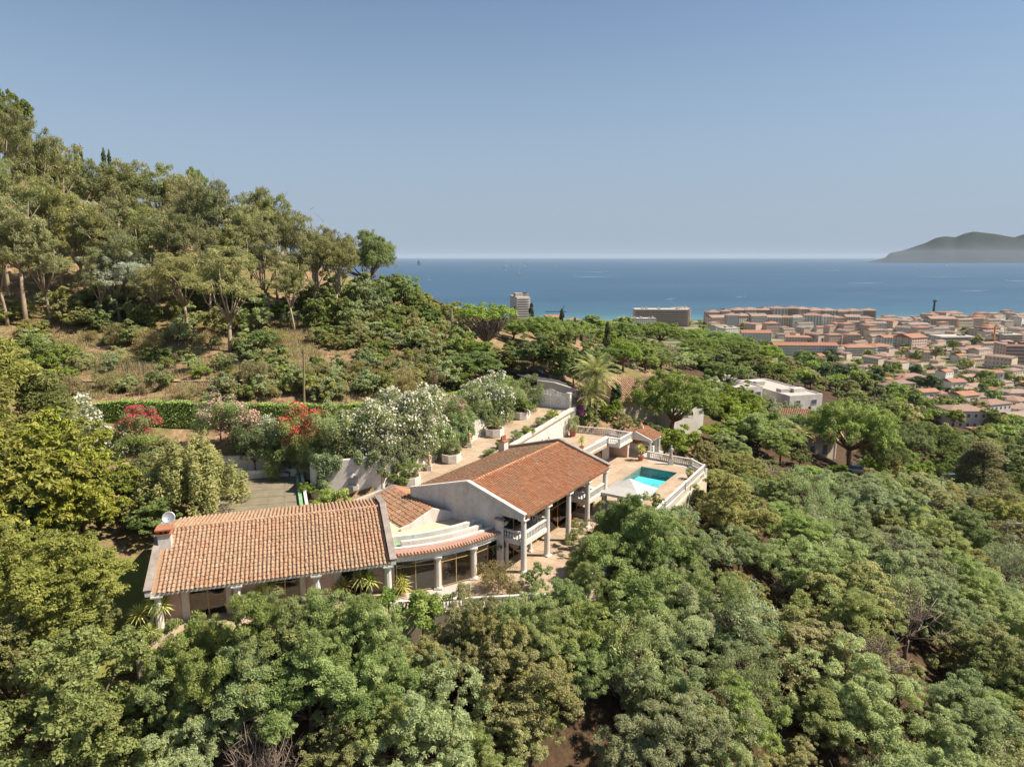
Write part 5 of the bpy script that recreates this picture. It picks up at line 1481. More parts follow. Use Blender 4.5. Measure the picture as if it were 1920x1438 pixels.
# ------------------------------------------------------------------ palms, yuccas, pots
def frond_mesh(name, ln, arch, n, lw, mat):
    m = MB()
    pts = [Vector((ln * t, 0, arch * ln * (1.15 * t - 1.55 * t * t))) for t in np.linspace(0, 1, 9)]
    m.tube(pts, [.035 * (1 - .8 * i / 8) for i in range(9)], 4, .3)
    for i in range(n):
        t = .12 + .86 * i / n
        x = ln * t; z = arch * ln * (1.15 * t - 1.55 * t * t)
        L_ = ln * .24 * math.sin(math.pi * min(1, t * .9 + .12)) + .08
        for sd in (-1, 1):
            a = Vector((x, 0, z)); e = a + Vector((L_ * .55, sd * L_ * .8, -L_ * .28))
            m.add([a, a + Vector((lw, sd * lw * .2, 0)), e], [(0, 1, 2)], random.random())
    return m.mesh(name, mat)
FROND = [frond_mesh('frond', 3.6, .55, 26, .09, L['palm']), frond_mesh('frond', 3.4, .35, 26, .09, L['palm'])]
def palm(label, base, trunk_h, nf, sc=1.0, name='date_palm', group=None, r=.28):
    p = thing(name, label, 'palm', group, loc=base)
    m = MB()
    prof = []
    k = int(trunk_h / .22)
    for i in range(k + 1):
        prof.append((r * (1.12 if i % 2 else .92) * (1.25 if i < 2 else 1) * (1.3 if i > k - 3 else 1), i * trunk_h / k))
    m.lathe(prof, 10); m2 = m.mesh('trunk', M_bark)
    put('trunk', m2, p, Matrix.Translation(base))
    for i in range(nf):
        a = i * 2.39996; el = R(72) - R(105) * (i / nf) ** .8
        M = Matrix.Translation(Vector(base) + Vector((0, 0, trunk_h))) @ Matrix.Rotation(a, 4, 'Z') @ Matrix.Rotation(-el, 4, 'Y') @ Matrix.Diagonal((sc, sc, sc, 1))
        put('frond', FROND[0 if i < nf * .6 else 1], p, M)
    return p
pb = aty(1116, 792, 99)
palm('tall date palm with arching fronds beside the white gate', (pb.x, pb.y, pb.z - .5), 7.6, 46, 1.15)
pb2 = aty(1104, 790, 98)
palm('shorter date palm leaning on the tall one by the gate', (pb2.x, pb2.y, pb2.z - .5), 4.6, 30, .95)
pb3 = ground_hit(1500, 862)[0]
palm('fan of palm leaves beside the porch house', pb3, 4.6, 26, .62, name='palm_tree', r=.16)
def rosette_mesh(name, n, ln, wd):
    m = MB(); g = random.Random(5)
    for i in range(n):
        a = i * 2.39996; el = R(85) - R(115) * (i / n)
        d = Vector((math.cos(a) * math.cos(el), math.sin(a) * math.cos(el), math.sin(el)))
        s_ = Vector((-math.sin(a), math.cos(a), 0)) * wd
        l2 = ln * g.uniform(.8, 1.1); mid = d * l2 * .55; tip = d * l2 + Vector((0, 0, -.14 * l2))
        m.add([-s_ * .6, s_ * .6, mid + s_, tip, mid - s_], [(0, 1, 2, 4), (4, 2, 3)], g.random())
    return m.mesh(name, L['yucca'])
ROS = rosette_mesh('rosette', 80, 1.15, .05)
def yucca(base, heads, label, group='yuccas before the left wing'):
    y = thing('yucca_plant', label, 'yucca', group, loc=base)
    b = Vector(base)
    for dx, dy, hz, sc in heads:
        t = b + Vector((dx, dy, hz))
        MB().tube([b, b.lerp(t, .6) + Vector((dx * .15, 0, 0)), t], [.09, .075, .06], 6).build('stem', M_twig, y)
        put('rosette', ROS, y, mat4(t, random.uniform(0, 6), sc))
def lwpix(px, py, z): return atz(px, py, z)
q = atz(285, 1128, 2.2); yucca((q.x, q.y, -.2), [(-.9, -.3, 1.5, 1.0), (.2, 0, 2.4, 1.0), (.9, -.2, 2.2, .95), (.1, -.9, .4, .9)], 'tall yucca with four heads at the left corner column', None)
q = atz(505, 1098, 1.9); yucca((q.x, q.y, 0), [(0, 0, 2.0, 1.1), (-.7, -.2, 1.3, .8)], 'yucca with bright spiky head between dark doors', None)
q = atz(450, 1125, 1.0); yucca((q.x, q.y, 0), [(0, 0, .9, 1.0), (.9, .1, .8, 1.0)], 'low pale spiky yucca pair in front of the left wing door', None)
q = atz(676, 1090, 1.6); yucca((q.x, q.y, 0), [(0, 0, 1.9, 1.0), (.8, 0, 1.7, .95), (-1.4, -.1, 1.2, .95), (-1.9, .2, .9, .85)], 'cluster of yuccas before the right door of the left wing', None)
q = atz(752, 1085, 1.2); yucca((q.x, q.y, 0), [(0, 0, 1.3, .9), (.2, -.5, .8, .9)], 'fine leaved yucca at the fluted corner column', None)
for cx, cy, wpx, key, lab in ((792, 1152, 88, 'shrub_bright', 'yellow green shrub on the terrace edge below the glass front'), (722, 1128, 60, 'shrub_green', 'dark shrub between yuccas and the terrace balustrade'), (690, 1128, 50, 'shrub', 'olive shrub at the foot of the yucca cluster'), (935, 1092, 70, 'shrub_dry', 'thin pale shrub on the terrace before the tall columns'), (1010, 1085, 55, 'shrub_grey', 'grey shrub at the terrace edge near the first tall column')):
    q = atz(cx, cy, .9)
    wd = wpx / FPX * q.y * 1.05
    tree(key, (q.x, q.y, -.1), wd, wd * .9, label=lab, name='terrace_shrub', cat='shrub')
POT = MB().lathe([(.24, 0), (.30, .1), (.40, .5), (.46, .62), (.46, .70), (.40, .70), (.38, .60)], 16).mesh('pot', M_terra, True)
def potted(label, pos, sc, key, w_, h_, name='potted_plant'):
    t = thing(name, label, 'potted plant', loc=pos)
    put('pot', POT, t, mat4(pos, 0, sc))
    top = Vector(pos) + Vector((0, 0, .55 * sc))
    if key == 'rosette':
        MB().tube([top, top + Vector((0, 0, h_ * .6))], [.06, .05], 6).build('stem', M_twig, t)
        put('foliage', ROS, t, mat4(top + Vector((0, 0, h_ * .6)), random.uniform(0, 6), w_))
    else:
        W, Hh, tk, cr, ex = PROTO[key][0]
        for pn, me in (('stem', tk), ('foliage', cr)):
            put(pn, me, t, mat4(top, random.uniform(0, 6), (w_ / W, w_ / W, h_ / Hh)))
q = atz(926, 1062, 0)
potted('tall bushy potted laurel in terracotta by the drainpipe', (q.x, q.y, .02), 1.25, 'green', 1.9, 2.9)
potted('yucca in a terracotta pot on the upper terrace balustrade', H(26.0, 7.6, UZ + .9), .7, 'rosette', .8, 1.3)
potted('large terracotta pot with tall plant at the upper terrace wall', H(34.3, 13.3, UZ), 1.3, 'olea', 1.6, 2.6)
potted('spiky plant in terracotta at the corner of the far balustrade', H(36.6, 3.9, DZ), 1.0, 'rosette', .9, 1.8)
potted('round green potted bush on the outer pool balustrade', H(19.8, -4.9, DZ), .9, 'shrub_green', 1.5, 1.3)
potted('spiky potted plant behind the far eave of the main roof', H(20.5, 8.2, UZ), .7, 'rosette', .8, 1.0)
potted('terracotta pot with red geranium under the far balcony', H(16.2, 1.4, DZ), .9, 'shrub_green', .9, .9)
potted('small potted shrub on the pool deck by the outer balustrade', H(32.5, -4.4, DZ), .7, 'olea', 1.0, 1.2)
M_soil = plain('planter_soil', (.12, .08, .05), (.08, .055, .035), 4, .95)
def planter(label, s_, w_, key, pw, ph, rad=1.25):
    p = H(s_, w_, ramp_z(s_) + .03)
    t = thing('planter', label, 'planter', loc=p)
    m = MB()
    ring = [(p.x + rad * math.cos(HA + k * math.pi / 4 + .39), p.y + rad * math.sin(HA + k * math.pi / 4 + .39)) for k in range(8)]
    m.prism(ring, p.z, p.z + .95); m.build('box', M_white, t)
    ring2 = [(p.x + (a - p.x) * .86, p.y + (b - p.y) * .86) for a, b in ring]
    MB().prism(ring2, p.z + .952, p.z + .99).build('soil', M_soil, t)
    W, Hh, tk, cr, ex = PROTO[key][0]
    for pn, me in (('stem', tk), ('foliage', cr)):
        put(pn, me, t, mat4(p + Vector((0, 0, .9)), random.uniform(0, 6), (pw / W, pw / W, ph / Hh)))
planter('white octagonal planter with leggy bush behind the low gable', 5.6, 18.4, 'olea', 2.2, 1.9)
planter('white octagonal planter with twin bushes behind the main roof', 13.0, 18.4, 'olea', 2.1, 1.8)
planter('white octagonal planter with clipped bush half way up the ramp', 22.5, 18.6, 'shrub', 2.0, 1.5)
planter('white octagonal planter by the retaining wall near the gate', 30.0, 19.2, 'shrub_green', 3.0, 1.6)
for cx, cy, wpx, key, lab in ((752, 902, 40, 'bright', 'round bright bush at the foot of the white wall'), (617, 942, 64, 'shrub_bright', 'clipped bright green bush between felt roof and left wing'), (577, 915, 30, 'shrub_bright', 'yellow green climber on the felt roof parapet'), (612, 920, 30, 'shrub_grey', 'grey spiky plant before the bare white wall')):
    q = atz(cx, cy, 4.0); wd = wpx / FPX * q.y * 1.05
    tree(key, (q.x, q.y, 4.0 - wd * .5), wd, wd * .95, label=lab, name='garden_bush', cat='bush')
for i, s_ in enumerate((16, 19, 22, 25, 28, 31)):       # shrubs along the outer edge of the ramp
    p = H(s_, 14.9, ramp_z(s_))
    tree('shrub_bright' if i % 2 else 'olea', p, 1.6, 1.0 + .2 * (i % 3), label='low shrub along the top of the white ramp wall', name='ramp_shrub', cat='shrub', group='shrubs along the ramp')
# statues
def statue(label, base, h_, mat):
    t = thing('statue', label, 'statue', loc=base)
    b = Vector(base)
    MB(Matrix.Translation(b)).box(-.28, .28, -.28, .28, 0, h_ * .28).build('pedestal', M_stone, t)
    m = MB(Matrix.Translation(b + Vector((0, 0, h_ * .28))) @ Matrix.Diagonal((h_ * .72 / 1.7, h_ * .72 / 1.7, h_ * .72 / 1.7, 1)))
    m.lathe([(.24, 0), (.22, .25), (.20, .6), (.19, .85), (.15, 1.05), (.20, 1.30), (.19, 1.38), (.07, 1.43), (.065, 1.48), (.10, 1.54), (.115, 1.62), (.09, 1.71), (.02, 1.75)], 14)
    m.tube([(.18, 0, 1.34), (.30, .05, 1.12), (.22, -.16, .98)], [.07, .055, .045], 7); m.tube([(-.18, 0, 1.34), (-.30, .02, 1.1), (-.26, -.06, .88)], [.07, .055, .045], 7)
    m.build('figure', mat, t, smooth=True)
M_ochre = plain('ochre_stone', (.55, .42, .27), (.42, .31, .2), 3, .85)
statue('draped ochre stone statue on the ramp before the white wall', H(9.5, 18.9, ramp_z(9.5)), 2.2, M_ochre)
statue('slim ochre stone statue beside the ivy further up the ramp', H(17.5, 19.0, ramp_z(17.5)), 2.2, M_ochre)
statue('grey stone female statue standing at the far end of the pool', H(37.2, -.2, DZ), 2.6, M_conc)
# gazebo over the near end of the pool
gz = thing('gazebo', 'white canvas gazebo with gathered curtains at the near end of the pool', 'gazebo', loc=H(19.5, -2.2, DZ))
gs0, gs1, gw0, gw1 = 15.9, 20.3, -4.7, -.2
for i, (s_, w_) in enumerate(((gs0, gw0), (gs1, gw0), (gs1, gw1), (gs0, gw1))):
    hb().box(s_ - .05, s_ + .05, w_ - .05, w_ + .05, DZ, DZ + 2.35).build('post', M_metal, gz)
    c = MB(HM @ Matrix.Translation((s_ + (.14 if s_ == gs0 else -.14), w_ + (.14 if w_ == gw0 else -.14), DZ)))
    c.lathe([(.22, .05), (.2, .5), (.10, 1.15), (.2, 1.7), (.34, 2.3)], 12, flute=.2); c.build('curtain', M_canvas, gz)
m = hb(); cs, cw = (gs0 + gs1) / 2, (gw0 + gw1) / 2
e = .12; zt, ze = DZ + 3.75, DZ + 2.4
cn = [(gs0 - e, gw0 - e), (gs1 + e, gw0 - e), (gs1 + e, gw1 + e), (gs0 - e, gw1 + e)]
vs = [(cs, cw, zt)]; N = 6
for k in range(4):
    a, b = cn[k], cn[(k + 1) % 4]
    for i in range(N): vs.append((a[0] + (b[0] - a[0]) * i / N, a[1] + (b[1] - a[1]) * i / N, ze))
for k in range(4):
    a, b = cn[k], cn[(k + 1) % 4]
    for i in range(N):
        x_, y_ = a[0] + (b[0] - a[0]) * i / N, a[1] + (b[1] - a[1]) * i / N
        vs.append(((x_ + cs) / 2, (y_ + cw) / 2, (zt + ze) / 2 - .08))
n4 = 4 * N
fs = []
for i in range(n4):
    j = (i + 1) % n4
    fs += [(0, 1 + n4 + i, 1 + n4 + j), (1 + i, 1 + j, 1 + n4 + j, 1 + n4 + i)]
m.add(vs, fs); m.build('canopy', M_canvas, gz)
m = hb()
for k in range(4):
    a, b = cn[k], cn[(k + 1) % 4]
    m.wallseg(a, b, .02, ze - .28, ze - .002)
m.build('valance', M_canvas, gz)
ps = thing('parasol', 'square white parasol between main roof and pool house', 'parasol', loc=H(24, 6.2, DZ))
hb().tube([(24, 6.2, DZ), (24, 6.2, DZ + 2.55)], .035, 8).build('pole', M_metal, ps)
hb().box(23.6, 24.4, 5.8, 6.6, DZ, DZ + .12).build('base', M_conc, ps)
m = hb(); m.add([(24, 6.2, DZ + 2.75), (22.2, 4.5, DZ + 2.25), (25.8, 4.5, DZ + 2.2), (25.8, 7.9, DZ + 2.25), (22.2, 7.9, DZ + 2.3)], [(0, 1, 2), (0, 2, 3), (0, 3, 4), (0, 4, 1)]); m.build('canopy', M_canvas, ps)
# summer kitchen
KM = HM @ Matrix.Translation((40.4, 5.6, DZ))
sk = thing('summer_kitchen', 'small white open pavilion with pediment, oven and tiled roof beside the pool house', 'pavilion', loc=H(40.4, 5.6, DZ))
KC = column_mesh('pavilion_column', .16, 2.3)
for x, y in ((-1.7, -2.2), (1.7, -2.2), (-1.7, 2.0)): put('column', KC, sk, KM @ mat4((x, y, 0)))
k_ = MB(KM); k_.box(1.5, 1.75, -2.0, 2.2, 0, 2.3).build('back_wall', M_white, sk)
k_ = MB(KM); k_.box(-1.9, 1.9, -2.4, 2.3, 2.3, 2.55).build('architrave', M_stone, sk)
k_ = MB(KM); k_.add([(-2, -2.5, 2.56), (2, -2.5, 2.56), (2, 2.4, 2.56), (-2, 2.4, 2.56), (-2, -.05, 3.5), (2, -.05, 3.5)], [(0, 1, 5, 4), (4, 5, 2, 3), (0, 4, 3), (1, 2, 5), (0, 3, 2, 1)]); kr = k_.build('roof', M_white, sk)
tile_slope('near_roof_tiles', kr, KM, -1.8, 2.0, -2.55, 2.58, -.05, 3.52, M_tileB, .3, .38)
tile_slope('far_roof_tiles', kr, KM, -1.8, 2.0, 2.45, 2.58, -.05, 3.52, M_tileB, .3, .38)
MB(KM).box(-.1, .1, -.4, .3, 2.5, 4.0).build('chimney', M_white, sk)
MB(KM).lathe([(.42, 3.9), (.36, 4.05), (.30, 4.1), (.02, 4.5)], 8).build('chimney_cap', M_terra, sk)
MB(KM).box(.7, 1.48, -1.7, 1.9, 0, .95).build('worktop', M_stone, sk)
MB(KM).box(.6, .698, -.9, .2, .15, .8).build('oven_door', M_dark, sk)
MB(KM).box(.9, 1.45, .4, 1.6, .95, 1.9).build('oven', M_terra, sk)
# furniture
def chair(label, M, mat, name='garden_chair', group=None):
    p = M @ Vector((0, 0, 0))
    t = thing(name, label, 'chair', group, loc=p)
    for x in (-.24, .24):
        for y in (-.24, .24): MB(M).box(x - .025, x + .025, y - .025, y + .025, 0, .45).build('leg', mat, t)
    MB(M).box(-.3, .3, -.3, .3, .45, .55).build('seat', mat, t)
    MB(M).box(-.3, .3, .26, .34, .55, 1.0).build('backrest', mat, t)
chair('orange armchair under the colonnade of the main block', HM @ mat4((12.2, 1.3, 0), .8, 1.5), M_orange, 'armchair')
for k, (s_, w_) in enumerate(((18.8, -1.5), (19.6, -2.3), (17.6, -3.0))): chair('dark garden chair under the white gazebo', HM @ mat4((s_, w_, DZ), k * 2.1, 1.1), M_wood, group='chairs under the gazebo')
for k, (t_, o_) in enumerate(((.50, -1.6), (.56, -2.2), (.47, -2.6))):
    p = arc(t_, o_); chair('dark chair behind the curved glass front', mat4((p.x, p.y, .06), k * 2., 1.2), M_wood, group='chairs behind the curved glass')
bn = thing('bench', 'wooden swing bench against the white ramp wall on the upper terrace', 'bench', loc=H(26.5, 13.2, UZ))
BM = HM @ mat4((26.5, 13.2, UZ), 0)
MB(BM).box(-.9, .9, -.3, .3, .42, .5).build('seat', M_wood, bn); MB(BM).box(-.9, .9, .28, .36, .5, 1.1).build('backrest', M_wood, bn)
for x in (-.85, .85): MB(BM).bar((x, -.5, 0), (x, 0, 1.5), .06, .06).bar((x, .5, 0), (x, 0.01, 1.5), .06, .06).build('leg', M_wood, bn)
# fountain niche on the white wall
fn = thing('wall_fountain', 'small carved stone fountain on the bare white wall', 'fountain', loc=(-17.2, 70.7, 3.2))
FM = Matrix.Translation((-17.2, 70.75, 3.2)) @ Matrix.Rotation(math.atan2(fd.y, fd.x), 4, 'Z')
MB(FM).prism([(-.6, .05), (.6, .05), (.45, -.5), (0, -.7), (-.45, -.5)], .3, .8).build('basin', M_conc, fn)
MB(FM).box(-.55, .55, 0, .12, .8, 1.6).lathe([(.3, 1.6), (.42, 1.7), (.2, 1.95), (.05, 2.2)], 10, (0, .05, 0)).build('back_panel', M_conc, fn)

# ------------------------------------------------------------------ gate, gate walls, road, fence, poles
ga, gb = aty(1004, 761, 99), aty(1062, 767, 96.5)
gzb = min(ga.z, gb.z)
M_gpaint = plain('white_gate_paint', (.82, .81, .79), (.74, .73, .71), 2, .5)
gt = thing('gate', 'white double metal gate with diamond ornaments at the top of the ramp', 'gate', loc=(ga + gb) / 2)
gl_ = Vector(((gb - ga).x, (gb - ga).y, 0)); glen = gl_.length
GM = Matrix.Translation((ga.x, ga.y, gzb)) @ Matrix.Rotation(math.atan2(gl_.y, gl_.x), 4, 'Z')
for k in range(2):
    a, b = glen * k / 2 + .03, glen * (k + 1) / 2 - .03
    lf = MB(GM).box(a, b, -.04, .04, .08, 1.95).build('gate_leaf', M_gpaint, gt)
    c = (a + b) / 2
    m = MB(GM)
    for dx, dz in ((.36, 0), (-.36, 0)):
        m.bar((c + dx, -.06, 1.1), (c, -.06, 1.1 + .42), .05, .06); m.bar((c + dx, -.06, 1.1), (c, -.06, 1.1 - .42), .05, .06)
    m.build('diamond_ornament', M_ochre, lf)
    m = MB(GM)
    n = 11
    for i in range(n):
        u = (i + .5) / n; x = a + (b - a) * u
        hh = .35 + .55 * (u if k == 0 else 1 - u) ** 1.6
        m.box(x - .04, x + .04, -.03, .03, 1.95, 1.95 + hh)
    for i in range(n - 1):
        u0, u1 = (i + .5) / n, (i + 1.5) / n
        f = lambda u: .28 + .55 * (u if k == 0 else 1 - u) ** 1.6
        m.bar((a + (b - a) * u0, 0, 1.95 + f(u0)), (a + (b - a) * u1, 0, 1.95 + f(u1)), .04, .05)
    m.build('spike_row', M_gpaint, lf)
for x in (-.35, glen + .35):
    MB(GM).box(x - .3, x + .3, -.3, .3, -.5, 2.4).build('pillar', M_white, gt)
    MB(GM).box(x - .38, x + .38, -.38, .38, 2.4, 2.52).build('pillar_cap', M_stone, gt)
w0 = gb + Vector((.4, 0, 0))
m = MB(); pts = [aty(1008, 713, 108), aty(1040, 717, 104), aty(1075, 728, 102), aty(1082, 736, 99)]
for a, b in zip(pts[:-1], pts[1:]): m.wallseg(a, b, .3, a.z - 3, a.z, b.z - 3, b.z)
m.build('road_wall', M_white, None, label='white wall stepping down behind the gate along the road', cat='wall')
by_base('shrub_bright', 1083, 762, 735, 30, label='low bush at the foot of the gate pillar', name='gate_bush', cat='bush')
q = aty(1084, 752, 97)
bou = thing('bougainvillea', 'magenta bougainvillea climbing the wall between gate and palm', 'bougainvillea', loc=(q.x, q.y, q.z - 1.5))
cen = [q + Vector((random.uniform(-.5, .5), random.uniform(-.4, .2), zz)) for zz in np.linspace(-2.2, 1.8, 16)]
put('leaf', leaf_mesh('bougainvillea_leaf', L['green'], [tuple(c) for c in cen], np.full(16, .55), 1500, .2, .13, seed=1), bou)
put('blossom', leaf_mesh('bougainvillea_blossom', L['fpurple'], [tuple(c) for c in cen[::2]], np.full(8, .62), 1100, .17, .14, seed=2, inner=.75), bou)
MB().tube([q + Vector((0, .1, -3)), q + Vector((.1, .1, 0)), q + Vector((0, .1, 1.5))], [.06, .05, .03], 6).build('stem', M_bark, bou)
for cx, cy, wpx, Yd, key, lab in ((1158, 788, 50, 100, 'olivey', 'small grey round olive tree before the palms'), (1140, 770, 56, 102, 'bright', 'pale bush under the palm fronds'), (1190, 802, 40, 102, 'green', 'dark glossy bush between palm and neighbouring house'), (1155, 745, 26, 104, 'cyp', 'short dark cypress beside the palm trunk'), (1100, 775, 40, 98, 'shrub_green', 'dark shrub below the bougainvillea'), (1222, 812, 40, 100, 'green', 'dark hedge like bush behind the pavilion'), (1240, 835, 50, 99, 'shrub_bright', 'yellow green bush beside the pavilion roof'), (1280, 830, 70, 98, 'bright', 'bright bush behind the far balustrade'), (1320, 845, 60, 96, 'shrub', 'olive bush beside the balustrade corner'), (1250, 832, 50, 103, 'bright', 'leafy bush below the umbrella pine')):
    c = aty(cx, cy, Yd); wd = wpx / FPX * Yd
    hh = wd * (2.2 if key == 'cyp' else 1.05)
    tree(key, (c.x, c.y, c.z - hh * .55), wd, hh, label=lab, name='cypress_tree' if key == 'cyp' else 'garden_bush', cat='tree' if key in ('cyp', 'olivey') else 'bush')
rp = [aty(905, 700, 124), aty(935, 694, 121), aty(962, 696, 117), aty(985, 701, 113), aty(1002, 708, 111), aty(1030, 716, 110), aty(1060, 722, 110)]
def strip(name, pts, wd, dz, mat, **tags):
    m = MB(); vs = []
    for i, p in enumerate(pts):
        d = (pts[min(i + 1, len(pts) - 1)] - pts[max(i - 1, 0)]); d.z = 0; d.normalize(); n_ = Vector((-d.y, d.x, 0))
        for u in (-1, 1): vs.append(p + n_ * u * wd / 2 + Vector((0, 0, dz)))
    m.add(vs, [(2 * i, 2 * i + 2, 2 * i + 3, 2 * i + 1)[::-1] for i in range(len(pts) - 1)])
    return m.build(name, mat, None, **tags)
strip('road', rp, 5.0, .35, M_asph, label='dark asphalt road curving behind the gate', cat='road', kind='structure')
kb = thing('road_kerb_wall', 'low pale kerb wall curving along the road behind the gate', 'kerb wall', loc=rp[2])
m = MB()
kp = [p + Vector((1.4, 2.2, .2)) for p in rp[:5]]
for a, b in zip(kp[:-1], kp[1:]): m.wallseg(a, b, .3, a.z - 1.5, a.z + .55, b.z - 1.5, b.z + .55)
m.build('wall', M_conc, kb)
fc = thing('wire_fence', 'dark wire mesh fence on posts along the foot of the hill', 'fence', loc=ground_hit(480, 702)[0])
fpts = [ground_hit(x, y)[0] for x, y in zip(range(120, 861, 30), np.interp(range(120, 861, 30), [120, 500, 700, 860], [703, 704, 698, 690]))]
wr = MB()
for i, p in enumerate(fpts):
    MB().tube([p - Vector((0, 0, .3)), p + Vector((0, 0, 1.9))], .05, 6).build('post', M_wirec, fc)
    if i:
        a = fpts[i - 1]
        for k in range(9): wr.bar(a + Vector((0, 0, .1 + k * .21)), p + Vector((0, 0, .1 + k * .21)), .018, .018)
        for k in range(1, 12):
            c = a.lerp(p, k / 12); wr.bar(c + Vector((0, 0, .1)), c + Vector((.001, 0, 1.78)), .014, .014)
wr.build('wire_mesh', M_wirec, fc)['kind'] = 'stuff'
tk_ = [ground_hit(x, y)[0] for x, y in zip(range(60, 860, 25), np.interp(range(60, 860, 25), [60, 500, 700, 860], [714, 714, 708, 700]))]
strip('dirt_track', tk_, 1.5, .10, plain('pale_track_earth', (.42, .31, .21), (.30, .21, .14), 1.2, .95, bmp=.3), label='pale dirt track running below the wire fence', cat='track', kind='structure')
def pole(label, px, by, ty, Yd, mat, r=.13):
    b = aty(px, by, Yd); t = aty(px, ty, Yd)
    o = thing('utility_pole', label, 'pole', loc=b)
    MB().tube([b - Vector((0, 0, 2)), t], [r * 1.2, r * .8], 8).build('shaft', mat, o)
    MB().box(t.x - .25, t.x + .25, t.y - .05, t.y + .05, t.z - .5, t.z - .42).build('crossarm', mat, o)
pole('brown wooden utility pole rising from the clipped hedge', 569, 756, 655, 82.5, M_pole)
pole('grey wooden utility pole below the pine on the ridge', 847, 650, 580, 126, M_conc, .16)
def lamp_post(label, px, by, ty):
    b, t = ground_hit(px, by)
    hh = (by - ty) / FPX * t
    o = thing('street_lamp', label, 'street lamp', loc=b)
    MB().tube([b, b + Vector((0, 0, hh))], [.12, .08], 8).build('pole', M_metal, o)
    MB().bar(b + Vector((-.1, 0, hh)), b + Vector((1.2, -.3, hh + .12)), .09, .08).build('arm', M_metal, o)
    MB().bar(b + Vector((.9, -.22, hh + .08)), b + Vector((1.7, -.42, hh + .16)), .28, .12).build('lamp_head', M_metal, o)
lamp_post('grey street lamp at the wood edge below the dull pines', 1757, 975, 885)
lamp_post('grey street lamp rising from hedges at the far right', 1876, 1085, 975)

# ------------------------------------------------------------------ neighbouring houses
def gable_house(o, M, x0, x1, y0, y1, z0, ze, zr, wallm, tilem, tiles=True, over=.4, pitch=.4, row=.5):
    """walls and a tiled gable roof, ridge along x"""
    ym = (y0 + y1) / 2
    MB(M).yprism([(y0, z0), (y1, z0), (y1, ze), (ym, zr - .08), (y0, ze)], x0, x1).build('wall', wallm, o)
    dz = over * (zr - ze) / (ym - y0)
    m = MB(M); t = .14
    m.add([(x0 - over, y0 - over, ze - dz), (x1 + over, y0 - over, ze - dz), (x1 + over, ym, zr), (x0 - over, ym, zr), (x0 - over, y1 + over, ze - dz), (x1 + over, y1 + over, ze - dz)] +
          [(x0 - over, y0 - over, ze - dz + t), (x1 + over, y0 - over, ze - dz + t), (x1 + over, ym, zr + t), (x0 - over, ym, zr + t), (x0 - over, y1 + over, ze - dz + t), (x1 + over, y1 + over, ze - dz + t)],
          [(6, 7, 8, 9), (9, 8, 11, 10), (3, 2, 1, 0), (4, 5, 2, 3), (0, 1, 7, 6), (4, 10, 11, 5), (0, 6, 9, 3), (3, 9, 10, 4), (1, 2, 8, 7), (2, 5, 11, 8)])
    r = m.build('roof', tilem, o)
    if tiles:
        tile_slope('near_roof_tiles', r, M, x0 - over, x1 + over, y0 - over - .05, ze - dz + t, ym, zr + t, tilem, pitch, row)
        tile_slope('far_roof_tiles', r, M, x0 - over, x1 + over, y1 + over + .05, ze - dz + t, ym, zr + t, tilem, pitch, row)
    return r
def window(o, M, x0, x1, y, z0, z1, dirn=-1, frame=M_stone):
    f = MB(M)
    f.box(x0 - .08, x1 + .08, y + dirn * .06 - .02, y + dirn * .06 + .02, z0 - .08, z0); f.box(x0 - .08, x1 + .08, y + dirn * .06 - .02, y + dirn * .06 + .02, z1, z1 + .08)
    f.box(x0 - .08, x0, y + dirn * .06 - .02, y + dirn * .06 + .02, z0, z1); f.box(x1, x1 + .08, y + dirn * .06 - .02, y + dirn * .06 + .02, z0, z1)
    w_ = f.build('window', frame, o)
    MB(M).box(x0, x1, y + dirn * .035 - .01, y + dirn * .035 + .01, z0, z1).build('pane', M_dglass, w_)
nb = aty(1240, 806, 116) + Vector((0, 0, 2.2))
nh = thing('neighbour_house', 'cream house with brown tile roofs and arched window behind the umbrella pine', 'house', loc=nb)
NM = Matrix.Translation((nb.x, nb.y, nb.z)) @ Matrix.Rotation(R(28), 4, 'Z')
gable_house(nh, NM, -8.5, 1.0, .6, 10.0, -3, 3.6, 6.4, M_cream, M_tileA)
NM2 = Matrix.Translation((nb.x, nb.y, nb.z)) @ Matrix.Rotation(R(-62), 4, 'Z') @ Matrix.Translation((-4.5, .6, 0))
gable_house(nh, NM2, -3, 7.5, -1.2, 6.2, -3, 2.9, 4.4, M_white, M_tileA)
# arched window in the near gable end
mm = MB(NM2); k = 12
ar = [(7.55, 2.5 + 1.25 * math.cos(math.pi * i / k), .7 + 1.25 * math.sin(math.pi * i / k)) for i in range(k + 1)]
mm.add(ar, [tuple(range(k + 1))[::-1]]); aw = mm.build('arched_window', M_dglass, nh)
mm = MB(NM2); mm.tube([(7.56, p[1], p[2]) for p in ar], .09, 6); mm.build('frame', M_stone, aw)
ph_ = ground_hit(1550, 858)[0] + Vector((0, 0, .6))
pv = thing('porch_house', 'cream house with tile roofed porch and arched doors under the leaning pine', 'house', loc=ph_)
PVM = Matrix.Translation(ph_) @ Matrix.Rotation(R(20), 4, 'Z')
gable_house(pv, PVM, -5.5, 1.5, 0, 7, -3, 3.0, 4.6, M_cream, M_tileA)
MB(PVM).add([(1.5, -.3, 2.75), (5.2, -.3, 2.75), (5.2, 3.4, 4.2), (1.5, 3.4, 4.2)], [(0, 1, 2, 3)]).build('porch_roof', M_tileA, pv)
for x in (2.0, 5.0): MB(PVM).box(x - .14, x + .14, -.1, .18, -1, 2.75).build('porch_post', M_stone, pv)
for x in (-3.8, -.6): window(pv, PVM, x - .55, x + .55, 0, .1, 2.1)
lowr = ground_hit(1460, 800)[0]
lh = thing('low_house', 'low house with long brown tile roof below the white flats', 'house', loc=lowr)
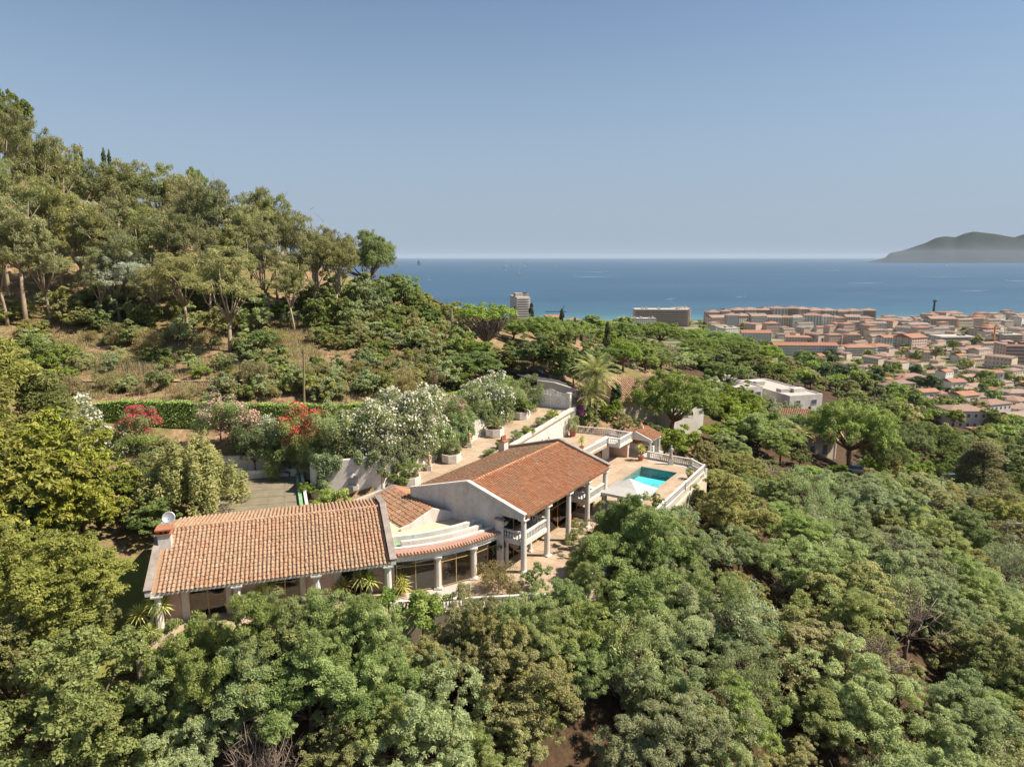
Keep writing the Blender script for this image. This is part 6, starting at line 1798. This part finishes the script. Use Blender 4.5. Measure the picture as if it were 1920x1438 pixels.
gable_house(lh, Matrix.Translation(lowr) @ Matrix.Rotation(R(-12), 4, 'Z'), -7, 7, 0, 7, -3, 2.2, 3.6, M_cream, M_tileC)
def flats(label, px, by, wpx, ty, depth, rot, nwin, floors):
    b, t = ground_hit(px, by)
    wd = wpx / FPX * t; hh = (by - ty) / FPX * t
    o = thing('block_of_flats', label, 'flats', loc=b)
    M = Matrix.Translation(b) @ Matrix.Rotation(R(rot), 4, 'Z')
    MB(M).box(-wd / 2, wd / 2, 0, depth, -6, hh).build('wall', M_white, o)
    MB(M).box(-wd / 2 + .3, wd / 2 - .3, .3, depth - .3, hh, hh + .12).build('roof', M_conc, o)
    m = MB(M); m.box(-wd / 2, wd / 2, 0, .3, hh + .002, hh + .4); m.box(-wd / 2, wd / 2, depth - .3, depth, hh + .002, hh + .4); m.box(-wd / 2, -wd / 2 + .3, .3, depth - .3, hh + .002, hh + .4); m.box(wd / 2 - .3, wd / 2, .3, depth - .3, hh + .002, hh + .4)
    m.build('parapet', M_white, o)
    for k in range(5):
        x = random.uniform(-wd * .35, wd * .35); y = random.uniform(2, depth - 3); s_ = random.uniform(.8, 1.8)
        MB(M).box(x - s_, x + s_, y - s_ * .6, y + s_ * .6, hh + .12, hh + random.uniform(.6, 1.4)).build('roof_unit', M_white if k % 2 else M_conc, o)
    for f in range(floors):
        for i in range(nwin):
            x = -wd / 2 + wd * (i + .5) / nwin
            z = hh - 2.3 - f * 3.0
            window(o, M, x - .75, x + .75, 0, z, z + 1.25)
        for i in range(4):                                       # side facing the town
            yv = depth * (i + .6) / 4.4; z = hh - 2.3 - f * 3.0
            window(o, M @ Matrix.Translation((wd / 2, yv, 0)) @ Matrix.Rotation(R(90), 4, 'Z'), -.7, .7, 0, z, z + 1.25)
flats('white block of flats with flat grey roof and small dark windows above the town', 1508, 792, 72, 742, 24, 16, 2, 3)
flats('low white flats with flat roof beside the larger block', 1405, 752, 56, 728, 20, 18, 3, 1)
# pools and car at the right edge
def garden_pool(label, px, py, lx, ly):
    p = ground_hit(px, py)[0]
    o = thing('garden_pool', label, 'swimming pool', loc=p)
    MB(Matrix.Translation(p)).box(-lx - .6, lx + .6, -ly - .6, ly + .6, -.6, .5).build('surround', M_conc, o)
    MB(Matrix.Translation(p)).box(-lx, lx, -ly, ly, .5, .53).build('water', M_pt, o)
garden_pool('small light blue garden pool seen between hedges at the right', 1812, 938, 3.2, 2.4)
cpz = ground_hit(1607, 888)[0] + Vector((0, 0, .15))
car = thing('parked_car', 'silver car parked under the leaning umbrella pine', 'car', loc=cpz)
CM = Matrix.Translation(cpz) @ Matrix.Rotation(R(-20), 4, 'Z')
M_paint = plain('silver_paint', (.55, .57, .6), (.5, .52, .55), 3, .3, metal=.5)
MB(CM).yprism([(-.85, .3), (.85, .3), (.85, .75), (.8, .85), (-.8, .85), (-.85, .75)], -2.1, 2.1).build('body', M_paint, car)
m = MB(CM); m.add([(-1.5, -.75, .85), (1.2, -.75, .85), (1.2, .75, .85), (-1.5, .75, .85), (-1.0, -.62, 1.42), (.5, -.62, 1.42), (.5, .62, 1.42), (-1.0, .62, 1.42)], [(4, 5, 6, 7), (0, 1, 5, 4), (1, 2, 6, 5), (2, 3, 7, 6), (3, 0, 4, 7)]); m.build('cabin', M_dglass, car)
MB(CM).box(-1.0, .5, -.6, .6, 1.421, 1.46).build('roof', M_paint, car)
for x in (-1.3, 1.3):
    for y in (-.8, .8):
        MB(CM @ Matrix.Translation((x, y, .32)) @ Matrix.Rotation(R(90), 4, 'X')).lathe([(.2, -.1), (.32, -.09), (.32, .09), (.2, .1)], 14).build('wheel', M_dark, car)

# ------------------------------------------------------------------ the town
def window_grid(o, M, wd, hh, depth, floors, cols, y=0, side=True, band=False):
    m = MB(M); fh = hh / floors
    for f in range(floors):
        z = f * fh + fh * .32
        if band:
            m.box(-wd / 2 + .4, wd / 2 - .4, y - .06, y - .02, z, z + fh * .36)
        else:
            for i in range(cols):
                x = -wd / 2 + wd * (i + .5) / cols; ww = wd / cols * .24
                m.box(x - ww, x + ww, y - .06, y - .02, z, z + fh * .5)
        if side:
            for sx in (-1, 1):
                k = max(1, int(cols * depth / max(wd, 1) * .7))
                for i in range(k):
                    yv = depth * (i + .5) / k
                    m.box(sx * (wd / 2 + .02), sx * (wd / 2 + .06), yv - .5, yv + .5, z, z + fh * .5)
    m.build('window_grid', M_dglass, o)['kind'] = 'stuff'
def block(label, px, by, wpx, ty, depth, rot, wallm, roofm, floors, cols, kind='gable', band=False, name='apartment_building', group=None):
    hit = ground_hit(px, by)
    if hit is None: return
    b, t = hit
    wd = wpx / FPX * t; hh = (by - ty) / FPX * t
    o = thing(name, label, 'building', group, loc=b)
    M = Matrix.Translation(b) @ Matrix.Rotation(R(rot), 4, 'Z')
    rise = 0 if kind == 'flat' else min(hh * .18, 3.2)
    he = hh - rise
    MB(M).box(-wd / 2, wd / 2, 0, depth, -8, he).build('wall', wallm, o)
    m = MB(M); e = .7
    if kind == 'flat':
        m.box(-wd / 2 - .2, wd / 2 + .2, -.2, depth + .2, he, he + .5)
        for k in range(4):
            x = random.uniform(-wd * .4, wd * .4); m.box(x - 1.5, x + 1.5, depth * .3, depth * .6, he + .5, he + 2.2)
    else:
        i_ = depth * .45 if kind == 'hip' else -e
        m.add([(-wd / 2 - e, -e, he), (wd / 2 + e, -e, he), (wd / 2 + e, depth + e, he), (-wd / 2 - e, depth + e, he), (-wd / 2 + i_, depth / 2, he + rise), (wd / 2 - i_, depth / 2, he + rise)],
              [(0, 1, 5, 4), (1, 2, 5), (2, 3, 4, 5), (3, 0, 4), (3, 2, 1, 0)])
    m.build('roof', roofm, o)
    if band:
        m = MB(M); fh = he / floors
        for f in range(1, floors + 1): m.box(-wd / 2 - .3, wd / 2 + .3, -1.3, -.0, f * fh - .5, f * fh - .12 if f < floors else f * fh - .2)
        m.build('balcony_band', wallm, o)
    window_grid(o, M, wd, he, depth, floors, cols, band=band)
    return o
T = [
 ('white twelve storey tower with balcony bands standing alone before the sea', 981, 608, 24, 559, 18, 12, M_fwhite, M_conc, 11, 6, 'flat', True),
 ('low cream house with orange roof beside the crane', 1037, 612, 24, 592, 12, 0, M_fw, M_fro, 3, 5, 'gable', False),
 ('small orange roofed house right of the crane', 1075, 613, 22, 597, 12, 0, M_fw, M_fro, 2, 4, 'hip', False),
 ('long stepped beige apartment block with balconies on the shore', 1240, 612, 100, 581, 24, -4, M_fpink, M_conc, 8, 16, 'flat', True),
 ('curved end wing of the stepped beige apartment block', 1280, 611, 30, 579, 20, 14, M_fpink, M_conc, 8, 6, 'flat', True),
 ('white office block with rows of windows below the stepped apartments', 1212, 618, 36, 598, 16, 4, M_fwhite, M_conc, 5, 9, 'flat', False),
 ('small white stepped flats left of the white office block', 1178, 612, 34, 597, 14, 4, M_fwhite, M_conc, 4, 6, 'flat', False),
 ('tall cream slab of flats before the pines', 1372, 648, 32, 616, 14, 22, M_fwhite, M_conc, 9, 6, 'flat', False),
 ('white flats with orange roof right of the cream slab', 1418, 643, 54, 620, 16, -4, M_fwhite, M_fro, 5, 11, 'gable', False),
 ('long white block with orange roof and many windows', 1510, 668, 116, 643, 13, -3, M_fwhite, M_fro, 4, 24, 'gable', False),
 ('second long block with orange roof behind the first', 1508, 645, 66, 630, 13, -14, M_fw, M_fro, 4, 13, 'gable', False),
 ('modern white apartment house with glass balconies', 1615, 668, 56, 647, 16, 2, M_fwhite, M_fro, 4, 10, 'hip', True),
 ('modern white apartment house with red roof beside its twin', 1656, 668, 34, 645, 16, 2, M_fwhite, M_fro, 4, 6, 'hip', True),
 ('five storey cream block showing a blank gable', 1722, 660, 42, 627, 20, 24, M_fw, M_fro, 5, 6, 'gable', False),
 ('pale blue grey block beside the cream gable', 1683, 650, 56, 629, 14, 6, M_fwhite, M_fro, 4, 10, 'gable', False),
 ('white and blue low warehouse', 1796, 644, 66, 632, 22, 2, M_fwhite, M_conc, 2, 8, 'flat', True),
 ('pink long block behind the warehouse', 1720, 622, 50, 606, 18, 3, M_fpink, M_fr, 4, 10, 'gable', False),
 ('pink square block near the shore road', 1768, 616, 46, 594, 20, -4, M_fpink, M_fr, 5, 9, 'gable', False),
 ('dark brown apartment block at the right edge', 1912, 688, 56, 648, 18, -8, M_fpink, M_fr, 6, 8, 'flat', True),
 ('grey block of flats near the orange crane', 1898, 650, 40, 628, 16, 4, M_fw, M_conc, 5, 8, 'flat', True),
 ('brown unfinished block behind the orange crane', 1846, 636, 30, 618, 16, 4, M_fpink, M_fr, 5, 6, 'flat', False),
 ('cream town house with hipped roof by a street of trees', 1755, 668, 42, 652, 12, 6, M_fw, M_fr, 2, 6, 'hip', False),
 ('long cream school like house right of the tree row', 1830, 672, 52, 652, 14, -6, M_fw, M_fr, 3, 9, 'hip', False),
 ('white house with orange roof alone among dark trees', 1535, 682, 24, 664, 10, 14, M_fwhite, M_fro, 3, 4, 'gable', False),
 ('yellowish flat roofed house among dark trees', 1597, 712, 22, 692, 12, 16, M_fw, M_conc, 3, 3, 'flat', False),
 ('white house with red roof among the pines of the ridge', 1216, 662, 22, 648, 9, -8, M_fwhite, M_fro, 2, 3, 'hip', False),
 ('beige house wall behind the small umbrella pine', 1183, 690, 28, 670, 10, 6, M_fw, M_fr, 2, 3, 'gable', False),
 ('white house half sunk in trees below the pines', 1435, 700, 20, 686, 9, -20, M_fwhite, M_fr, 2, 3, 'gable', False),
 ('flat house with green glass roof below the dull pines', 1710, 790, 34, 778, 10, -10, M_fw, M_conc, 1, 4, 'flat', False),
 ('white roofed bungalow with orange end at the garden pools', 1870, 826, 50, 812, 10, -6, M_fwhite, M_fro, 1, 4, 'gable', False),
]
for a in T: block(*a)
ORD = 'first second third fourth fifth sixth seventh eighth ninth tenth eleventh twelfth thirteenth fourteenth fifteenth sixteenth'.split()
gr_ = random.Random(8)
for i in range(13):                                       # rear wings of the big residence on the shore, stepping roofs
    px = 1340 + i * 24
    block('%s rear wing of the pink shore residence counted from the beige block' % ORD[i], px, 607, gr_.uniform(22, 34), gr_.uniform(574, 582) if i != 1 else 580, gr_.uniform(16, 28), gr_.uniform(-22, 22), gr_.choice((M_fpink, M_fw, M_fpink)), M_fr, 8, 5, 'hip', i % 2 == 0)
for i in range(12):
    px = 1348 + i * 25
    block('%s front wing of the pink shore residence counted from the beige block' % ORD[i], px, 613, gr_.uniform(22, 32), gr_.uniform(587, 595), gr_.uniform(14, 24), gr_.uniform(-18, 18), gr_.choice((M_fw, M_fpink, M_fw, M_fwhite)), M_fr, 6, 6, gr_.choice(('hip', 'gable')), i % 3 == 0)

# repeated town houses: a few kinds, each copy a thing of its own with wall, roof and windows
def house_proto(w_, d_, h_, kind, wallm, roofm, floors):
    M = Matrix.Identity(4); e = .35; rise = 1.3; h_ = h_ * 1.25
    wl_ = MB().box(-w_ / 2, w_ / 2, -d_ / 2, d_ / 2, -5, h_)
    if kind == 'gable': wl_.add([(-w_ / 2, -d_ / 2, h_), (-w_ / 2, d_ / 2, h_), (-w_ / 2, 0, h_ + rise - .1), (w_ / 2, -d_ / 2, h_), (w_ / 2, d_ / 2, h_), (w_ / 2, 0, h_ + rise - .1)], [(0, 2, 1), (3, 4, 5)])
    wl_ = wl_.mesh('house_wall', wallm)
    i_ = d_ * .45 if kind == 'hip' else -e
    rf_ = MB().add([(-w_ / 2 - e, -d_ / 2 - e, h_ - .1), (w_ / 2 + e, -d_ / 2 - e, h_ - .1), (w_ / 2 + e, d_ / 2 + e, h_ - .1), (-w_ / 2 - e, d_ / 2 + e, h_ - .1), (-w_ / 2 + i_, 0, h_ + rise), (w_ / 2 - i_, 0, h_ + rise)], [(0, 1, 5, 4), (1, 2, 5), (2, 3, 4, 5), (3, 0, 4)])
    if kind != 'hip': rf_.box(w_ * .22, w_ * .22 + .7, .6, 1.3, h_, h_ + rise + .6)
    rf_ = rf_.mesh('house_roof', roofm)
    wn = MB()
    for f in range(floors):
        z = f * (h_ / floors) + .9
        k = max(2, int(w_ / 2.8))
        for i in range(k):
            x = -w_ / 2 + w_ * (i + .5) / k
            for sy in (-1, 1): wn.box(x - .5, x + .5, sy * (d_ / 2 + .03) - .02, sy * (d_ / 2 + .03) + .02, z, z + 1.2)
    return wl_, rf_, wn.mesh('house_windows', M_dglass)
HP_ = [(house_proto(12, 9, 3.2, 'gable', M_fw, M_fr, 1), 'cream low house with brown tile gable roof in the town'),
       (house_proto(14, 10, 5.6, 'hip', M_fw, M_fr, 2), 'cream two storey house with hipped tile roof in the town'),
       (house_proto(11, 8, 5.8, 'gable', M_fwhite, M_fro, 2), 'white two storey house with orange tile roof in the town'),
       (house_proto(20, 11, 8.5, 'gable', M_fw, M_fr, 3), 'three storey cream terrace with long tile roof in the town'),
       (house_proto(16, 12, 11, 'hip', M_fpink, M_fro, 4), 'four storey pinkish block with hipped roof in the town'),
       (house_proto(24, 12, 10, 'gable', M_fwhite, M_fr, 3), 'long white three storey block with tile roof in the town')]
PLACED = []
def town(poly, n, ids, seed, smin=.66, smax=1.05, gap=11, rot0=15):
    g = random.Random(seed); done = 0; tr_ = 0
    xs = [p[0] for p in poly]; ys = [p[1] for p in poly]
    while done < n and tr_ < n * 25:
        tr_ += 1
        px, py = g.uniform(min(xs), max(xs)), g.uniform(min(ys), max(ys))
        if not inpoly(np.array([px]), np.array([py]), poly)[0]: continue
        hit = ground_hit(px, py)
        if hit is None: continue
        p = hit[0]
        if any((p.x - q[0]) ** 2 + (p.y - q[1]) ** 2 < gap * gap for q in PLACED): continue
        PLACED.append((p.x, p.y)); done += 1
        (wl_, rf_, wn), lab = HP_[g.choice(ids)]
        o = bpy.data.objects.new('town_house', None); COL.objects.link(o)
        o.location = p; o.rotation_euler = (0, 0, R(rot0 + g.choice((0, 90, 0, 180)) + g.uniform(-18, 18)))
        s_ = g.uniform(smin, smax); o.scale = (s_, s_, s_)
        tag(o, lab + ' near ' + near(p), 'house', lab.replace(' in the town', '') + 's of the town')
        for nm, me in (('wall', wl_), ('roof', rf_), ('window_grid', wn)):
            c = bpy.data.objects.new(nm, me); COL.objects.link(c); c.parent = o
            if nm == 'window_grid': c['kind'] = 'stuff'
town([(1300, 612), (1480, 613), (1640, 613), (1920, 598), (1930, 640), (1760, 640), (1580, 650), (1440, 640), (1330, 628)], 82, [1, 2, 3, 4, 5, 3, 4], 11, gap=17)
town([(1640, 608), (1740, 600), (1930, 592), (1930, 612), (1700, 618)], 40, [3, 4, 5, 2, 3], 12, gap=18)
town([(1560, 650), (1930, 640), (1930, 690), (1640, 700), (1560, 680)], 52, [0, 1, 2, 3, 1], 13, gap=14)
town([(1560, 690), (1930, 680), (1930, 760), (1760, 770), (1640, 735)], 46, [0, 1, 0, 1, 2], 15, gap=14)
town([(1740, 760), (1930, 745), (1930, 800), (1800, 800)], 10, [0, 1, 0], 16, gap=15)
scatter([(1300, 640), (1440, 640), (1560, 690), (1640, 740), (1560, 745), (1440, 710), (1330, 670)], 40, ['far_pine', 'far_green', 'far_olive', 'far_pine'], 6, 11, (.7, 1.0), 21)
scatter([(1440, 665), (1580, 670), (1700, 740), (1760, 790), (1660, 760), (1560, 730)], 40, ['far_green', 'far_dark', 'far_olive', 'far_green'], 6, 10, (.8, 1.2), 22)
scatter([(1560, 655), (1930, 640), (1930, 770), (1760, 780), (1640, 740)], 80, ['far_green', 'far_olive', 'far_dark', 'far_green'], 5, 11, (.75, 1.2), 23)
scatter([(1640, 745), (1930, 760), (1930, 850), (1700, 830)], 55, ['far_olive', 'far_green', 'far_pine', 'far_green', 'shrub'], 5, 9, (.6, 1.0), 24)
scatter([(1340, 608), (1930, 592), (1930, 640), (1560, 650), (1340, 640)], 40, ['far_green', 'far_dark', 'far_olive'], 6, 11, (.7, 1.1), 25)
scatter([(1080, 612), (1330, 606), (1330, 630), (1180, 640), (1080, 630)], 34, ['far_green', 'far_pine', 'far_dark', 'far_pine'], 7, 13, (.6, .9), 26)
scatter([(1700, 830), (1930, 850), (1930, 960), (1800, 930), (1700, 900)], 40, ['acacia', 'green', 'olivey', 'pine_old'], 5, 8, (.8, 1.1), 27)
scatter([(1130, 680), (1360, 690), (1420, 740), (1360, 722), (1200, 692)], 28, ['green', 'acacia_grey', 'bright', 'shrub_grey', 'acacia'], 4, 7, (.7, 1.0), 28)
scatter([(1380, 760), (1470, 790), (1560, 800), (1500, 850), (1380, 820)], 30, ['acacia', 'green', 'acacia_grey', 'bright'], 4, 6.5, (.8, 1.1), 29)
scatter([(1200, 655), (1420, 690), (1600, 730), (1700, 790), (1640, 800), (1560, 745), (1440, 720), (1300, 690)], 55, ['far_olive', 'far_green', 'shrub_grey', 'far_olive', 'far_green'], 4, 8, (.6, 1.0), 31)
scatter([(1560, 715), (1660, 740), (1760, 800), (1660, 810)], 22, ['far_olive', 'far_green', 'far_pine'], 5, 9, (.6, 1.0), 32)
scatter([(1110, 655), (1200, 650), (1370, 690), (1360, 712), (1250, 700), (1150, 690)], 34, ['green', 'shrub_green', 'acacia_grey', 'bright', 'green'], 4, 7, (.7, 1.0), 41)
scatter([(1300, 735), (1380, 730), (1420, 770), (1370, 800), (1330, 775)], 16, ['shrub_green', 'bright', 'shrub_grey', 'green'], 3, 5.5, (.7, 1.0), 42)
# cranes, mast
def crane(label, px, by, ty, jib, mat, side=-1):
    b, t = ground_hit(px, by)
    hh = (by - ty) / FPX * t; jl = jib / FPX * t
    o = thing('crane', label, 'crane', loc=b)
    MB().tube([b, b + Vector((0, 0, hh))], .9, 4).build('mast', mat, o)
    MB().bar(b + Vector((side * jl, 0, hh - 2)), b + Vector((-side * jl * .25, 0, hh - 2)), .9, .9).build('jib', mat, o)
    MB().bar(b + Vector((0, 0, hh)), b + Vector((-side * jl * .12, 0, hh + jl * .28)), .8, .8).build('cab_mast', mat, o)
crane('dark tower crane with long jib before the sea', 1054, 606, 582, 32, M_wirec)
crane('orange tower crane among the houses at the right', 1861, 655, 612, 14, plain('crane_orange', (.6, .28, .06), (.5, .22, .05), 3, .6))
b, t = ground_hit(1749, 598)
ms = thing('lattice_mast', 'tall dark mast standing on the beach road', 'mast', loc=b)
MB().tube([b, b + Vector((0, 0, 33 / FPX * t))], [2.2, 1.4], 6).build('shaft', M_wirec, ms)
MB().box(b.x - 2, b.x + 2, b.y - 2, b.y + 2, b.z + 32 / FPX * t, b.z + 35 / FPX * t).build('head', M_wirec, ms)
# ------------------------------------------------------------------ boats
M_sail = plain('sail_cloth', (.82, .82, .80), (.74, .74, .73), .2, .8)
M_hull = plain('white_hull', (.75, .75, .74), (.68, .68, .68), .2, .5)
M_foam = plain('wake_foam', (.80, .84, .86), (.62, .70, .76), .05, .7)
def seapt(px, py): return atz(px, py, SEA)
def sail(px, py, hpx, label, dark=False, group='sailing boats'):
    p = seapt(px, py); t = p.y; hh = hpx / FPX * t
    o = thing('sailing_boat', label, 'boat', group, loc=p)
    M = Matrix.Translation(p) @ Matrix.Diagonal((hh, hh, hh, 1))
    mh, msl = (M_wirec, M_wirec) if dark else (M_hull, M_sail)
    MB(M).add([(-.30, 0, .08), (0, -.07, .08), (.34, 0, .10), (0, .07, .08), (-.26, 0, -.02), (0, -.04, -.03), (.26, 0, -.02), (0, .04, -.03)], [(0, 1, 2, 3), (0, 4, 5, 1), (1, 5, 6, 2), (2, 6, 7, 3), (3, 7, 4, 0)]).build('hull', mh, o)
    MB(M).tube([(0, 0, .05), (0, 0, 1.0)], [.012, .006], 5).build('mast', mh, o)
    MB(M).add([(-.02, 0, .16), (-.28, .04, .17), (-.01, 0, .98), (-.02, .03, .16), (-.28, .07, .17), (-.01, .01, .98)], [(0, 1, 2), (5, 4, 3), (0, 3, 4, 1), (1, 4, 5, 2)]).build('mainsail', msl, o)
    MB(M).add([(.02, 0, .86), (.32, 0, .12), (.04, .05, .16), (.02, .015, .86), (.32, .015, .12), (.04, .065, .16)], [(0, 2, 1), (3, 4, 5), (0, 1, 4, 3), (2, 0, 3, 5)]).build('jib', msl, o)
for px, py, hp in ((948, 501, 11), (983, 501, 11), (974, 513, 8), (1043, 501, 8), (949, 508, 8), (804, 526, 9), (1722, 510, 6)): sail(px, py, hp, 'white sailing boat on the open sea')
sail(785, 497, 11, 'large dark sailing ship near the hill on the open sea', True, None)
def motor(px, py, lpx, wake, label='white motor boat drawing a long wake across the sea', group='motor boats with wakes'):
    p = seapt(px, py); t = p.y; ln = lpx / FPX * t
    o = thing('motor_boat', label, 'boat', group, loc=p)
    M = Matrix.Translation(p) @ Matrix.Rotation(0 if wake < 0 else math.pi, 4, 'Z') @ Matrix.Diagonal((ln, ln, ln, 1))
    MB(M).add([(-.5, -.14, .16), (.2, -.14, .17), (.5, 0, .2), (.2, .14, .17), (-.5, .14, .16), (-.48, -.1, -.03), (.2, -.09, -.03), (.42, 0, -.02), (.2, .09, -.03), (-.48, .1, -.03)], [(0, 1, 2, 3, 4), (0, 5, 6, 1), (1, 6, 7, 2), (2, 7, 8, 3), (3, 8, 9, 4), (4, 9, 5, 0)]).build('hull', M_hull, o)
    MB(M).box(-.25, .12, -.1, .1, .17, .3).build('cabin', M_hull, o)
    if wake:
        wl2 = abs(wake) / FPX * t; m = MB(M)
        k = wl2 / ln; yb = .45
        m.add([(-.45, -.16, .012), (-.45, .16, .012), (-.45 - k * .4, yb, .012), (-.45 - k, .12, .012), (-.45 - k, -.12, .012), (-.45 - k * .4, -yb, .012)], [(0, 5, 2, 1), (5, 4, 3, 2)])
        m.build('wake', M_foam, o)
for px, py, lp_, wk in ((1136, 510, 6, -36), (1079, 519.5, 6, 70), (1570, 508, 5, -30), (1652, 531, 5, -60), (1808, 519, 5, -90), (1850, 545, 5, -50), (1886, 527, 6, 50), (1265, 561, 4, -16), (1775, 498, 4, 30), (1395, 557, 4, -14)): motor(px, py, lp_, wk)
motor(870, 516, 5, 0, 'white motor boat lying still on the open sea', None)
motor(943, 500.5, 6, 0, 'white motor yacht beside two sailing boats', None)

# ------------------------------------------------------------------ air
hz = MB().box(-62000, 62000, -60, 36500, -95, 110).build('haze', None, None, kind='stuff', label='thin pale sea haze lying over town, sea and headland', cat='haze')
hz.data.materials.clear()
hm = bpy.data.materials.new('haze_air'); hm.use_nodes = True
hm.node_tree.nodes.clear()
ho = hm.node_tree.nodes.new('ShaderNodeOutputMaterial'); hv = hm.node_tree.nodes.new('ShaderNodeVolumePrincipled')
hv.inputs['Color'].default_value = (.66, .80, 1.0, 1)
hv.inputs['Density'].default_value = 2.8e-5
hv.inputs['Anisotropy'].default_value = 0.0
hm.node_tree.links.new(hv.outputs[0], ho.inputs['Volume'])
hz.data.materials.append(hm)
